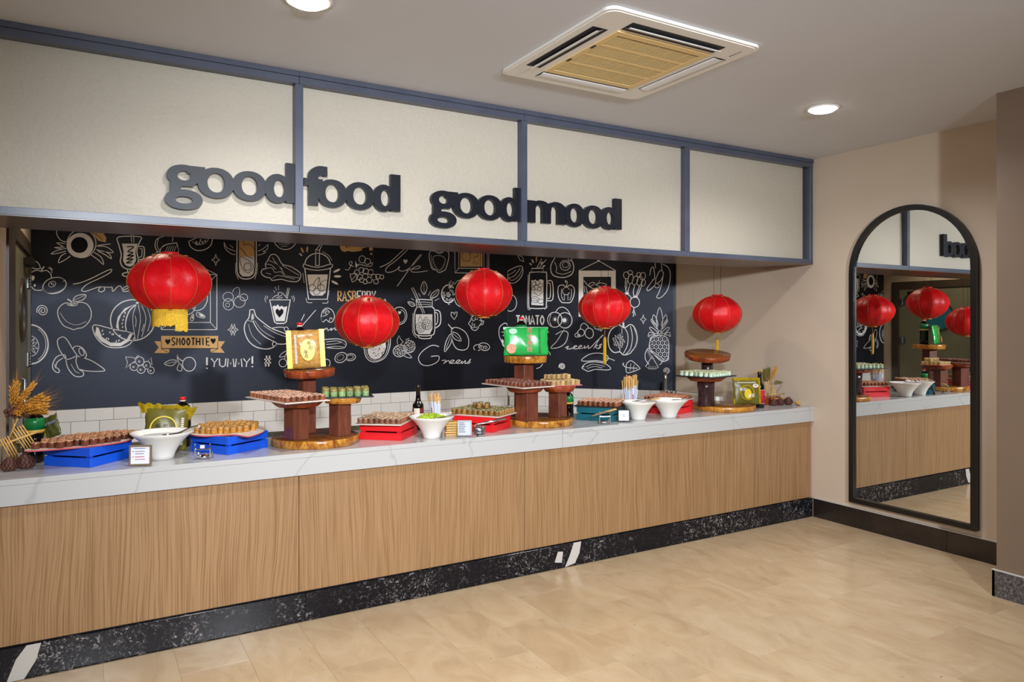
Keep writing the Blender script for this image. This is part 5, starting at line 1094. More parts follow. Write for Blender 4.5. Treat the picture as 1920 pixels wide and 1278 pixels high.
('chalk_berries',0,[(5,1,1,0,0,[-4750,1270,-4754,1253,-4766,1240,-4782,1236,-4797,1241,-4809,1254,-4813,1272,-4809,1290,-4797,1302,-4782,1307,-4766,1301,-4754,1288]),(4,1,1,0,0,[-4780,1267,-4780,1265,-4783,1262,-4786,1262,-4789,1263,-4791,1265,-4792,1268,-4791,1271,-4789,1273,-4786,1274,-4783,1273,-4780,1270]),(5,1,1,0,0,[-4794,1226,-4798,1210,-4809,1198,-4824,1194,-4838,1199,-4849,1212,-4853,1228,-4849,1245,-4838,1256,-4824,1260,-4809,1256,-4798,1243]),(4,1,1,0,0,[-4822,1224,-4822,1221,-4825,1219,-4828,1218,-4831,1219,-4833,1221,-4834,1224,-4833,1227,-4831,1229,-4828,1230,-4825,1229,-4822,1227]),(5,1,1,0,0,[-4741,1201,-4745,1185,-4756,1173,-4771,1169,-4786,1174,-4797,1186,-4801,1203,-4797,1219,-4786,1231,-4771,1235,-4756,1230,-4745,1218]),(4,1,1,0,0,[-4769,1198,-4770,1196,-4772,1193,-4775,1193,-4778,1194,-4781,1196,-4782,1199,-4781,1202,-4778,1204,-4775,1205,-4772,1204,-4770,1201]),(5,1,1,0,0,[-4701,1235,-4705,1220,-4715,1209,-4729,1205,-4742,1210,-4753,1222,-4756,1237,-4753,1252,-4742,1263,-4729,1267,-4715,1263,-4705,1251]),(4,1,1,0,0,[-4727,1233,-4727,1230,-4730,1228,-4733,1227,-4736,1228,-4738,1230,-4739,1233,-4738,1236,-4736,1238,-4733,1239,-4730,1238,-4727,1236]),(5,1,1,0,0,[-4672,1190,-4675,1177,-4684,1167,-4697,1164,-4709,1168,-4718,1178,-4721,1192,-4718,1206,-4709,1215,-4697,1219,-4684,1215,-4675,1204]),(4,1,1,0,0,[-4694,1188,-4695,1185,-4698,1183,-4701,1182,-4704,1183,-4706,1185,-4707,1188,-4706,1191,-4704,1193,-4701,1194,-4698,1193,-4695,1191]),(4,0,0,0,0,[-4886,1309,-4829,1302,-4808,1278,-4850,1249,-4886,1215,-4871,1262,-4886,1309]),(4,0,0,0,0,[-4723,1264,-4697,1299,-4689,1233]),(4,0,0,0,0,[-4818,1293,-4792,1321,-4782,1307])]),
('chalk_citrus_half',0,[(10,0,1,0,0,[-5538,1576,-5511,1569,-5484,1553,-5460,1528,-5441,1497,-5430,1460,-5426,1421,-5430,1382,-5441,1346,-5460,1314,-5484,1290,-5511,1275,-5538,1270]),(4,0,1,0,0,[-5493,1542,-5478,1528,-5465,1510,-5455,1491,-5447,1469,-5442,1445,-5441,1421,-5442,1397,-5447,1374,-5455,1352,-5465,1333,-5478,1316,-5493,1302]),(4,0,1,0,0,[-5538,1488,-5529,1485,-5516,1476,-5504,1463,-5495,1447,-5490,1428,-5488,1407,-5490,1387,-5495,1368,-5504,1352,-5516,1340,-5529,1332,-5538,1329]),(3,1,1,0,0,[-5538,1408,-5535,1446,-5518,1470,-5525,1438]),(3,1,1,0,0,[-5538,1408,-5521,1432,-5497,1438,-5516,1417]),(3,1,1,0,0,[-5538,1408,-5516,1406,-5494,1389,-5519,1390]),(3,1,1,0,0,[-5538,1408,-5522,1383,-5511,1353,-5531,1373])]),
('chalk_onion',0,[(6,0,1,0,0,[-4601,2321,-4653,2295,-4667,2241,-4648,2195,-4605,2170]),(7,1,1,0,0,[-4504,2271,-4586,2251,-4625,2212,-4620,2170,-4567,2162,-4504,2170,-4487,2213,-4501,2272]),(4,0,1,0,0,[-4639,2306,-4651,2242,-4629,2196]),(5,0,1,0,0,[-4528,2329,-4533,2280]),(4,0,0,0,0,[-4648,2195,-4667,2173]),(4,0,0,0,0,[-4644,2190,-4653,2163]),(4,0,0,0,0,[-4634,2188,-4632,2161]),(3,0,0,0,0,[-4596,2176,-4567,2241]),(3,0,0,0,0,[-4579,2177,-4551,2242]),(3,0,0,0,0,[-4561,2178,-4536,2243]),(3,0,0,0,0,[-4544,2179,-4520,2244]),(3,0,0,0,0,[-4526,2180,-4505,2245])]),
('chalk_tomato_slice',0,[(7,0,1,0,0,[-4406,2288,-4391,2245,-4341,2215,-4281,2224,-4230,2264,-4213,2331]),(6,0,1,0,0,[-4406,2290,-4361,2314,-4301,2348,-4213,2337]),(4,0,1,0,0,[-4376,2289,-4331,2265,-4270,2284,-4245,2327]),(4,1,1,0,0,[-4342,2284,-4344,2280,-4346,2278,-4349,2277,-4350,2279,-4351,2282,-4350,2287,-4348,2291,-4345,2293,-4343,2294,-4342,2292,-4341,2288]),(4,1,1,0,0,[-4317,2280,-4319,2276,-4321,2274,-4324,2273,-4325,2275,-4326,2278,-4325,2283,-4323,2287,-4320,2289,-4318,2290,-4317,2288,-4316,2284]),(4,1,1,0,0,[-4292,2287,-4294,2283,-4296,2280,-4299,2280,-4300,2282,-4300,2285,-4300,2289,-4298,2293,-4295,2296,-4293,2296,-4291,2295,-4291,2291]),(4,1,1,0,0,[-4272,2299,-4274,2295,-4276,2292,-4278,2292,-4280,2294,-4280,2297,-4279,2301,-4277,2305,-4275,2308,-4273,2309,-4271,2307,-4271,2303]),(4,1,1,0,0,[-4337,2268,-4339,2264,-4341,2262,-4344,2261,-4345,2263,-4346,2266,-4345,2271,-4343,2275,-4340,2277,-4338,2278,-4337,2276,-4336,2272]),(4,1,1,0,0,[-4307,2302,-4309,2298,-4311,2296,-4314,2295,-4315,2297,-4315,2301,-4315,2305,-4313,2309,-4310,2311,-4308,2312,-4307,2310,-4306,2307])]),
('chalk_sparkle',0,[(6,1,0,0,0,[-4188,2193,-4179,2156,-4155,2142,-4179,2126,-4188,2088,-4197,2126,-4221,2139,-4197,2155])]),
('chalk_sparkle',0,[(6,1,0,0,0,[-4056,1582,-4048,1543,-4025,1528,-4048,1513,-4056,1475,-4065,1514,-4088,1529,-4065,1543])]),
('chalk_picture_frame',0,[(8,1,0,0,0,[-4620,1998,-4179,2013,-4179,1530,-4620,1533]),(7,1,0,0,0,[-4567,1942,-4232,1951,-4232,1593,-4567,1593]),(4,0,0,0,0,[-4232,1951,-4179,2013]),(4,0,0,0,0,[-4232,1593,-4179,1530]),(4,0,0,0,0,[-4567,1593,-4620,1533]),(4,0,0,0,0,[-4391,2116,-4179,2013]),(4,0,0,0,0,[-4411,2115,-4620,1998]),(0,1,1,0,1,[-4392,2120,-4393,2116,-4396,2112,-4401,2111,-4405,2112,-4408,2115,-4410,2119,-4408,2124,-4405,2127,-4401,2128,-4396,2127,-4393,2124]),(6,0,1,0,0,[-4255,1838,-4260,1773,-4296,1712,-4356,1696,-4381,1739]),(6,0,1,0,0,[-4489,1662,-4420,1657,-4371,1685,-4353,1728]),(5,1,1,0,0,[-4346,1669,-4326,1680,-4276,1647,-4291,1631,-4336,1647]),(0,1,0,0,1,[-4331,1669,-4296,1663,-4281,1640,-4311,1644]),(5,1,1,0,0,[-4371,1668,-4391,1631,-4386,1607,-4366,1620]),(0,1,0,0,1,[-4372,1661,-4383,1631,-4371,1622])]),
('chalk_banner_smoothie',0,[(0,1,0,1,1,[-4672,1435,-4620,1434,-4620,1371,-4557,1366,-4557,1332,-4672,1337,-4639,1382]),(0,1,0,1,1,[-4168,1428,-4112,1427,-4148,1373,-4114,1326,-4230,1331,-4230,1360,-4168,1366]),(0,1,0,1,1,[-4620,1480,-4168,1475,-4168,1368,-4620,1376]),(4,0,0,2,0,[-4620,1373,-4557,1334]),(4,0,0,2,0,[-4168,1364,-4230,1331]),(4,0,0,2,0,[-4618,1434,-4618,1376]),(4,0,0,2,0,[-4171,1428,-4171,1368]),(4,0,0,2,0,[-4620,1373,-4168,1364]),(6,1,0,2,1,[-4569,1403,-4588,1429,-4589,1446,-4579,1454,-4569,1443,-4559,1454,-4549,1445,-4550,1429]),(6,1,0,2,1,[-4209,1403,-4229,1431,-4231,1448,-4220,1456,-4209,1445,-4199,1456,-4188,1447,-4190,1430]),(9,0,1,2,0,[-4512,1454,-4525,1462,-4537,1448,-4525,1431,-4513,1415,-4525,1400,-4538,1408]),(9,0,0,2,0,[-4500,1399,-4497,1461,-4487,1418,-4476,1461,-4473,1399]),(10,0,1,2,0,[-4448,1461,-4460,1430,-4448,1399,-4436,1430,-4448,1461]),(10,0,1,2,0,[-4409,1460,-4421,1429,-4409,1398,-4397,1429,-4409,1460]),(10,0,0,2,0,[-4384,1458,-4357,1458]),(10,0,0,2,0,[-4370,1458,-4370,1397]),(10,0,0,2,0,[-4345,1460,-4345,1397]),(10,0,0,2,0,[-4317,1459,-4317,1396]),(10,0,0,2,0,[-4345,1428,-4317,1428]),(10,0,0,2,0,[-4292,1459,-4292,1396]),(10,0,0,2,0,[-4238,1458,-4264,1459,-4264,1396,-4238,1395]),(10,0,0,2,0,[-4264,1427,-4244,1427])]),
('chalk_plum_branch',0,[(6,1,1,0,0,[-4351,1233,-4358,1203,-4377,1181,-4403,1174,-4428,1183,-4447,1205,-4454,1236,-4447,1266,-4428,1287,-4403,1294,-4377,1286,-4358,1263]),(5,1,1,0,0,[-4598,1243,-4548,1274,-4501,1265,-4538,1225]),(5,1,1,0,0,[-4479,1240,-4497,1192,-4465,1178,-4458,1212]),(7,0,1,0,0,[-4497,1326,-4487,1288,-4450,1260]),(6,0,1,0,0,[-4497,1326,-4493,1277,-4479,1236]),(3,0,0,0,0,[-4586,1243,-4514,1259])]),
('chalk_word_yummy',0,[(13,0,0,0,0,[-4260,1288,-4260,1221]),(13,0,0,0,0,[-4260,1199,-4260,1190]),(9,0,0,0,0,[-4225,1279,-4198,1241,-4171,1278]),(9,0,0,0,0,[-4198,1241,-4203,1204]),(9,0,0,0,0,[-4159,1277,-4155,1218,-4132,1202,-4110,1216,-4104,1276]),(9,0,0,0,0,[-4092,1201,-4086,1276,-4065,1222,-4044,1275,-4037,1199]),(9,0,0,0,0,[-4025,1199,-4018,1274,-3997,1220,-3976,1273,-3969,1197]),(9,0,0,0,0,[-3957,1272,-3929,1234,-3901,1271]),(9,0,0,0,0,[-3929,1234,-3934,1196]),(14,0,0,0,0,[-3881,1289,-3881,1223]),(14,0,0,0,0,[-3881,1202,-3881,1192])]),
('chalk_hash_sign',0,[(12,0,0,0,0,[-3757,1292,-3766,1195]),(12,0,0,0,0,[-3731,1291,-3740,1194]),(12,0,0,0,0,[-3778,1259,-3719,1262]),(12,0,0,0,0,[-3778,1224,-3719,1228])]),
('chalk_blueberries',0,[(4,1,1,0,0,[-4042,1820,-4048,1800,-4064,1785,-4086,1779,-4107,1784,-4123,1799,-4129,1818,-4123,1838,-4107,1853,-4086,1859,-4064,1854,-4048,1840]),(4,1,1,0,0,[-4040,1753,-4046,1728,-4062,1710,-4084,1703,-4105,1710,-4121,1728,-4127,1752,-4121,1777,-4105,1796,-4084,1803,-4062,1796,-4046,1778]),(4,1,1,0,0,[-3943,1775,-3950,1751,-3967,1734,-3991,1727,-4015,1733,-4032,1750,-4039,1773,-4032,1797,-4015,1814,-3991,1821,-3967,1815,-3950,1798]),(4,1,1,0,0,[-3922,1816,-3926,1801,-3938,1789,-3954,1785,-3970,1789,-3982,1800,-3986,1815,-3982,1831,-3970,1843,-3954,1847,-3938,1843,-3926,1832]),(4,0,1,0,0,[-4049,1859,-4033,1892,-3996,1901,-3991,1843,-4012,1820]),(3,1,1,0,0,[-4074,1747,-4076,1739,-4082,1732,-4091,1730,-4099,1732,-4105,1738,-4107,1747,-4105,1756,-4099,1762,-4091,1765,-4082,1763,-4076,1756])]),
('chalk_avocado_glass',0,[(9,0,1,0,0,[-4011,2326,-4013,2098,-4005,2021,-3968,1983,-3904,1985,-3861,2020,-3848,2105,-3848,2330]),(0,1,0,1,1,[-3995,2333,-3863,2340,-3863,2183,-3995,2177]),(0,1,0,0,1,[-3995,2177,-3863,2183,-3863,2093,-3872,2031,-3904,2004,-3963,2002,-3989,2027,-3995,2088]),(5,1,1,2,0,[-3989,2166,-3968,2078,-3915,2035,-3872,2092,-3915,2147,-3968,2172]),(5,1,1,2,0,[-3892,2092,-3896,2075,-3907,2062,-3922,2057,-3937,2061,-3948,2073,-3952,2089,-3948,2106,-3937,2119,-3922,2124,-3907,2120,-3896,2108]),(5,0,1,2,0,[-3955,2324,-3949,2285,-3915,2292,-3883,2277,-3867,2250]),(5,0,1,2,0,[-3992,2260,-3958,2229,-3926,2185,-3872,2165]),(4,0,0,0,0,[-3836,2128,-3840,2049,-3861,1980]),(4,0,0,0,0,[-4023,2120,-4023,2031,-4000,1976]),(5,0,1,0,0,[-3834,2235,-3791,2254,-3745,2299,-3755,2250,-3791,2233,-3765,2227,-3802,2206,-3834,2199]),(5,0,1,0,0,[-4120,2298,-4094,2250,-4026,2225]),(5,0,1,0,0,[-4120,2295,-4110,2243,-4063,2201,-4026,2195]),(4,0,1,0,0,[-4074,2278,-4042,2252]),(4,0,1,0,0,[-3829,2280,-3812,2298])]),
('chalk_melon_bowl',0,[(7,0,1,0,0,[-3487,2348,-3497,2324,-3511,2304,-3528,2286,-3547,2273,-3569,2264,-3591,2260,-3613,2262,-3635,2268,-3654,2280,-3671,2295,-3684,2314,-3694,2336]),(5,0,0,0,0,[-3658,2327,-3574,2331]),(4,0,0,0,0,[-3653,2306,-3552,2314]),(4,0,0,0,0,[-3630,2287,-3574,2293])]),
('chalk_bok_choy',0,[(7,1,1,0,0,[-3747,2154,-3725,2200,-3692,2213,-3658,2192,-3619,2125,-3552,2110,-3483,2072,-3451,2039,-3461,1992,-3495,1968,-3563,1972,-3630,1987,-3708,1974,-3725,1996,-3774,2006,-3805,2039,-3791,2073,-3763,2080,-3769,2119]),(4,0,1,0,0,[-3763,2080,-3708,2087,-3686,2048,-3630,2056,-3597,2023,-3461,2004]),(4,0,1,0,0,[-3747,2154,-3708,2144,-3653,2112,-3597,2034]),(4,0,1,0,0,[-3619,2114,-3552,2076,-3466,2027]),(4,0,1,0,0,[-3708,1991,-3664,2020,-3597,2011,-3506,1991]),(4,0,1,0,0,[-3708,2184,-3675,2134,-3619,2079]),(4,0,1,0,0,[-3769,2119,-3719,2115,-3675,2077]),(4,0,1,0,0,[-3763,2040,-3719,2030])]),
('chalk_takeaway_cup',0,[(9,0,1,0,0,[-3414,2127,-3410,2155,-3399,2181,-3380,2205,-3355,2223,-3327,2235,-3296,2240,-3264,2238,-3235,2228,-3210,2212,-3191,2190,-3179,2165,-3175,2137]),(7,0,1,0,0,[-3426,2135,-3298,2108,-3165,2145,-3170,2107,-3298,2081,-3419,2098,-3426,2135]),(10,0,0,0,0,[-3414,2096,-3380,1808,-3203,1811,-3173,2105]),(0,1,0,0,1,[-3391,2038,-3197,2045,-3218,1875,-3251,1845,-3345,1844,-3368,1872]),(5,1,1,2,0,[-3313,1917,-3317,1901,-3329,1890,-3345,1886,-3361,1889,-3372,1900,-3376,1915,-3372,1931,-3361,1942,-3345,1946,-3329,1943,-3317,1932]),(5,1,1,2,0,[-3272,1884,-3276,1868,-3288,1857,-3304,1853,-3320,1856,-3331,1867,-3335,1882,-3331,1898,-3320,1909,-3304,1913,-3288,1910,-3276,1899]),(5,1,1,2,0,[-3231,1919,-3235,1903,-3247,1892,-3263,1887,-3279,1891,-3290,1902,-3294,1917,-3290,1933,-3279,1944,-3263,1949,-3247,1945,-3235,1934]),(5,0,1,2,0,[-3339,1943,-3310,1991,-3280,2015,-3269,1939]),(5,0,1,2,0,[-3280,2015,-3296,1915]),(4,1,1,2,0,[-3199,1929,-3213,1905,-3232,1891,-3251,1890,-3265,1902,-3271,1925,-3266,1951,-3253,1975,-3234,1989,-3215,1990,-3200,1978,-3195,1955]),(7,0,0,0,0,[-3314,2125,-3312,2272,-3269,2325]),(7,0,0,0,0,[-3279,2127,-3277,2270,-3251,2328]),(6,0,0,0,0,[-3312,2272,-3277,2270]),(6,0,0,0,0,[-3314,2125,-3279,2127]),(0,1,1,1,1,[-3429,2267,-3424,2254,-3423,2243,-3426,2238,-3432,2239,-3439,2246,-3446,2258,-3451,2271,-3452,2281,-3449,2287,-3443,2286,-3436,2278]),(0,1,1,1,1,[-3382,2274,-3385,2260,-3389,2249,-3394,2246,-3398,2250,-3401,2260,-3401,2274,-3398,2288,-3394,2298,-3389,2302,-3385,2298,-3382,2288]),(0,1,1,0,1,[-3447,2226,-3440,2220,-3437,2214,-3437,2210,-3441,2208,-3448,2211,-3456,2215,-3462,2222,-3466,2228,-3465,2232,-3461,2233,-3455,2231]),(0,1,1,0,1,[-3109,2074,-3126,2067,-3139,2064,-3146,2067,-3144,2074,-3134,2083,-3118,2093,-3101,2100,-3087,2102,-3080,2100,-3082,2093,-3093,2083]),(0,1,1,0,1,[-3105,2019,-3123,2020,-3136,2024,-3141,2029,-3136,2034,-3123,2039,-3105,2041,-3087,2040,-3073,2036,-3068,2031,-3073,2026,-3087,2021]),(0,1,1,0,1,[-3136,1960,-3152,1969,-3161,1979,-3163,1986,-3156,1988,-3143,1986,-3126,1979,-3111,1970,-3101,1961,-3099,1954,-3106,1951,-3120,1954]),(4,0,0,0,0,[-3432,2051,-3420,1958]),(4,0,1,0,0,[-3403,1819,-3391,1779,-3345,1776]),(4,0,1,0,0,[-3197,1799,-3203,1775,-3251,1775]),(4,0,0,0,0,[-3185,1894,-3197,1834]),(4,0,1,0,0,[-3251,2257,-3191,2225,-3158,2179])]),
('chalk_sundae_cup',0,[(10,1,0,0,0,[-3730,1797,-3546,1800,-3583,1598,-3602,1584,-3669,1584,-3688,1598]),(0,1,0,0,1,[-3706,1735,-3688,1748,-3675,1740,-3658,1758,-3644,1735,-3625,1745,-3602,1733,-3574,1742,-3597,1604,-3675,1604]),(6,1,0,2,1,[-3644,1635,-3677,1678,-3679,1705,-3662,1719,-3644,1701,-3626,1719,-3608,1706,-3610,1678]),(5,0,1,0,0,[-3708,1809,-3681,1835,-3651,1843,-3658,1861,-3630,1867,-3602,1845,-3574,1811]),(4,0,1,0,0,[-3675,1815,-3636,1833,-3619,1850]),(4,0,1,0,0,[-3658,1809,-3614,1822]),(5,0,0,0,0,[-3583,1834,-3569,1909,-3555,1909,-3574,1816]),(4,0,1,0,0,[-3763,1836,-3772,1802,-3763,1774]),(4,0,1,0,0,[-3747,1831,-3756,1802]),(4,0,1,0,0,[-3535,1834,-3523,1806]),(4,0,1,0,0,[-3518,1840,-3509,1806,-3518,1783]),(4,0,1,0,0,[-3684,1917,-3669,1883]),(4,0,1,0,0,[-3653,1929,-3651,1889]),(4,0,1,0,0,[-3697,1883,-3684,1866])]),
('chalk_bananas',0,[(8,0,1,0,0,[-3902,1705,-3870,1708,-3863,1688,-3845,1643,-3774,1581,-3708,1536,-3597,1493,-3535,1468]),(8,0,1,0,0,[-3902,1705,-3910,1637,-3942,1587,-3949,1520,-3915,1430,-3850,1373,-3763,1352,-3703,1365,-3669,1393]),(7,0,1,0,0,[-3883,1671,-3872,1598,-3829,1519,-3763,1457,-3692,1419]),(5,0,1,0,0,[-3888,1609,-3883,1674,-3870,1643,-3877,1609]),(6,1,1,0,0,[-3671,1396,-3673,1386,-3679,1379,-3688,1376,-3697,1379,-3704,1386,-3706,1397,-3704,1407,-3697,1414,-3688,1417,-3679,1414,-3673,1406]),(6,1,1,0,0,[-3521,1446,-3523,1435,-3528,1428,-3535,1425,-3542,1428,-3546,1436,-3548,1446,-3546,1456,-3542,1464,-3535,1467,-3528,1464,-3523,1456]),(6,1,1,0,0,[-3565,1531,-3568,1522,-3574,1514,-3583,1512,-3592,1515,-3599,1522,-3601,1532,-3599,1541,-3592,1548,-3583,1551,-3574,1548,-3568,1541]),(7,0,1,0,0,[-3669,1398,-3597,1395,-3535,1423]),(6,0,1,0,0,[-3719,1539,-3653,1550,-3591,1546]),(6,0,0,0,0,[-3565,1523,-3580,1492]),(3,0,1,0,0,[-3915,1576,-3883,1475,-3807,1395]),(3,0,1,0,0,[-3861,1609,-3796,1519,-3686,1450]),(4,0,1,0,0,[-3785,1564,-3675,1495,-3563,1454]),(3,0,1,0,0,[-3936,1609,-3910,1609,-3872,1593])]),
('chalk_sparkle',0,[(6,1,0,0,0,[-4034,1582,-4025,1543,-4002,1528,-4025,1513,-4034,1475,-4043,1513,-4065,1528,-4043,1543])]),
('chalk_cherries',0,[(5,0,1,0,0,[-3565,1345,-3591,1288,-3599,1254]),(5,0,1,0,0,[-3565,1345,-3552,1287,-3554,1247]),(5,1,1,0,0,[-3644,1276,-3619,1312,-3569,1334,-3588,1290]),(5,1,1,0,0,[-3580,1221,-3584,1203,-3597,1190,-3614,1186,-3630,1191,-3643,1205,-3647,1223,-3643,1241,-3630,1254,-3614,1259,-3597,1254,-3584,1240]),(6,1,1,0,0,[-3504,1219,-3509,1201,-3522,1188,-3540,1183,-3558,1189,-3572,1203,-3577,1221,-3572,1239,-3558,1253,-3540,1257,-3522,1252,-3509,1238]),(6,1,1,0,0,[-3176,1210,-3180,1192,-3193,1179,-3209,1175,-3226,1180,-3238,1194,-3242,1212,-3238,1229,-3226,1242,-3209,1246,-3193,1241,-3180,1228]),(6,1,1,0,0,[-3333,1212,-3339,1194,-3356,1182,-3380,1178,-3403,1184,-3420,1197,-3426,1215,-3420,1232,-3403,1244,-3380,1248,-3356,1243,-3339,1230])]),
('chalk_stroke_marks',0,[(6,0,0,0,0,[-3443,1557,-3312,1709]),(6,0,0,0,0,[-3446,1610,-3417,1670])]),
('chalk_mushroom',0,[(6,1,1,0,0,[-3263,1639,-3245,1704,-3203,1728,-3155,1705,-3135,1651,-3155,1600,-3185,1596,-3215,1619,-3245,1596]),(5,0,1,0,0,[-3238,1676,-3239,1689,-3234,1700,-3225,1708,-3214,1712,-3204,1711,-3195,1705,-3189,1697,-3188,1688,-3190,1679,-3196,1673,-3203,1670,-3211,1670,-3217,1673,-3221,1678,-3222,1684,-3221,1689,-3218,1693,-3214,1695,-3210,1695,-3207,1693,-3205,1691,-3205,1688]),(5,0,1,0,0,[-3245,1651,-3209,1663,-3179,1693]),(5,0,1,0,0,[-3185,1604,-3173,1639,-3155,1622]),(5,0,1,0,0,[-3251,1651,-3263,1639,-3251,1598])]),
('chalk_word_an',0,[(6,0,1,0,0,[-3245,1521,-3209,1541,-3237,1515,-3203,1537,-3197,1515,-3161,1539,-3170,1515,-3131,1543,-3128,1520,-3089,1536])]),
('chalk_cucumber',0,[(7,0,1,0,0,[-3233,1431,-3107,1437,-3034,1413,-3020,1382,-3044,1349,-3119,1346,-3215,1356]),(4,0,1,0,0,[-3215,1385,-3131,1390,-3059,1401,-3034,1377]),(4,0,1,0,0,[-3215,1409,-3107,1417,-3046,1395]),(4,0,1,0,0,[-3215,1356,-3131,1366,-3046,1359])]),
('chalk_cucumber_slices',0,[(7,1,1,0,0,[-3019,1285,-3016,1261,-3028,1236,-3052,1217,-3081,1210,-3109,1215,-3127,1231,-3130,1255,-3119,1280,-3095,1298,-3065,1306,-3038,1301]),(7,0,1,0,0,[-3019,1276,-3005,1287,-2985,1292,-2965,1292,-2947,1286,-2934,1275,-2930,1262,-2934,1248,-2946,1236,-2964,1228,-2984,1225,-3004,1229,-3019,1238]),(4,1,1,0,0,[-2951,1263,-2954,1253,-2965,1245,-2980,1240,-2996,1241,-3009,1247,-3014,1256,-3012,1266,-3001,1274,-2986,1278,-2969,1278,-2957,1272]),(3,1,1,0,0,[-3045,1274,-3043,1261,-3051,1248,-3066,1237,-3083,1232,-3099,1234,-3109,1242,-3110,1255,-3103,1269,-3088,1279,-3071,1285,-3055,1283])]),
('chalk_papaya',0,[(8,0,1,0,0,[-2845,1348,-2827,1263,-2780,1216,-2709,1209,-2625,1252,-2582,1349,-2574,1430]),(5,0,1,0,0,[-2827,1337,-2810,1268,-2763,1227,-2697,1223,-2631,1270,-2598,1361,-2595,1419]),(0,1,0,0,1,[-2810,1336,-2802,1285,-2774,1245,-2733,1229,-2685,1242,-2643,1287,-2620,1350,-2625,1396,-2661,1385,-2709,1363,-2768,1347]),(0,1,1,2,1,[-2748,1292,-2752,1290,-2756,1292,-2755,1296,-2751,1299,-2747,1296]),(0,1,1,2,1,[-2694,1284,-2696,1281,-2700,1281,-2702,1285,-2699,1289,-2695,1289]),(0,1,1,2,1,[-2748,1320,-2753,1322,-2753,1326,-2748,1328,-2744,1326,-2744,1322]),(0,1,1,2,1,[-2715,1262,-2719,1261,-2722,1263,-2720,1268,-2716,1269,-2713,1267]),(0,1,1,2,1,[-2690,1328,-2695,1327,-2697,1330,-2695,1334,-2690,1335,-2688,1332]),(0,1,1,2,1,[-2657,1290,-2662,1291,-2664,1294,-2660,1298,-2656,1297,-2654,1294]),(0,1,1,2,1,[-2686,1336,-2691,1336,-2693,1340,-2689,1343,-2685,1343,-2683,1339]),(0,1,1,2,1,[-2696,1316,-2698,1312,-2702,1312,-2704,1317,-2702,1321,-2698,1321]),(0,1,1,2,1,[-2657,1295,-2662,1295,-2664,1299,-2661,1303,-2656,1302,-2654,1299]),(0,1,1,2,1,[-2657,1272,-2661,1273,-2662,1277,-2658,1279,-2653,1278,-2653,1274]),(0,1,1,2,1,[-2725,1266,-2730,1264,-2733,1267,-2732,1271,-2727,1273,-2724,1270]),(0,1,1,2,1,[-2768,1333,-2772,1329,-2775,1331,-2776,1335,-2772,1338,-2769,1337]),(0,1,1,2,1,[-2642,1299,-2647,1298,-2649,1302,-2647,1306,-2642,1306,-2640,1303]),(0,1,1,2,1,[-2739,1295,-2743,1293,-2746,1295,-2746,1300,-2742,1302,-2738,1300]),(0,1,1,2,1,[-2733,1287,-2737,1286,-2740,1289,-2737,1293,-2733,1294,-2730,1291]),(0,1,1,2,1,[-2653,1275,-2658,1276,-2658,1280,-2654,1282,-2649,1281,-2649,1277]),(0,1,1,2,1,[-2687,1326,-2692,1327,-2693,1331,-2689,1334,-2684,1332,-2683,1329]),(0,1,1,2,1,[-2699,1275,-2702,1272,-2706,1273,-2707,1278,-2703,1281,-2700,1280]),(0,1,1,2,1,[-2661,1287,-2664,1285,-2668,1286,-2668,1291,-2664,1294,-2661,1292]),(0,1,1,2,1,[-2640,1332,-2644,1333,-2646,1337,-2642,1340,-2637,1339,-2636,1335]),(0,1,1,2,1,[-2723,1330,-2726,1327,-2730,1329,-2730,1333,-2726,1336,-2723,1334])]),
('chalk_thought_bubble',0,[(0,1,0,1,1,[-3083,2332,-3079,2298,-3064,2274,-3036,2266,-3001,2277,-2961,2270,-2909,2277,-2865,2287,-2857,2313,-2827,2315,-2818,2338,-2827,2351]),(0,1,1,1,1,[-2755,2309,-2758,2300,-2765,2293,-2774,2290,-2784,2292,-2791,2298,-2793,2307,-2791,2317,-2784,2324,-2774,2326,-2765,2325,-2758,2318]),(0,1,1,1,1,[-2761,2260,-2763,2255,-2767,2251,-2772,2249,-2777,2250,-2781,2254,-2783,2259,-2781,2264,-2777,2268,-2772,2270,-2767,2269,-2763,2265]),(9,0,0,2,0,[-3013,2324,-3019,2305]),(8,0,0,2,0,[-2984,2329,-2990,2314]),(8,0,0,2,0,[-2955,2327,-2944,2317,-2950,2331])]),
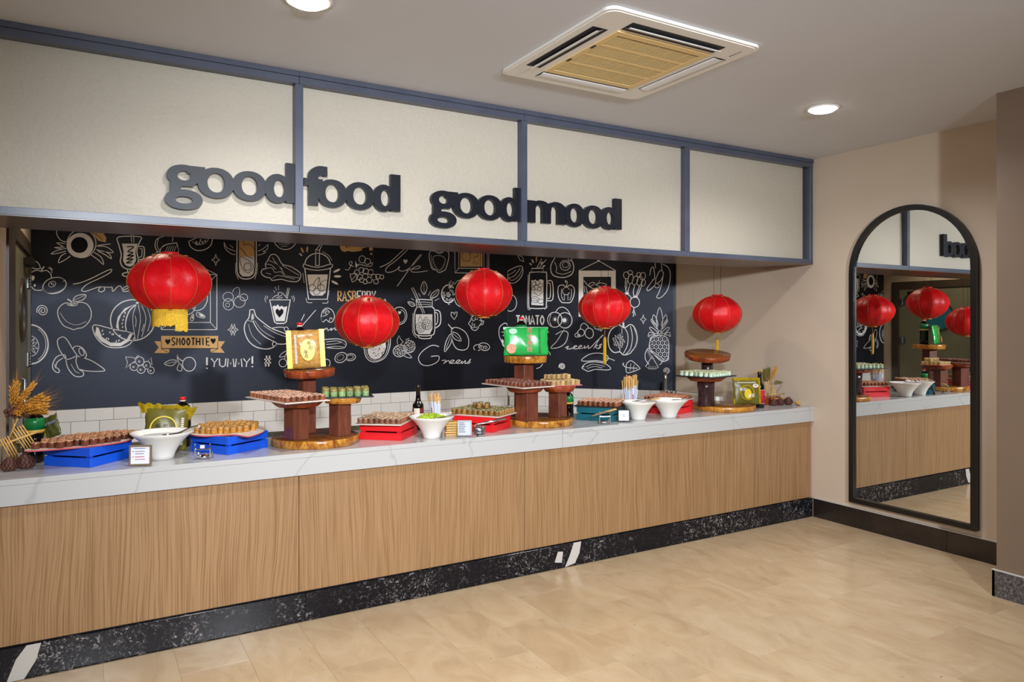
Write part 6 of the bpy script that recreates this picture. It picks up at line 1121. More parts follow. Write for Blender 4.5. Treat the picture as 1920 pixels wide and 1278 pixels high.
('chalk_grapes',0,[(6,1,1,0,0,[-2889,2075,-2895,2058,-2911,2049,-2928,2051,-2939,2064,-2939,2082,-2928,2095,-2911,2099,-2895,2091]),(6,1,1,0,0,[-2846,2099,-2852,2082,-2867,2073,-2885,2075,-2896,2088,-2896,2106,-2885,2119,-2867,2123,-2852,2115]),(6,1,1,0,0,[-2799,2089,-2806,2071,-2823,2061,-2842,2064,-2854,2078,-2854,2097,-2842,2112,-2823,2116,-2806,2107]),(6,1,1,0,0,[-2861,2030,-2868,2012,-2885,2002,-2903,2005,-2916,2019,-2916,2038,-2903,2053,-2885,2057,-2868,2048]),(6,1,1,0,0,[-2804,2040,-2811,2022,-2827,2012,-2846,2015,-2859,2029,-2859,2048,-2846,2063,-2827,2067,-2811,2058]),(6,1,1,0,0,[-2751,2082,-2757,2065,-2772,2056,-2790,2058,-2801,2071,-2801,2089,-2790,2102,-2772,2106,-2757,2098]),(6,1,1,0,0,[-2764,2005,-2770,1987,-2787,1977,-2806,1980,-2819,1994,-2819,2013,-2806,2028,-2787,2032,-2770,2023]),(6,1,1,0,0,[-2716,2035,-2723,2017,-2740,2007,-2759,2009,-2771,2024,-2771,2043,-2759,2058,-2740,2062,-2723,2053]),(6,1,1,0,0,[-2699,1992,-2705,1977,-2719,1968,-2735,1971,-2746,1983,-2746,1999,-2735,2011,-2719,2014,-2705,2007]),(6,1,1,0,0,[-2679,2042,-2685,2026,-2699,2018,-2715,2020,-2725,2032,-2725,2048,-2715,2061,-2699,2064,-2685,2057]),(6,1,1,0,0,[-2643,2039,-2648,2026,-2660,2019,-2674,2021,-2683,2031,-2683,2045,-2674,2056,-2660,2058,-2648,2052]),(6,1,1,0,0,[-2811,1987,-2816,1973,-2828,1966,-2843,1968,-2852,1978,-2852,1992,-2843,2004,-2828,2007,-2816,2000]),(6,1,1,0,0,[-2845,2003,-2851,1988,-2864,1979,-2880,1982,-2890,1993,-2890,2009,-2880,2021,-2864,2025,-2851,2017]),(5,1,1,0,0,[-2830,2204,-2834,2186,-2846,2173,-2863,2168,-2879,2172,-2891,2184,-2895,2201,-2891,2218,-2879,2231,-2863,2236,-2846,2232,-2834,2220]),(5,1,1,0,0,[-2779,2185,-2783,2170,-2794,2159,-2810,2154,-2825,2158,-2836,2168,-2840,2183,-2836,2198,-2825,2209,-2810,2213,-2794,2210,-2783,2200]),(6,1,0,0,0,[-2984,2062,-2976,2023,-2961,1979,-2930,1994,-2898,2048,-2938,2070,-2967,2052]),(4,0,0,0,0,[-2967,1996,-2915,2065]),(5,0,1,0,0,[-3033,2100,-3001,2095,-2979,2130,-2961,2170,-2984,2174,-2990,2146,-2944,2129]),(0,1,0,0,1,[-2930,2188,-2918,2155,-2892,2142,-2915,2135,-2921,2110,-2930,2137]),(6,0,1,0,0,[-2898,2155,-2827,2141,-2774,2138]),(5,0,1,0,0,[-2774,2138,-2757,2173,-2804,2159])]),
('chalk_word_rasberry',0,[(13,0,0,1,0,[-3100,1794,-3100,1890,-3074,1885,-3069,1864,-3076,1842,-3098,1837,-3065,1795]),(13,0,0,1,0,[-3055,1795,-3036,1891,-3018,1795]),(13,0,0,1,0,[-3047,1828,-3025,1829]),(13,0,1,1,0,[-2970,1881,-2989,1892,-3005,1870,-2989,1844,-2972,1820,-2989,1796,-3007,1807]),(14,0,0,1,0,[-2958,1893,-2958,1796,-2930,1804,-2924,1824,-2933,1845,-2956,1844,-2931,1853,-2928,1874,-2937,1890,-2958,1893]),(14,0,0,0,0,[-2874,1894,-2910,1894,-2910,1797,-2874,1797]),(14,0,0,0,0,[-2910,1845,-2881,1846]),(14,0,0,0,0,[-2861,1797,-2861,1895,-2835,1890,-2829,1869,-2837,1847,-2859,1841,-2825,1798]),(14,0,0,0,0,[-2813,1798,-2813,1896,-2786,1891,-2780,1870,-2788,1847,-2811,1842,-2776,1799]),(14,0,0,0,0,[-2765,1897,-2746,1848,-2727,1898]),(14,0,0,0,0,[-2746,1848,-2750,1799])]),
('chalk_word_life',0,[(7,0,1,0,0,[-2685,2132,-2588,2179,-2466,2289,-2391,2351,-2381,2369,-2398,2316,-2515,2206,-2601,2144,-2625,2097,-2588,2085,-2515,2111,-2478,2151,-2488,2114,-2453,2103,-2404,2117,-2341,2164,-2259,2252,-2246,2274,-2265,2266,-2341,2172,-2416,2070,-2503,1951]),(7,0,1,0,0,[-2441,2102,-2354,2123,-2284,2133,-2255,2152,-2278,2161,-2335,2137,-2356,2104,-2297,2097,-2173,2116]),(7,1,0,0,1,[-2416,2175,-2437,2198,-2438,2214,-2427,2222,-2416,2212,-2405,2223,-2394,2215,-2396,2200])]),
('chalk_bell_pepper',0,[(9,1,1,0,0,[-2150,2310,-2159,2256,-2130,2144,-2085,2128,-2052,2103,-2006,2119,-1973,2144,-1940,2254,-1944,2314,-1980,2330,-2046,2309,-2124,2320]),(5,1,1,0,0,[-2114,2258,-2098,2175,-2046,2124,-1993,2180,-1983,2252,-2046,2276]),(4,0,1,0,0,[-2137,2281,-2124,2163,-2085,2131]),(6,0,1,0,0,[-2085,2343,-2079,2308,-2046,2297,-2006,2311,-2000,2347])]),
('chalk_mason_jar',0,[(6,0,0,0,0,[-2350,1934,-2331,1941,-2208,1688]),(6,0,0,0,0,[-2350,1934,-2227,1684]),(9,1,0,0,0,[-2301,1817,-2259,1825,-2124,1820,-2121,1752,-2297,1747]),(4,0,1,0,0,[-2297,1791,-2214,1798,-2124,1788]),(4,0,1,0,0,[-2297,1768,-2214,1775,-2124,1767]),(10,0,1,0,0,[-2297,1738,-2321,1674,-2322,1509,-2284,1462,-2137,1460,-2098,1508,-2098,1710,-2124,1744]),(0,1,0,0,1,[-2306,1674,-2124,1675,-2121,1532,-2150,1472,-2272,1474,-2306,1521]),(5,1,1,2,0,[-2199,1544,-2206,1518,-2226,1499,-2253,1492,-2279,1499,-2299,1518,-2306,1544,-2299,1570,-2279,1589,-2253,1596,-2226,1589,-2206,1570]),(3,1,1,2,0,[-2209,1544,-2215,1533,-2228,1530,-2238,1538,-2238,1550,-2228,1558,-2215,1555]),(3,1,1,2,0,[-2220,1524,-2226,1513,-2238,1510,-2249,1518,-2249,1530,-2238,1538,-2226,1535]),(3,1,1,2,0,[-2244,1519,-2249,1508,-2262,1505,-2273,1513,-2273,1525,-2262,1533,-2249,1530]),(3,1,1,2,0,[-2263,1533,-2268,1522,-2281,1519,-2292,1527,-2292,1539,-2281,1547,-2268,1544]),(3,1,1,2,0,[-2262,1556,-2268,1545,-2281,1542,-2291,1550,-2291,1562,-2281,1569,-2268,1567]),(3,1,1,2,0,[-2243,1570,-2249,1558,-2262,1556,-2272,1563,-2272,1576,-2262,1583,-2249,1581]),(3,1,1,2,0,[-2219,1564,-2225,1553,-2238,1550,-2248,1558,-2248,1570,-2238,1578,-2225,1575]),(5,1,1,2,0,[-2128,1570,-2135,1544,-2155,1525,-2182,1518,-2209,1525,-2229,1544,-2236,1570,-2229,1596,-2209,1615,-2182,1622,-2155,1615,-2135,1596]),(3,1,1,2,0,[-2138,1570,-2144,1559,-2157,1556,-2168,1564,-2168,1576,-2157,1584,-2144,1581]),(3,1,1,2,0,[-2149,1549,-2155,1538,-2168,1536,-2178,1543,-2178,1556,-2168,1563,-2155,1561]),(3,1,1,2,0,[-2173,1545,-2179,1533,-2192,1531,-2202,1538,-2202,1551,-2192,1558,-2179,1556]),(3,1,1,2,0,[-2192,1559,-2198,1548,-2211,1545,-2221,1553,-2221,1565,-2211,1573,-2198,1570]),(3,1,1,2,0,[-2192,1582,-2198,1570,-2211,1568,-2221,1575,-2221,1588,-2211,1595,-2198,1593]),(3,1,1,2,0,[-2173,1595,-2178,1584,-2192,1582,-2202,1589,-2202,1602,-2192,1609,-2178,1607]),(3,1,1,2,0,[-2149,1590,-2154,1579,-2168,1576,-2178,1584,-2178,1596,-2168,1604,-2154,1601]),(5,0,1,2,0,[-2278,1603,-2259,1662,-2233,1609,-2201,1645,-2176,1639]),(10,0,1,0,0,[-2105,1720,-2039,1699,-2035,1579,-2098,1529]),(8,0,1,0,0,[-2098,1693,-2067,1682,-2067,1594,-2098,1558]),(9,0,1,0,0,[-2284,1460,-2255,1431,-2150,1430,-2134,1460]),(4,0,1,0,0,[-2335,1685,-2339,1498,-2297,1438]),(7,1,1,0,0,[-2217,2008,-2181,1947,-2214,1873,-2250,1934]),(7,1,1,0,0,[-2051,1930,-2069,1866,-2142,1835,-2124,1891]),(7,1,1,0,0,[-2391,1796,-2341,1793,-2313,1763,-2354,1755]),(4,0,0,0,0,[-2217,1993,-2214,1881]),(4,0,0,0,0,[-2059,1920,-2134,1841]),(4,0,0,0,0,[-2379,1790,-2322,1765]),(4,0,0,0,0,[-2278,1886,-2253,1851]),(4,0,0,0,0,[-2143,1912,-2169,1864]),(4,0,0,0,0,[-2354,1832,-2322,1814]),(4,0,0,0,0,[-2098,1812,-2046,1837])]),
('chalk_latte_cup',0,[(7,0,1,0,0,[-2544,1701,-2525,1727,-2498,1742,-2468,1744,-2440,1734,-2417,1712,-2404,1682,-2402,1648,-2412,1616,-2431,1591,-2458,1576,-2488,1574,-2516,1584]),(5,0,1,0,0,[-2466,1720,-2451,1714,-2438,1704,-2428,1691,-2421,1674,-2419,1657,-2421,1639,-2427,1622,-2437,1608,-2449,1598,-2464,1592,-2480,1591,-2495,1594]),(7,1,0,0,1,[-2478,1670,-2493,1688,-2494,1699,-2486,1705,-2478,1697,-2470,1705,-2462,1699,-2463,1688])]),
('chalk_cat_ears',0,[(7,0,0,0,0,[-2661,1798,-2627,1821,-2619,1787])]),
('chalk_heart',0,[(7,1,0,0,0,[-1876,1621,-1914,1664,-1911,1697,-1887,1694,-1878,1670,-1865,1698,-1844,1700,-1847,1664])]),
('chalk_raspberries',0,[(6,1,1,0,0,[-2408,1332,-2407,1302,-2424,1273,-2455,1255,-2491,1252,-2523,1264,-2543,1289,-2544,1319,-2527,1347,-2497,1365,-2460,1369,-2428,1357]),(6,1,1,0,0,[-2316,1329,-2335,1303,-2364,1290,-2395,1293,-2420,1310,-2432,1338,-2429,1369,-2410,1395,-2381,1408,-2350,1406,-2325,1388,-2312,1360]),(4,1,1,0,0,[-2452,1310,-2459,1300,-2472,1300,-2479,1310,-2472,1320,-2459,1320]),(4,1,1,0,0,[-2475,1299,-2482,1289,-2495,1290,-2502,1300,-2495,1310,-2482,1309]),(4,1,1,0,0,[-2460,1331,-2467,1321,-2481,1321,-2487,1332,-2481,1342,-2467,1341]),(4,1,1,0,0,[-2446,1290,-2453,1280,-2466,1280,-2473,1290,-2466,1300,-2453,1300]),(4,1,1,0,0,[-2492,1316,-2499,1306,-2512,1306,-2519,1316,-2512,1326,-2499,1326]),(4,1,1,0,0,[-2434,1326,-2441,1316,-2454,1317,-2461,1327,-2454,1337,-2441,1337]),(4,1,1,0,0,[-2472,1277,-2478,1267,-2492,1268,-2499,1278,-2492,1288,-2478,1288]),(4,1,1,0,0,[-2480,1343,-2487,1333,-2500,1333,-2507,1343,-2500,1353,-2487,1353]),(4,1,1,0,0,[-2423,1296,-2430,1286,-2444,1286,-2450,1296,-2444,1306,-2430,1306]),(4,1,1,0,0,[-2503,1295,-2509,1285,-2523,1286,-2530,1296,-2523,1306,-2509,1305]),(4,1,1,0,0,[-2443,1349,-2449,1339,-2463,1339,-2470,1349,-2463,1359,-2449,1359]),(4,1,1,0,0,[-2448,1267,-2455,1257,-2468,1257,-2475,1267,-2468,1277,-2455,1277]),(4,1,1,0,0,[-2505,1335,-2512,1325,-2526,1325,-2532,1335,-2526,1345,-2512,1345]),(4,1,1,0,0,[-2411,1320,-2418,1310,-2431,1310,-2438,1320,-2431,1330,-2418,1330]),(4,1,1,0,0,[-2349,1349,-2356,1339,-2370,1339,-2377,1349,-2370,1359,-2356,1359]),(4,1,1,0,0,[-2371,1339,-2378,1329,-2391,1329,-2398,1339,-2391,1349,-2378,1349]),(4,1,1,0,0,[-2357,1368,-2364,1358,-2378,1359,-2384,1369,-2378,1379,-2364,1379]),(4,1,1,0,0,[-2344,1330,-2351,1320,-2364,1321,-2371,1331,-2364,1341,-2351,1341]),(4,1,1,0,0,[-2386,1354,-2393,1344,-2407,1344,-2414,1354,-2407,1364,-2393,1364]),(4,1,1,0,0,[-2332,1364,-2339,1354,-2353,1354,-2360,1365,-2353,1375,-2339,1374]),(4,1,1,0,0,[-2367,1319,-2374,1309,-2388,1309,-2395,1319,-2388,1329,-2374,1329]),(4,1,1,0,0,[-2375,1379,-2382,1369,-2396,1370,-2403,1380,-2396,1390,-2382,1390]),(4,1,1,0,0,[-2322,1336,-2329,1326,-2343,1326,-2350,1336,-2343,1346,-2329,1346]),(4,1,1,0,0,[-2396,1335,-2403,1325,-2417,1325,-2424,1336,-2417,1346,-2403,1345]),(4,1,1,0,0,[-2340,1385,-2347,1375,-2361,1375,-2368,1385,-2361,1395,-2347,1395]),(4,1,1,0,0,[-2345,1309,-2352,1299,-2366,1299,-2373,1309,-2366,1319,-2352,1319]),(4,1,1,0,0,[-2399,1372,-2406,1362,-2420,1362,-2427,1372,-2420,1382,-2406,1382]),(4,1,1,0,0,[-2311,1358,-2318,1348,-2332,1348,-2339,1358,-2332,1368,-2318,1368]),(5,0,0,0,0,[-2500,1377,-2505,1418,-2484,1461,-2466,1423,-2439,1399,-2466,1376]),(5,0,0,0,0,[-2416,1416,-2376,1434,-2385,1410]),(5,1,1,0,0,[-2435,1265,-2398,1285,-2347,1240,-2391,1241])]),
('chalk_lemon',0,[(8,1,1,0,0,[-1900,1531,-1833,1536,-1752,1493,-1711,1420,-1716,1334,-1765,1304,-1847,1318,-1894,1386,-1908,1470]),(7,1,1,0,0,[-1924,1470,-1973,1387,-1987,1288,-1916,1374,-1907,1446]),(7,1,1,0,0,[-1906,1492,-1833,1470,-1795,1399,-1874,1422]),(10,0,1,0,0,[-1946,1574,-1924,1549,-1900,1528]),(0,1,1,0,1,[-1887,1528,-1889,1523,-1894,1520,-1900,1519,-1907,1520,-1912,1523,-1914,1528,-1912,1533,-1907,1537,-1900,1538,-1894,1537,-1889,1533]),(4,0,0,0,0,[-1916,1452,-1973,1315]),(4,0,0,0,0,[-1894,1480,-1809,1411])]),
('chalk_word_greens',0,[(7,0,1,0,0,[-2049,1344,-2126,1359,-2222,1310,-2277,1237,-2243,1169,-2156,1155,-2066,1191,-2047,1242,-2089,1250,-2138,1245]),(7,0,1,0,0,[-2019,1201,-1969,1202,-2000,1167,-1946,1199,-1923,1176,-1876,1194,-1903,1202,-1934,1173,-1882,1168,-1851,1174,-1805,1195,-1836,1200,-1861,1171,-1808,1167,-1785,1191,-1788,1161,-1746,1195,-1752,1161,-1715,1178,-1680,1208,-1705,1192,-1690,1175,-1721,1159])]),
('chalk_pomegranate',0,[(12,0,1,0,0,[-1884,1828,-1908,1805,-1938,1795,-1969,1800,-1996,1819,-2013,1849,-2020,1885,-2013,1921,-1996,1952,-1969,1972,-1938,1978,-1908,1969,-1884,1947]),(5,1,1,0,0,[-1899,1831,-1904,1822,-1915,1822,-1920,1830,-1915,1839,-1904,1839]),(5,1,1,0,0,[-1983,1867,-1988,1858,-1999,1858,-2004,1866,-1999,1875,-1988,1875]),(5,1,1,0,0,[-1983,1852,-1988,1843,-1999,1843,-2004,1851,-1999,1860,-1988,1860]),(5,1,1,0,0,[-1950,1829,-1955,1820,-1966,1820,-1971,1828,-1966,1837,-1955,1837]),(5,1,1,0,0,[-1874,1884,-1880,1876,-1890,1876,-1896,1884,-1890,1893,-1880,1893]),(5,1,1,0,0,[-1979,1869,-1984,1860,-1995,1860,-2000,1868,-1995,1877,-1984,1877]),(5,1,1,0,0,[-1941,1868,-1946,1860,-1957,1859,-1962,1868,-1957,1876,-1946,1876]),(5,1,1,0,0,[-1888,1912,-1893,1904,-1904,1903,-1909,1912,-1904,1920,-1893,1920]),(5,1,1,0,0,[-1944,1890,-1950,1881,-1960,1881,-1966,1889,-1960,1898,-1950,1898]),(5,1,1,0,0,[-1928,1863,-1933,1855,-1944,1855,-1949,1863,-1944,1871,-1933,1872]),(5,1,1,0,0,[-1919,1876,-1925,1867,-1935,1867,-1940,1875,-1935,1884,-1925,1884]),(5,1,1,0,0,[-1916,1821,-1922,1812,-1932,1812,-1938,1820,-1932,1829,-1922,1829]),(5,1,1,0,0,[-1929,1894,-1935,1886,-1945,1885,-1951,1894,-1945,1902,-1935,1902]),(5,1,1,0,0,[-1905,1923,-1910,1914,-1921,1914,-1926,1922,-1921,1931,-1910,1931]),(5,1,1,0,0,[-1928,1877,-1933,1869,-1944,1869,-1949,1877,-1944,1885,-1933,1885]),(5,1,1,0,0,[-1987,1895,-1992,1887,-2002,1887,-2008,1895,-2002,1903,-1992,1904]),(5,1,1,0,0,[-1921,1954,-1926,1945,-1937,1945,-1942,1953,-1937,1962,-1926,1962]),(6,1,0,0,0,[-1938,2013,-1927,1983,-1914,2026,-1898,1996,-1879,2015,-1894,1978,-1930,1975]),(0,1,0,0,1,[-1938,1965,-1914,1983,-1900,1954,-1927,1947]),(6,0,1,0,0,[-1874,1985,-1840,2022,-1806,2031]),(6,0,0,0,0,[-1947,1796,-1943,1778,-1927,1778]),(6,0,1,0,0,[-1880,1845,-1853,1785,-1806,1752])]),
('chalk_broccoli',0,[(7,1,1,0,0,[-1674,1646,-1640,1665,-1598,1665,-1570,1640,-1556,1609,-1531,1606,-1542,1572,-1584,1560,-1598,1529,-1633,1507,-1674,1523,-1688,1554,-1711,1579,-1688,1609]),(5,0,1,0,0,[-1637,1622,-1638,1617,-1641,1613,-1646,1611,-1652,1609,-1658,1610,-1663,1612,-1667,1615,-1670,1619,-1670,1623,-1668,1627,-1664,1631,-1659,1633]),(5,0,1,0,0,[-1602,1634,-1603,1630,-1606,1626,-1611,1623,-1617,1622,-1623,1622,-1628,1624,-1633,1627,-1635,1631,-1635,1636,-1634,1640,-1630,1643,-1625,1646]),(5,0,1,0,0,[-1637,1579,-1638,1574,-1641,1570,-1646,1568,-1652,1566,-1658,1567,-1663,1569,-1667,1572,-1670,1576,-1670,1580,-1668,1585,-1664,1588,-1659,1590]),(5,0,1,0,0,[-1609,1548,-1610,1543,-1613,1540,-1618,1537,-1624,1536,-1630,1536,-1635,1538,-1640,1541,-1642,1545,-1642,1550,-1640,1554,-1637,1557,-1631,1559]),(5,0,1,0,0,[-1644,1548,-1645,1544,-1648,1540,-1653,1537,-1658,1536,-1664,1536,-1670,1538,-1674,1541,-1676,1545,-1677,1550,-1675,1554,-1671,1557,-1666,1560]),(6,0,1,0,0,[-1584,1616,-1549,1597,-1577,1572])]),
('chalk_mushroom_halves',0,[(7,0,1,0,0,[-1635,1301,-1647,1312,-1650,1326,-1645,1340,-1631,1351,-1612,1358,-1592,1357,-1574,1351,-1562,1339,-1559,1325,-1566,1311,-1580,1300,-1599,1294]),(7,1,1,0,0,[-1460,1323,-1473,1305,-1500,1295,-1533,1296,-1565,1306,-1585,1325,-1590,1346,-1578,1364,-1551,1374,-1518,1373,-1486,1363,-1465,1344]),(5,1,1,0,0,[-1534,1325,-1537,1314,-1545,1306,-1556,1303,-1567,1306,-1576,1314,-1579,1325,-1576,1337,-1567,1345,-1556,1347,-1545,1344,-1537,1336]),(5,0,1,0,0,[-1531,1317,-1531,1325,-1529,1333,-1523,1338,-1516,1342,-1508,1342,-1501,1340,-1495,1337,-1492,1331,-1491,1326,-1492,1321,-1495,1317,-1499,1314,-1504,1313,-1509,1314,-1512,1316,-1515,1319,-1515,1322,-1515,1325,-1513,1327,-1511,1328,-1509,1328,-1507,1328])]),
('chalk_orange',1,[(7,0,1,0,0,[40,1892,60,1883,78,1868,91,1847,98,1823,100,1797,96,1771,86,1748,71,1730,52,1717,32,1712,10,1714,3,1724])]),
('chalk_melon_slice',1,[(8,1,1,0,0,[3,2103,3,2146,112,2194,162,2191,167,2118,125,2049,60,2013,3,2033,3,2081]),(6,0,1,0,0,[3,2068,67,2088,115,2138,141,2179]),(5,0,1,0,0,[3,2102,53,2126,93,2157]),(5,0,1,0,0,[3,2081,47,2042,125,2093,162,2168])]),
('chalk_framed_fruit',0,[(8,0,0,0,0,[-1871,2330,-1867,2106,-1429,2112]),(7,0,0,0,0,[-1824,2332,-1824,2155,-1528,2163,-1528,2346]),(0,1,0,1,1,[-1807,2339,-1545,2352,-1545,2182,-1807,2172]),(5,1,1,2,0,[-1692,2298,-1688,2271,-1698,2247,-1718,2232,-1744,2230,-1768,2242,-1785,2264,-1789,2291,-1779,2315,-1759,2331,-1733,2333,-1709,2321]),(5,0,1,2,0,[-1695,2314,-1626,2329,-1598,2294,-1653,2273]),(5,0,1,2,0,[-1660,2205,-1640,2236,-1619,2200,-1591,2226]),(5,0,0,0,0,[-1867,2106,-1824,2155]),(6,0,0,0,0,[-1489,2348,-1489,2150]),(6,0,0,0,0,[-1469,2349,-1469,2138])]),
('chalk_corn_jar',1,[(10,1,0,0,0,[268,2169,393,2170,396,2129,270,2129]),(10,1,1,0,0,[268,2126,242,2098,235,1779,268,1743,409,1743,428,1777,432,2094,400,2126]),(0,1,0,0,1,[264,2047,287,2038,306,2050,332,2035,364,2052,396,2042,396,1771,264,1778]),(5,1,1,2,0,[317,2003,310,1987,293,1981,277,1987,270,2003,277,2019,293,2026,310,2019]),(5,1,1,2,0,[358,2015,350,1997,332,1990,314,1998,306,2015,314,2033,332,2040,350,2032]),(5,1,1,2,0,[387,1989,380,1974,364,1967,348,1974,341,1990,348,2006,364,2012,380,2005]),(5,1,1,2,0,[338,1965,331,1948,313,1940,295,1948,287,1966,295,1983,313,1990,331,1983]),(5,1,1,2,0,[372,1946,366,1932,351,1926,337,1932,331,1946,337,1961,351,1966,366,1960]),(5,1,1,2,0,[308,1953,302,1939,287,1933,272,1939,266,1953,272,1968,287,1973,302,1967]),(5,0,1,2,0,[293,1916,345,1878,393,1927]),(5,1,1,2,0,[347,1834,342,1818,327,1806,306,1802,286,1806,271,1818,265,1835,271,1851,286,1863,306,1867,327,1862,342,1850]),(4,1,1,2,0,[324,1834,322,1828,315,1823,306,1822,297,1824,291,1828,288,1834,291,1841,297,1845,306,1847,315,1845,322,1840]),(5,1,1,2,0,[400,1817,395,1806,382,1798,364,1795,346,1798,333,1807,328,1818,333,1829,346,1837,364,1840,382,1837,395,1829]),(10,0,1,0,0,[428,2024,492,2025,498,1837,428,1825]),(8,0,1,0,0,[434,2004,469,2001,469,1858,434,1849]),(7,0,0,0,0,[428,2262,351,2177]),(7,0,0,0,0,[377,2270,326,2177]),(0,1,1,1,1,[327,2265,326,2249,323,2237,319,2233,315,2237,313,2249,311,2265,313,2281,315,2293,319,2297,323,2293,326,2281]),(0,1,1,0,1,[285,2250,289,2239,290,2231,288,2227,283,2228,277,2234,271,2244,267,2255,266,2264,268,2268,273,2267,279,2260]),(0,1,1,0,1,[260,2222,266,2215,269,2208,268,2204,263,2203,256,2206,249,2211,244,2218,241,2225,242,2229,246,2230,253,2227]),(0,1,1,0,1,[383,2222,377,2215,371,2212,367,2212,365,2216,366,2223,371,2231,377,2237,383,2241,387,2240,389,2236,387,2229]),(0,1,1,0,1,[404,2184,395,2181,388,2180,384,2183,385,2187,389,2192,396,2197,404,2201,411,2201,415,2199,415,2195,411,2189]),(5,0,1,0,0,[229,2104,219,1766,255,1728]),(5,0,1,0,0,[409,1728,441,1765]),(6,0,1,0,0,[112,2314,164,2294,180,2243]),(6,0,1,0,0,[112,2314,138,2263,180,2243])]),
('chalk_word_tomato',1,[(15,0,0,0,0,[94,1663,137,1663]),(15,0,0,0,0,[116,1663,116,1568]),(15,0,1,0,0,[169,1666,150,1617,169,1568,189,1617,169,1666]),(15,0,0,0,0,[202,1568,207,1666,223,1598,239,1666,244,1568]),(15,0,0,0,0,[255,1568,276,1666,298,1568]),(15,0,0,0,0,[264,1602,289,1602]),(15,0,0,0,0,[308,1663,351,1663]),(15,0,0,0,0,[330,1663,330,1568]),(15,0,1,0,0,[383,1666,363,1617,383,1568,402,1617,383,1666])]),
('chalk_pear',0,[(8,0,1,0,0,[-1238,1294,-1300,1364,-1343,1453,-1336,1541,-1271,1584,-1238,1559,-1238,1527]),(0,1,0,0,1,[-1315,1415,-1286,1396,-1293,1352,-1238,1300,-1242,1288,-1303,1346]),(6,0,1,0,0,[-1315,1490,-1257,1477,-1238,1439,-1300,1452]),(6,0,1,0,0,[-1238,1489,-1238,1553,-1238,1565,-1238,1508])]),
('chalk_pumpkin_half',1,[(7,0,1,0,0,[302,1481,309,1495,319,1508,331,1519,345,1527,361,1532,377,1533,393,1532,408,1527,422,1519,434,1509,444,1496,451,1481]),(7,0,1,0,0,[319,1098,364,1117,387,1149]),(6,0,1,0,0,[434,1292,466,1268,470,1243])]),
('chalk_avocado_half',1,[(9,0,1,0,0,[529,2290,478,2198,484,2117,529,2078,630,2068,705,2104,724,2168,711,2230,686,2245]),(6,1,1,0,0,[687,2193,680,2168,660,2149,632,2143,604,2150,584,2169,577,2196,584,2221,604,2240,632,2246,660,2239,680,2219]),(5,1,1,0,0,[671,2200,666,2185,653,2175,636,2171,618,2175,605,2186,601,2201,605,2216,618,2227,636,2230,653,2226,666,2215]),(5,0,1,0,0,[516,2234,541,2172,535,2122,617,2102,699,2131]),(6,0,1,0,0,[661,2262,686,2243,717,2279])]),
('chalk_capsicum',1,[(8,1,1,0,0,[554,1942,567,1979,611,1987,642,1966,692,1986,730,1946,724,1872,692,1805,642,1799,592,1806,560,1862]),(5,0,1,0,0,[678,1909,668,1894,653,1885,636,1884,620,1891,608,1905,604,1923,608,1941,620,1955,636,1962,653,1960,668,1951,678,1936]),(7,0,1,0,0,[645,1974,655,2015,633,2034,637,2009]),(5,0,1,0,0,[592,1948,592,1874,611,1824]),(5,0,1,0,0,[699,1947,699,1873,680,1824]),(4,0,0,0,0,[623,1886,623,1824]),(4,0,0,0,0,[661,1885,663,1824])]),
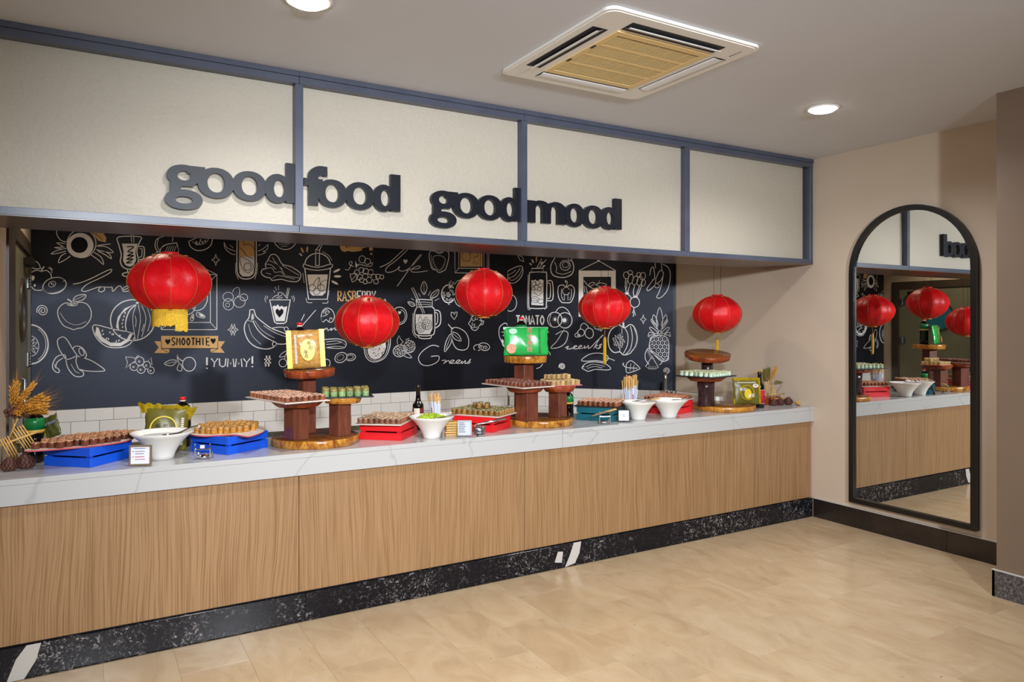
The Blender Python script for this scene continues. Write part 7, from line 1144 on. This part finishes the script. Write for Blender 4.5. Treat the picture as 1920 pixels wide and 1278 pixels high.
('chalk_kiwis',1,[(8,1,1,0,0,[598,1620,588,1581,559,1552,520,1541,480,1551,452,1581,441,1620,452,1660,480,1689,520,1700,559,1689,588,1660]),(8,1,1,0,0,[706,1614,696,1573,668,1543,630,1532,591,1543,563,1573,553,1614,563,1655,591,1685,630,1695,668,1684,696,1655]),(7,0,1,0,0,[526,1695,560,1742,611,1752,661,1719,702,1645]),(0,1,1,0,1,[538,1624,535,1615,530,1609,522,1607,515,1609,509,1615,507,1624,509,1633,515,1639,522,1641,530,1639,535,1633]),(0,1,1,0,1,[646,1614,643,1602,635,1594,625,1591,614,1594,606,1602,603,1614,606,1626,614,1634,625,1637,635,1634,643,1626]),(0,1,1,0,1,[552,1624,551,1622,548,1623,548,1625,551,1626]),(0,1,1,0,1,[550,1612,548,1610,546,1611,546,1613,548,1614]),(0,1,1,0,1,[542,1603,540,1600,538,1601,538,1604,540,1605]),(0,1,1,0,1,[531,1597,529,1595,527,1596,527,1599,529,1599]),(0,1,1,0,1,[518,1597,517,1595,514,1596,514,1599,517,1599]),(0,1,1,0,1,[507,1603,506,1601,503,1601,503,1604,506,1605]),(0,1,1,0,1,[499,1612,498,1610,495,1611,495,1613,498,1614]),(0,1,1,0,1,[497,1624,495,1622,493,1623,493,1625,495,1626]),(0,1,1,0,1,[500,1636,498,1634,495,1635,495,1637,498,1638]),(0,1,1,0,1,[507,1645,506,1643,503,1644,503,1647,506,1647]),(0,1,1,0,1,[518,1651,517,1648,514,1649,514,1652,517,1653]),(0,1,1,0,1,[531,1651,529,1648,527,1649,527,1652,529,1653]),(0,1,1,0,1,[542,1645,540,1643,538,1644,538,1647,540,1647]),(0,1,1,0,1,[550,1636,548,1634,546,1634,546,1637,548,1638]),(0,1,1,0,1,[662,1614,660,1612,658,1613,658,1615,660,1616]),(0,1,1,0,1,[658,1599,657,1597,654,1598,654,1600,657,1601]),(0,1,1,0,1,[649,1587,647,1585,645,1586,645,1588,647,1589]),(0,1,1,0,1,[635,1580,633,1578,631,1579,631,1582,633,1582]),(0,1,1,0,1,[619,1580,617,1578,615,1579,615,1582,617,1582]),(0,1,1,0,1,[605,1587,603,1585,601,1586,601,1588,603,1589]),(0,1,1,0,1,[595,1599,593,1597,591,1598,591,1600,593,1601]),(0,1,1,0,1,[592,1614,590,1612,587,1613,587,1615,590,1616]),(0,1,1,0,1,[595,1629,594,1627,591,1628,591,1630,594,1631]),(0,1,1,0,1,[605,1641,603,1639,601,1640,601,1642,603,1643]),(0,1,1,0,1,[619,1648,617,1646,615,1646,615,1649,617,1650]),(0,1,1,0,1,[635,1648,633,1646,631,1646,631,1649,633,1650]),(0,1,1,0,1,[649,1641,647,1639,645,1640,645,1642,647,1643]),(0,1,1,0,1,[659,1629,657,1627,654,1628,654,1630,657,1631]),(5,0,1,0,0,[478,1676,463,1614,484,1558])]),
('chalk_hanging_frame',1,[(0,1,0,0,1,[776,2136,1166,2129,1166,2065,776,2071]),(0,1,0,0,1,[776,2071,826,2070,826,1651,776,1651]),(0,1,0,0,1,[1118,2065,1166,2065,1166,1650,1118,1650]),(0,1,0,0,1,[826,1700,1118,1699,1118,1650,826,1651]),(7,0,0,0,0,[987,2233,780,2136]),(7,0,0,0,0,[992,2233,1164,2129]),(0,1,1,0,1,[1002,2233,1000,2228,994,2225,987,2224,980,2225,974,2229,972,2234,974,2239,980,2242,987,2243,994,2242,1000,2238]),(6,0,1,0,0,[832,2031,879,1975,953,1931]),(5,1,1,0,0,[879,1975,903,2005,947,2007,916,1975]),(5,1,1,0,0,[953,1986,1014,2004,1075,1981,1014,1967]),(5,0,1,0,0,[835,1976,842,1908]),(5,0,1,0,0,[854,1969,869,1896]),(5,0,1,0,0,[928,1944,989,1955,1026,1967]),(4,0,1,0,0,[971,1986,989,2007,996,2028])]),
('chalk_radishes',1,[(6,1,1,0,0,[1303,2083,1300,2059,1286,2044,1266,2045,1250,2062,1246,2086,1255,2107,1273,2114,1292,2105]),(6,1,1,0,0,[1345,2037,1333,2006,1315,1992,1298,2001,1292,2029,1297,2063,1313,2087,1332,2090,1344,2070]),(6,1,1,0,0,[1338,2105,1332,2091,1318,2084,1302,2087,1292,2098,1292,2113,1302,2125,1318,2127,1332,2119]),(6,1,1,0,0,[1389,2013,1373,1987,1353,1977,1338,1988,1336,2016,1347,2047,1366,2066,1385,2065,1394,2044]),(6,1,1,0,0,[1469,2059,1456,2037,1437,2029,1419,2039,1412,2062,1419,2087,1436,2103,1456,2102,1469,2085]),(6,1,1,0,0,[1439,2008,1426,1982,1405,1971,1388,1982,1382,2008,1390,2038,1408,2058,1428,2058,1441,2038]),(6,1,1,0,0,[1424,2082,1419,2068,1406,2061,1392,2064,1382,2075,1382,2090,1392,2101,1406,2104,1419,2096]),(6,1,1,0,0,[1468,1990,1456,1971,1440,1965,1428,1974,1425,1994,1433,2015,1447,2029,1462,2027,1470,2012]),(7,0,1,0,0,[1269,2042,1263,1964,1281,1889]),(7,0,1,0,0,[1314,1993,1295,1927,1288,1889]),(7,0,1,0,0,[1362,1981,1346,1903,1358,1857]),(7,0,1,0,0,[1412,1974,1388,1902,1370,1857]),(7,0,1,0,0,[1436,1986,1406,1902,1382,1859]),(7,0,1,0,0,[1283,2024,1275,1940]),(0,1,0,0,1,[1257,1901,1299,1901,1302,1881,1269,1879]),(0,1,0,0,1,[1343,1864,1386,1866,1394,1848,1352,1845]),(8,1,1,0,0,[1410,1800,1403,1773,1386,1754,1362,1747,1338,1754,1321,1774,1314,1801,1321,1827,1338,1846,1362,1853,1386,1846,1403,1826]),(7,0,1,0,0,[1287,1882,1322,1855,1317,1819]),(8,0,1,0,0,[1346,1752,1355,1716,1346,1650]),(6,0,0,0,0,[1355,1716,1370,1662]),(6,0,0,0,0,[1350,1722,1337,1686])]),
('chalk_gherkins',1,[(7,0,1,0,0,[1513,2074,1528,2146,1552,2151,1563,2044,1536,2026]),(7,0,1,0,0,[1560,2041,1507,1973,1483,1931,1504,1918,1563,1972,1575,2029]),(7,0,1,0,0,[1572,2029,1607,2109,1636,2120,1650,2084,1624,2019,1583,1990]),(7,0,1,0,0,[1645,2185,1700,2148,1720,2065,1697,1935,1648,1864,1607,1840,1583,1852,1607,1900,1636,1995,1652,2096]),(5,1,1,0,0,[1610,1965,1607,1955,1599,1947,1587,1944,1575,1947,1566,1955,1563,1966,1566,1977,1575,1984,1587,1987,1599,1984,1607,1976]),(6,0,0,0,0,[1566,2199,1572,2145]),(6,0,0,0,0,[1630,2197,1636,2126])]),
('chalk_olives',1,[(7,1,1,0,0,[932,1487,931,1460,919,1437,898,1426,875,1429,855,1446,845,1471,846,1499,859,1521,879,1532,902,1529,922,1512]),(6,1,1,0,0,[837,1485,832,1467,819,1453,802,1448,785,1453,772,1466,767,1485,772,1503,785,1517,802,1522,819,1517,832,1504]),(6,0,1,0,0,[792,1522,804,1565,835,1583,873,1553,879,1528]),(6,0,1,0,0,[767,1491,736,1460,748,1439,792,1442]),(5,0,1,0,0,[763,1448,763,1454,764,1459,768,1464,772,1467,777,1468,782,1467,786,1465,788,1462,790,1459,790,1455,789,1451,787,1449,784,1447,782,1447,779,1447,777,1448,775,1450,775,1452,775,1454,776,1455,777,1456,778,1456]),(6,0,1,0,0,[940,1565,950,1526,989,1522]),(6,0,1,0,0,[985,1508,984,1517,987,1525,992,1531,999,1535,1007,1536,1014,1534,1019,1530,1023,1525,1024,1519,1022,1513,1019,1508,1015,1506,1011,1505,1006,1505,1003,1507,1001,1510,1000,1514,1000,1517,1002,1519,1004,1520,1006,1521,1008,1520])]),
('chalk_word_dreenks',1,[(7,0,1,0,0,[529,1463,592,1497,642,1497,663,1466,636,1379,567,1329,475,1319,541,1391,592,1472,620,1513]),(7,0,1,0,0,[632,1324,670,1340,648,1310,705,1318,724,1328,761,1341,736,1346,717,1318,761,1314,780,1329,814,1344,790,1349,775,1319,823,1322,842,1347,842,1317,881,1351,876,1318,910,1335,953,1382,1036,1460,1002,1431,934,1318,959,1357,975,1350,953,1338,983,1319,1020,1368,992,1350,1012,1336,983,1314])]),
('chalk_pumpkin',1,[(10,1,1,0,0,[1148,1541,1196,1568,1254,1535,1317,1571,1364,1529,1388,1433,1364,1337,1305,1270,1244,1257,1208,1287,1148,1280,1099,1334,1087,1431,1111,1504]),(7,1,1,0,0,[1376,1433,1376,1433,1376,1433,1376,1433,1376,1433,1376,1433,1376,1433,1376,1433,1376,1433,1376,1433,1376,1433,1376,1433]),(13,0,1,0,0,[1358,1535,1386,1445,1370,1349,1311,1270]),(0,1,0,0,1,[1235,1587,1251,1596,1257,1541,1235,1535]),(7,0,1,0,0,[1257,1535,1290,1469,1287,1360,1244,1269]),(7,0,1,0,0,[1317,1553,1337,1445,1319,1324,1269,1264]),(5,0,1,0,0,[1230,1529,1230,1469]),(4,0,1,0,0,[1200,1409,1215,1407,1206,1395,1218,1394]),(4,0,1,0,0,[1175,1396,1191,1394,1182,1381,1194,1380]),(4,0,1,0,0,[1190,1433,1205,1431,1196,1418,1208,1417]),(4,0,1,0,0,[1202,1387,1218,1385,1208,1373,1220,1372]),(4,0,1,0,0,[1162,1414,1177,1412,1168,1400,1180,1399]),(4,0,1,0,0,[1212,1427,1228,1425,1218,1413,1230,1412]),(4,0,1,0,0,[1180,1374,1195,1372,1186,1359,1198,1358]),(4,0,1,0,0,[1172,1444,1188,1441,1178,1429,1191,1428]),(4,0,1,0,0,[1221,1395,1237,1393,1227,1381,1239,1380]),(4,0,1,0,0,[1153,1392,1169,1390,1159,1378,1171,1377]),(4,0,1,0,0,[1204,1451,1220,1448,1211,1436,1223,1435]),(4,0,1,0,0,[1200,1364,1216,1361,1206,1349,1218,1348]),(4,0,1,0,0,[1151,1434,1167,1431,1157,1419,1169,1418]),(4,0,1,0,0,[1231,1420,1247,1418,1237,1406,1249,1405]),(4,0,1,0,0,[1161,1365,1177,1363,1167,1351,1180,1350]),(4,0,1,0,0,[1182,1464,1197,1461,1188,1449,1200,1448]),(4,0,1,0,0,[1225,1373,1241,1370,1231,1358,1243,1357]),(4,0,1,0,0,[1138,1406,1153,1404,1144,1392,1156,1391]),(4,0,1,0,0,[1224,1452,1240,1449,1230,1437,1242,1436]),(4,0,1,0,0,[1185,1348,1201,1345,1191,1333,1203,1332]),(4,0,1,0,0,[1153,1457,1169,1455,1159,1443,1171,1442]),(4,0,1,0,0,[1243,1401,1258,1399,1249,1386,1261,1385]),(4,0,1,0,0,[1141,1371,1157,1369,1147,1357,1159,1355]),(4,0,1,0,0,[1201,1475,1216,1473,1207,1460,1219,1459]),(4,0,1,0,0,[1217,1350,1233,1347,1223,1335,1235,1334]),(4,0,1,0,0,[1130,1430,1146,1428,1136,1416,1148,1414]),(7,0,0,0,0,[1208,1335,1208,1287])]),
('chalk_chilli_peppers',1,[(7,1,1,0,0,[804,1194,879,1253,965,1272,1051,1261,1090,1222,1051,1185,953,1193,866,1185]),(7,0,1,0,0,[1051,1188,1063,1218,1111,1213,1154,1195]),(7,1,1,0,0,[811,1116,854,1163,940,1180,1051,1164,1114,1116,1075,1097,953,1101,879,1080,835,1099]),(4,0,1,0,0,[854,1124,928,1156,1051,1133]),(4,0,1,0,0,[866,1109,940,1131,1026,1117]),(6,0,1,0,0,[811,1116,835,1130])]),
('chalk_leaf',1,[(7,1,1,0,0,[1275,1131,1275,1161,1317,1198,1364,1171,1414,1121,1400,1109,1340,1084,1287,1071,1271,1101]),(7,0,1,0,0,[1238,1169,1257,1137,1287,1125,1388,1121]),(4,0,0,0,0,[1317,1126,1322,1168]),(4,0,0,0,0,[1346,1124,1358,1156]),(4,0,0,0,0,[1317,1123,1311,1089]),(4,0,0,0,0,[1352,1120,1346,1094]),(5,0,1,0,0,[1247,1148,1244,1149,1241,1151,1239,1153,1238,1156,1237,1160,1238,1164,1239,1167,1241,1170,1243,1172,1246,1173,1249,1172,1252,1171])]),
('chalk_sparkle',1,[(7,1,0,0,0,[1448,1674,1456,1637,1477,1623,1456,1609,1448,1573,1439,1609,1418,1623,1439,1637])]),
('chalk_pineapple',1,[(8,1,1,0,0,[1542,1446,1513,1386,1513,1320,1566,1255,1624,1202,1671,1199,1700,1245,1704,1388,1677,1445,1613,1459]),(5,1,0,0,0,[1557,1410,1536,1397,1516,1410,1516,1435,1536,1447,1557,1435]),(5,0,0,0,0,[1536,1428,1536,1416]),(5,1,0,0,0,[1599,1410,1579,1397,1558,1410,1558,1435,1579,1448,1599,1435]),(5,0,0,0,0,[1579,1428,1579,1417]),(5,1,0,0,0,[1641,1410,1621,1398,1601,1410,1601,1435,1621,1448,1641,1435]),(5,0,0,0,0,[1621,1429,1621,1417]),(5,1,0,0,0,[1683,1411,1663,1398,1643,1410,1643,1435,1663,1448,1683,1436]),(5,0,0,0,0,[1663,1429,1663,1417]),(5,1,0,0,0,[1578,1371,1557,1358,1537,1370,1537,1395,1557,1408,1578,1396]),(5,0,0,0,0,[1557,1389,1557,1377]),(5,1,0,0,0,[1620,1371,1600,1358,1579,1371,1579,1396,1600,1408,1620,1396]),(5,0,0,0,0,[1600,1389,1600,1377]),(5,1,0,0,0,[1662,1371,1642,1359,1622,1371,1622,1396,1642,1409,1662,1396]),(5,0,0,0,0,[1642,1390,1642,1378]),(5,1,0,0,0,[1704,1372,1684,1359,1664,1371,1664,1396,1684,1409,1704,1397]),(5,0,0,0,0,[1684,1390,1684,1378]),(5,1,0,0,0,[1557,1331,1536,1318,1516,1331,1516,1356,1536,1368,1557,1356]),(5,0,0,0,0,[1536,1349,1536,1337]),(5,1,0,0,0,[1599,1331,1579,1319,1558,1331,1558,1356,1579,1369,1599,1356]),(5,0,0,0,0,[1579,1350,1579,1338]),(5,1,0,0,0,[1641,1332,1621,1319,1601,1331,1601,1356,1621,1369,1641,1357]),(5,0,0,0,0,[1621,1350,1621,1338]),(5,1,0,0,0,[1683,1332,1663,1319,1643,1332,1643,1357,1663,1369,1683,1357]),(5,0,0,0,0,[1663,1350,1663,1339]),(5,1,0,0,0,[1620,1292,1600,1279,1579,1292,1579,1317,1600,1330,1620,1317]),(5,0,0,0,0,[1600,1310,1600,1299]),(5,1,0,0,0,[1662,1293,1642,1280,1622,1292,1622,1317,1642,1330,1662,1318]),(5,0,0,0,0,[1642,1311,1642,1299]),(5,1,0,0,0,[1704,1293,1684,1280,1664,1293,1664,1318,1684,1330,1704,1318]),(5,0,0,0,0,[1684,1311,1684,1299]),(5,1,0,0,0,[1641,1253,1621,1240,1601,1253,1601,1278,1621,1290,1641,1278]),(5,0,0,0,0,[1621,1271,1621,1259]),(5,1,0,0,0,[1683,1254,1663,1241,1643,1253,1643,1278,1663,1291,1683,1279]),(5,0,0,0,0,[1663,1272,1663,1260]),(5,1,0,0,0,[1704,1215,1684,1202,1664,1214,1664,1239,1684,1252,1704,1240]),(5,0,0,0,0,[1684,1233,1684,1221]),(6,1,1,0,0,[1613,1464,1580,1614,1613,1747,1645,1614]),(6,1,1,0,0,[1595,1554,1542,1602,1552,1673,1587,1614]),(6,1,1,0,0,[1630,1554,1683,1602,1677,1673,1642,1614]),(6,1,1,0,0,[1589,1494,1530,1542,1513,1530,1566,1476]),(6,1,1,0,0,[1587,1524,1530,1602,1536,1626,1577,1566]),(6,1,1,0,0,[1638,1494,1694,1542,1708,1528,1659,1477]),(6,1,1,0,0,[1641,1524,1690,1596,1685,1623,1650,1566]),(6,1,1,0,0,[1566,1464,1513,1494,1497,1446,1524,1464]),(6,1,1,0,0,[1659,1465,1706,1495,1720,1447,1694,1465]),(6,1,1,0,0,[1595,1464,1613,1512,1634,1465]),(7,0,1,0,0,[1495,1329,1469,1278,1471,1212,1507,1161]),(7,0,0,0,0,[1495,1329,1654,1218]),(5,0,0,0,0,[1489,1314,1638,1208]),(7,0,1,0,0,[1654,1218,1624,1167,1607,1163]),(7,1,0,0,0,[1536,1243,1471,1140,1507,1117,1566,1117,1603,1130]),(4,0,0,0,0,[1501,1123,1507,1147]),(4,0,0,0,0,[1519,1123,1523,1147]),(4,0,0,0,0,[1536,1123,1540,1147]),(4,0,0,0,0,[1554,1124,1556,1148]),(4,0,0,0,0,[1572,1124,1573,1148]),(4,0,0,0,0,[1589,1124,1589,1148]),(3,0,0,0,0,[1483,1302,1513,1284]),(3,0,0,0,0,[1490,1285,1522,1273]),(3,0,0,0,0,[1497,1269,1532,1261]),(3,0,0,0,0,[1504,1252,1541,1249]),(3,0,0,0,0,[1511,1235,1550,1237]),(3,0,0,0,0,[1519,1219,1560,1225])]),
('chalk_spiral',1,[(8,0,1,0,0,[565,1113,566,1135,580,1152,600,1156,618,1148,626,1132,622,1114,609,1103,593,1102,581,1111,576,1124,581,1137,592,1143,604,1142,612,1134,613,1125,608,1117,600,1114,593,1116,590,1122,590,1127,594,1131,598,1131])]),
('chalk_spiral',1,[(7,0,1,0,0,[1654,1088,1655,1109,1668,1125,1687,1129,1703,1121,1711,1105,1708,1089,1696,1078,1681,1077,1669,1085,1665,1098,1670,1110,1680,1117,1691,1115,1698,1108,1699,1099,1694,1091,1687,1088,1680,1091,1677,1096,1678,1101,1681,1104,1685,1105])]),
]

def chalk_ribbon(pts, w, closed):
    n = len(pts); L = []
    for i in range(n):
        a = pts[(i - 1) % n] if closed or i > 0 else pts[i]; b = pts[(i + 1) % n] if closed or i < n - 1 else pts[i]
        d = (b - a); d = d.normalized() if d.length > 1e-9 else Vector((1, 0, 0)); nn = Vector((-d.y, d.x, 0)) * (w / 2)
        L += [pts[i] + nn, pts[i] - nn]
    f = [(2 * i, 2 * i + 1, 2 * ((i + 1) % n) + 1, 2 * ((i + 1) % n)) for i in range(n if closed else n - 1)]
    return L, f
TWALL = [frame2((0, 2.9, 0), Vector((1, 0, 0)), Vector((0, 0, 1)), Vector((0, -1, 0))), frame2((-1.236, 2.9, 0), DU, Vector((0, 0, 1)), -DN)]
from mathutils.geometry import tessellate_polygon
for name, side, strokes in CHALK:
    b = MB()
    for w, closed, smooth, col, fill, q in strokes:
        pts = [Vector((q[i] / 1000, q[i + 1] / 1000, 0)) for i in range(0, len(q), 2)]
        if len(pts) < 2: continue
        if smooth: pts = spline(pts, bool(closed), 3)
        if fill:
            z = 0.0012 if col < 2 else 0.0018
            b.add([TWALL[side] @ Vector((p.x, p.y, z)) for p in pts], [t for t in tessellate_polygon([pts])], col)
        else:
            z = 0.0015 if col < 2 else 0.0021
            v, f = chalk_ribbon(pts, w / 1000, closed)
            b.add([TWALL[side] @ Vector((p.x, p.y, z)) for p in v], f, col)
    b.build(name, ['chalk', 'chalkshade', 'chalkblk'], wd if side else wb)
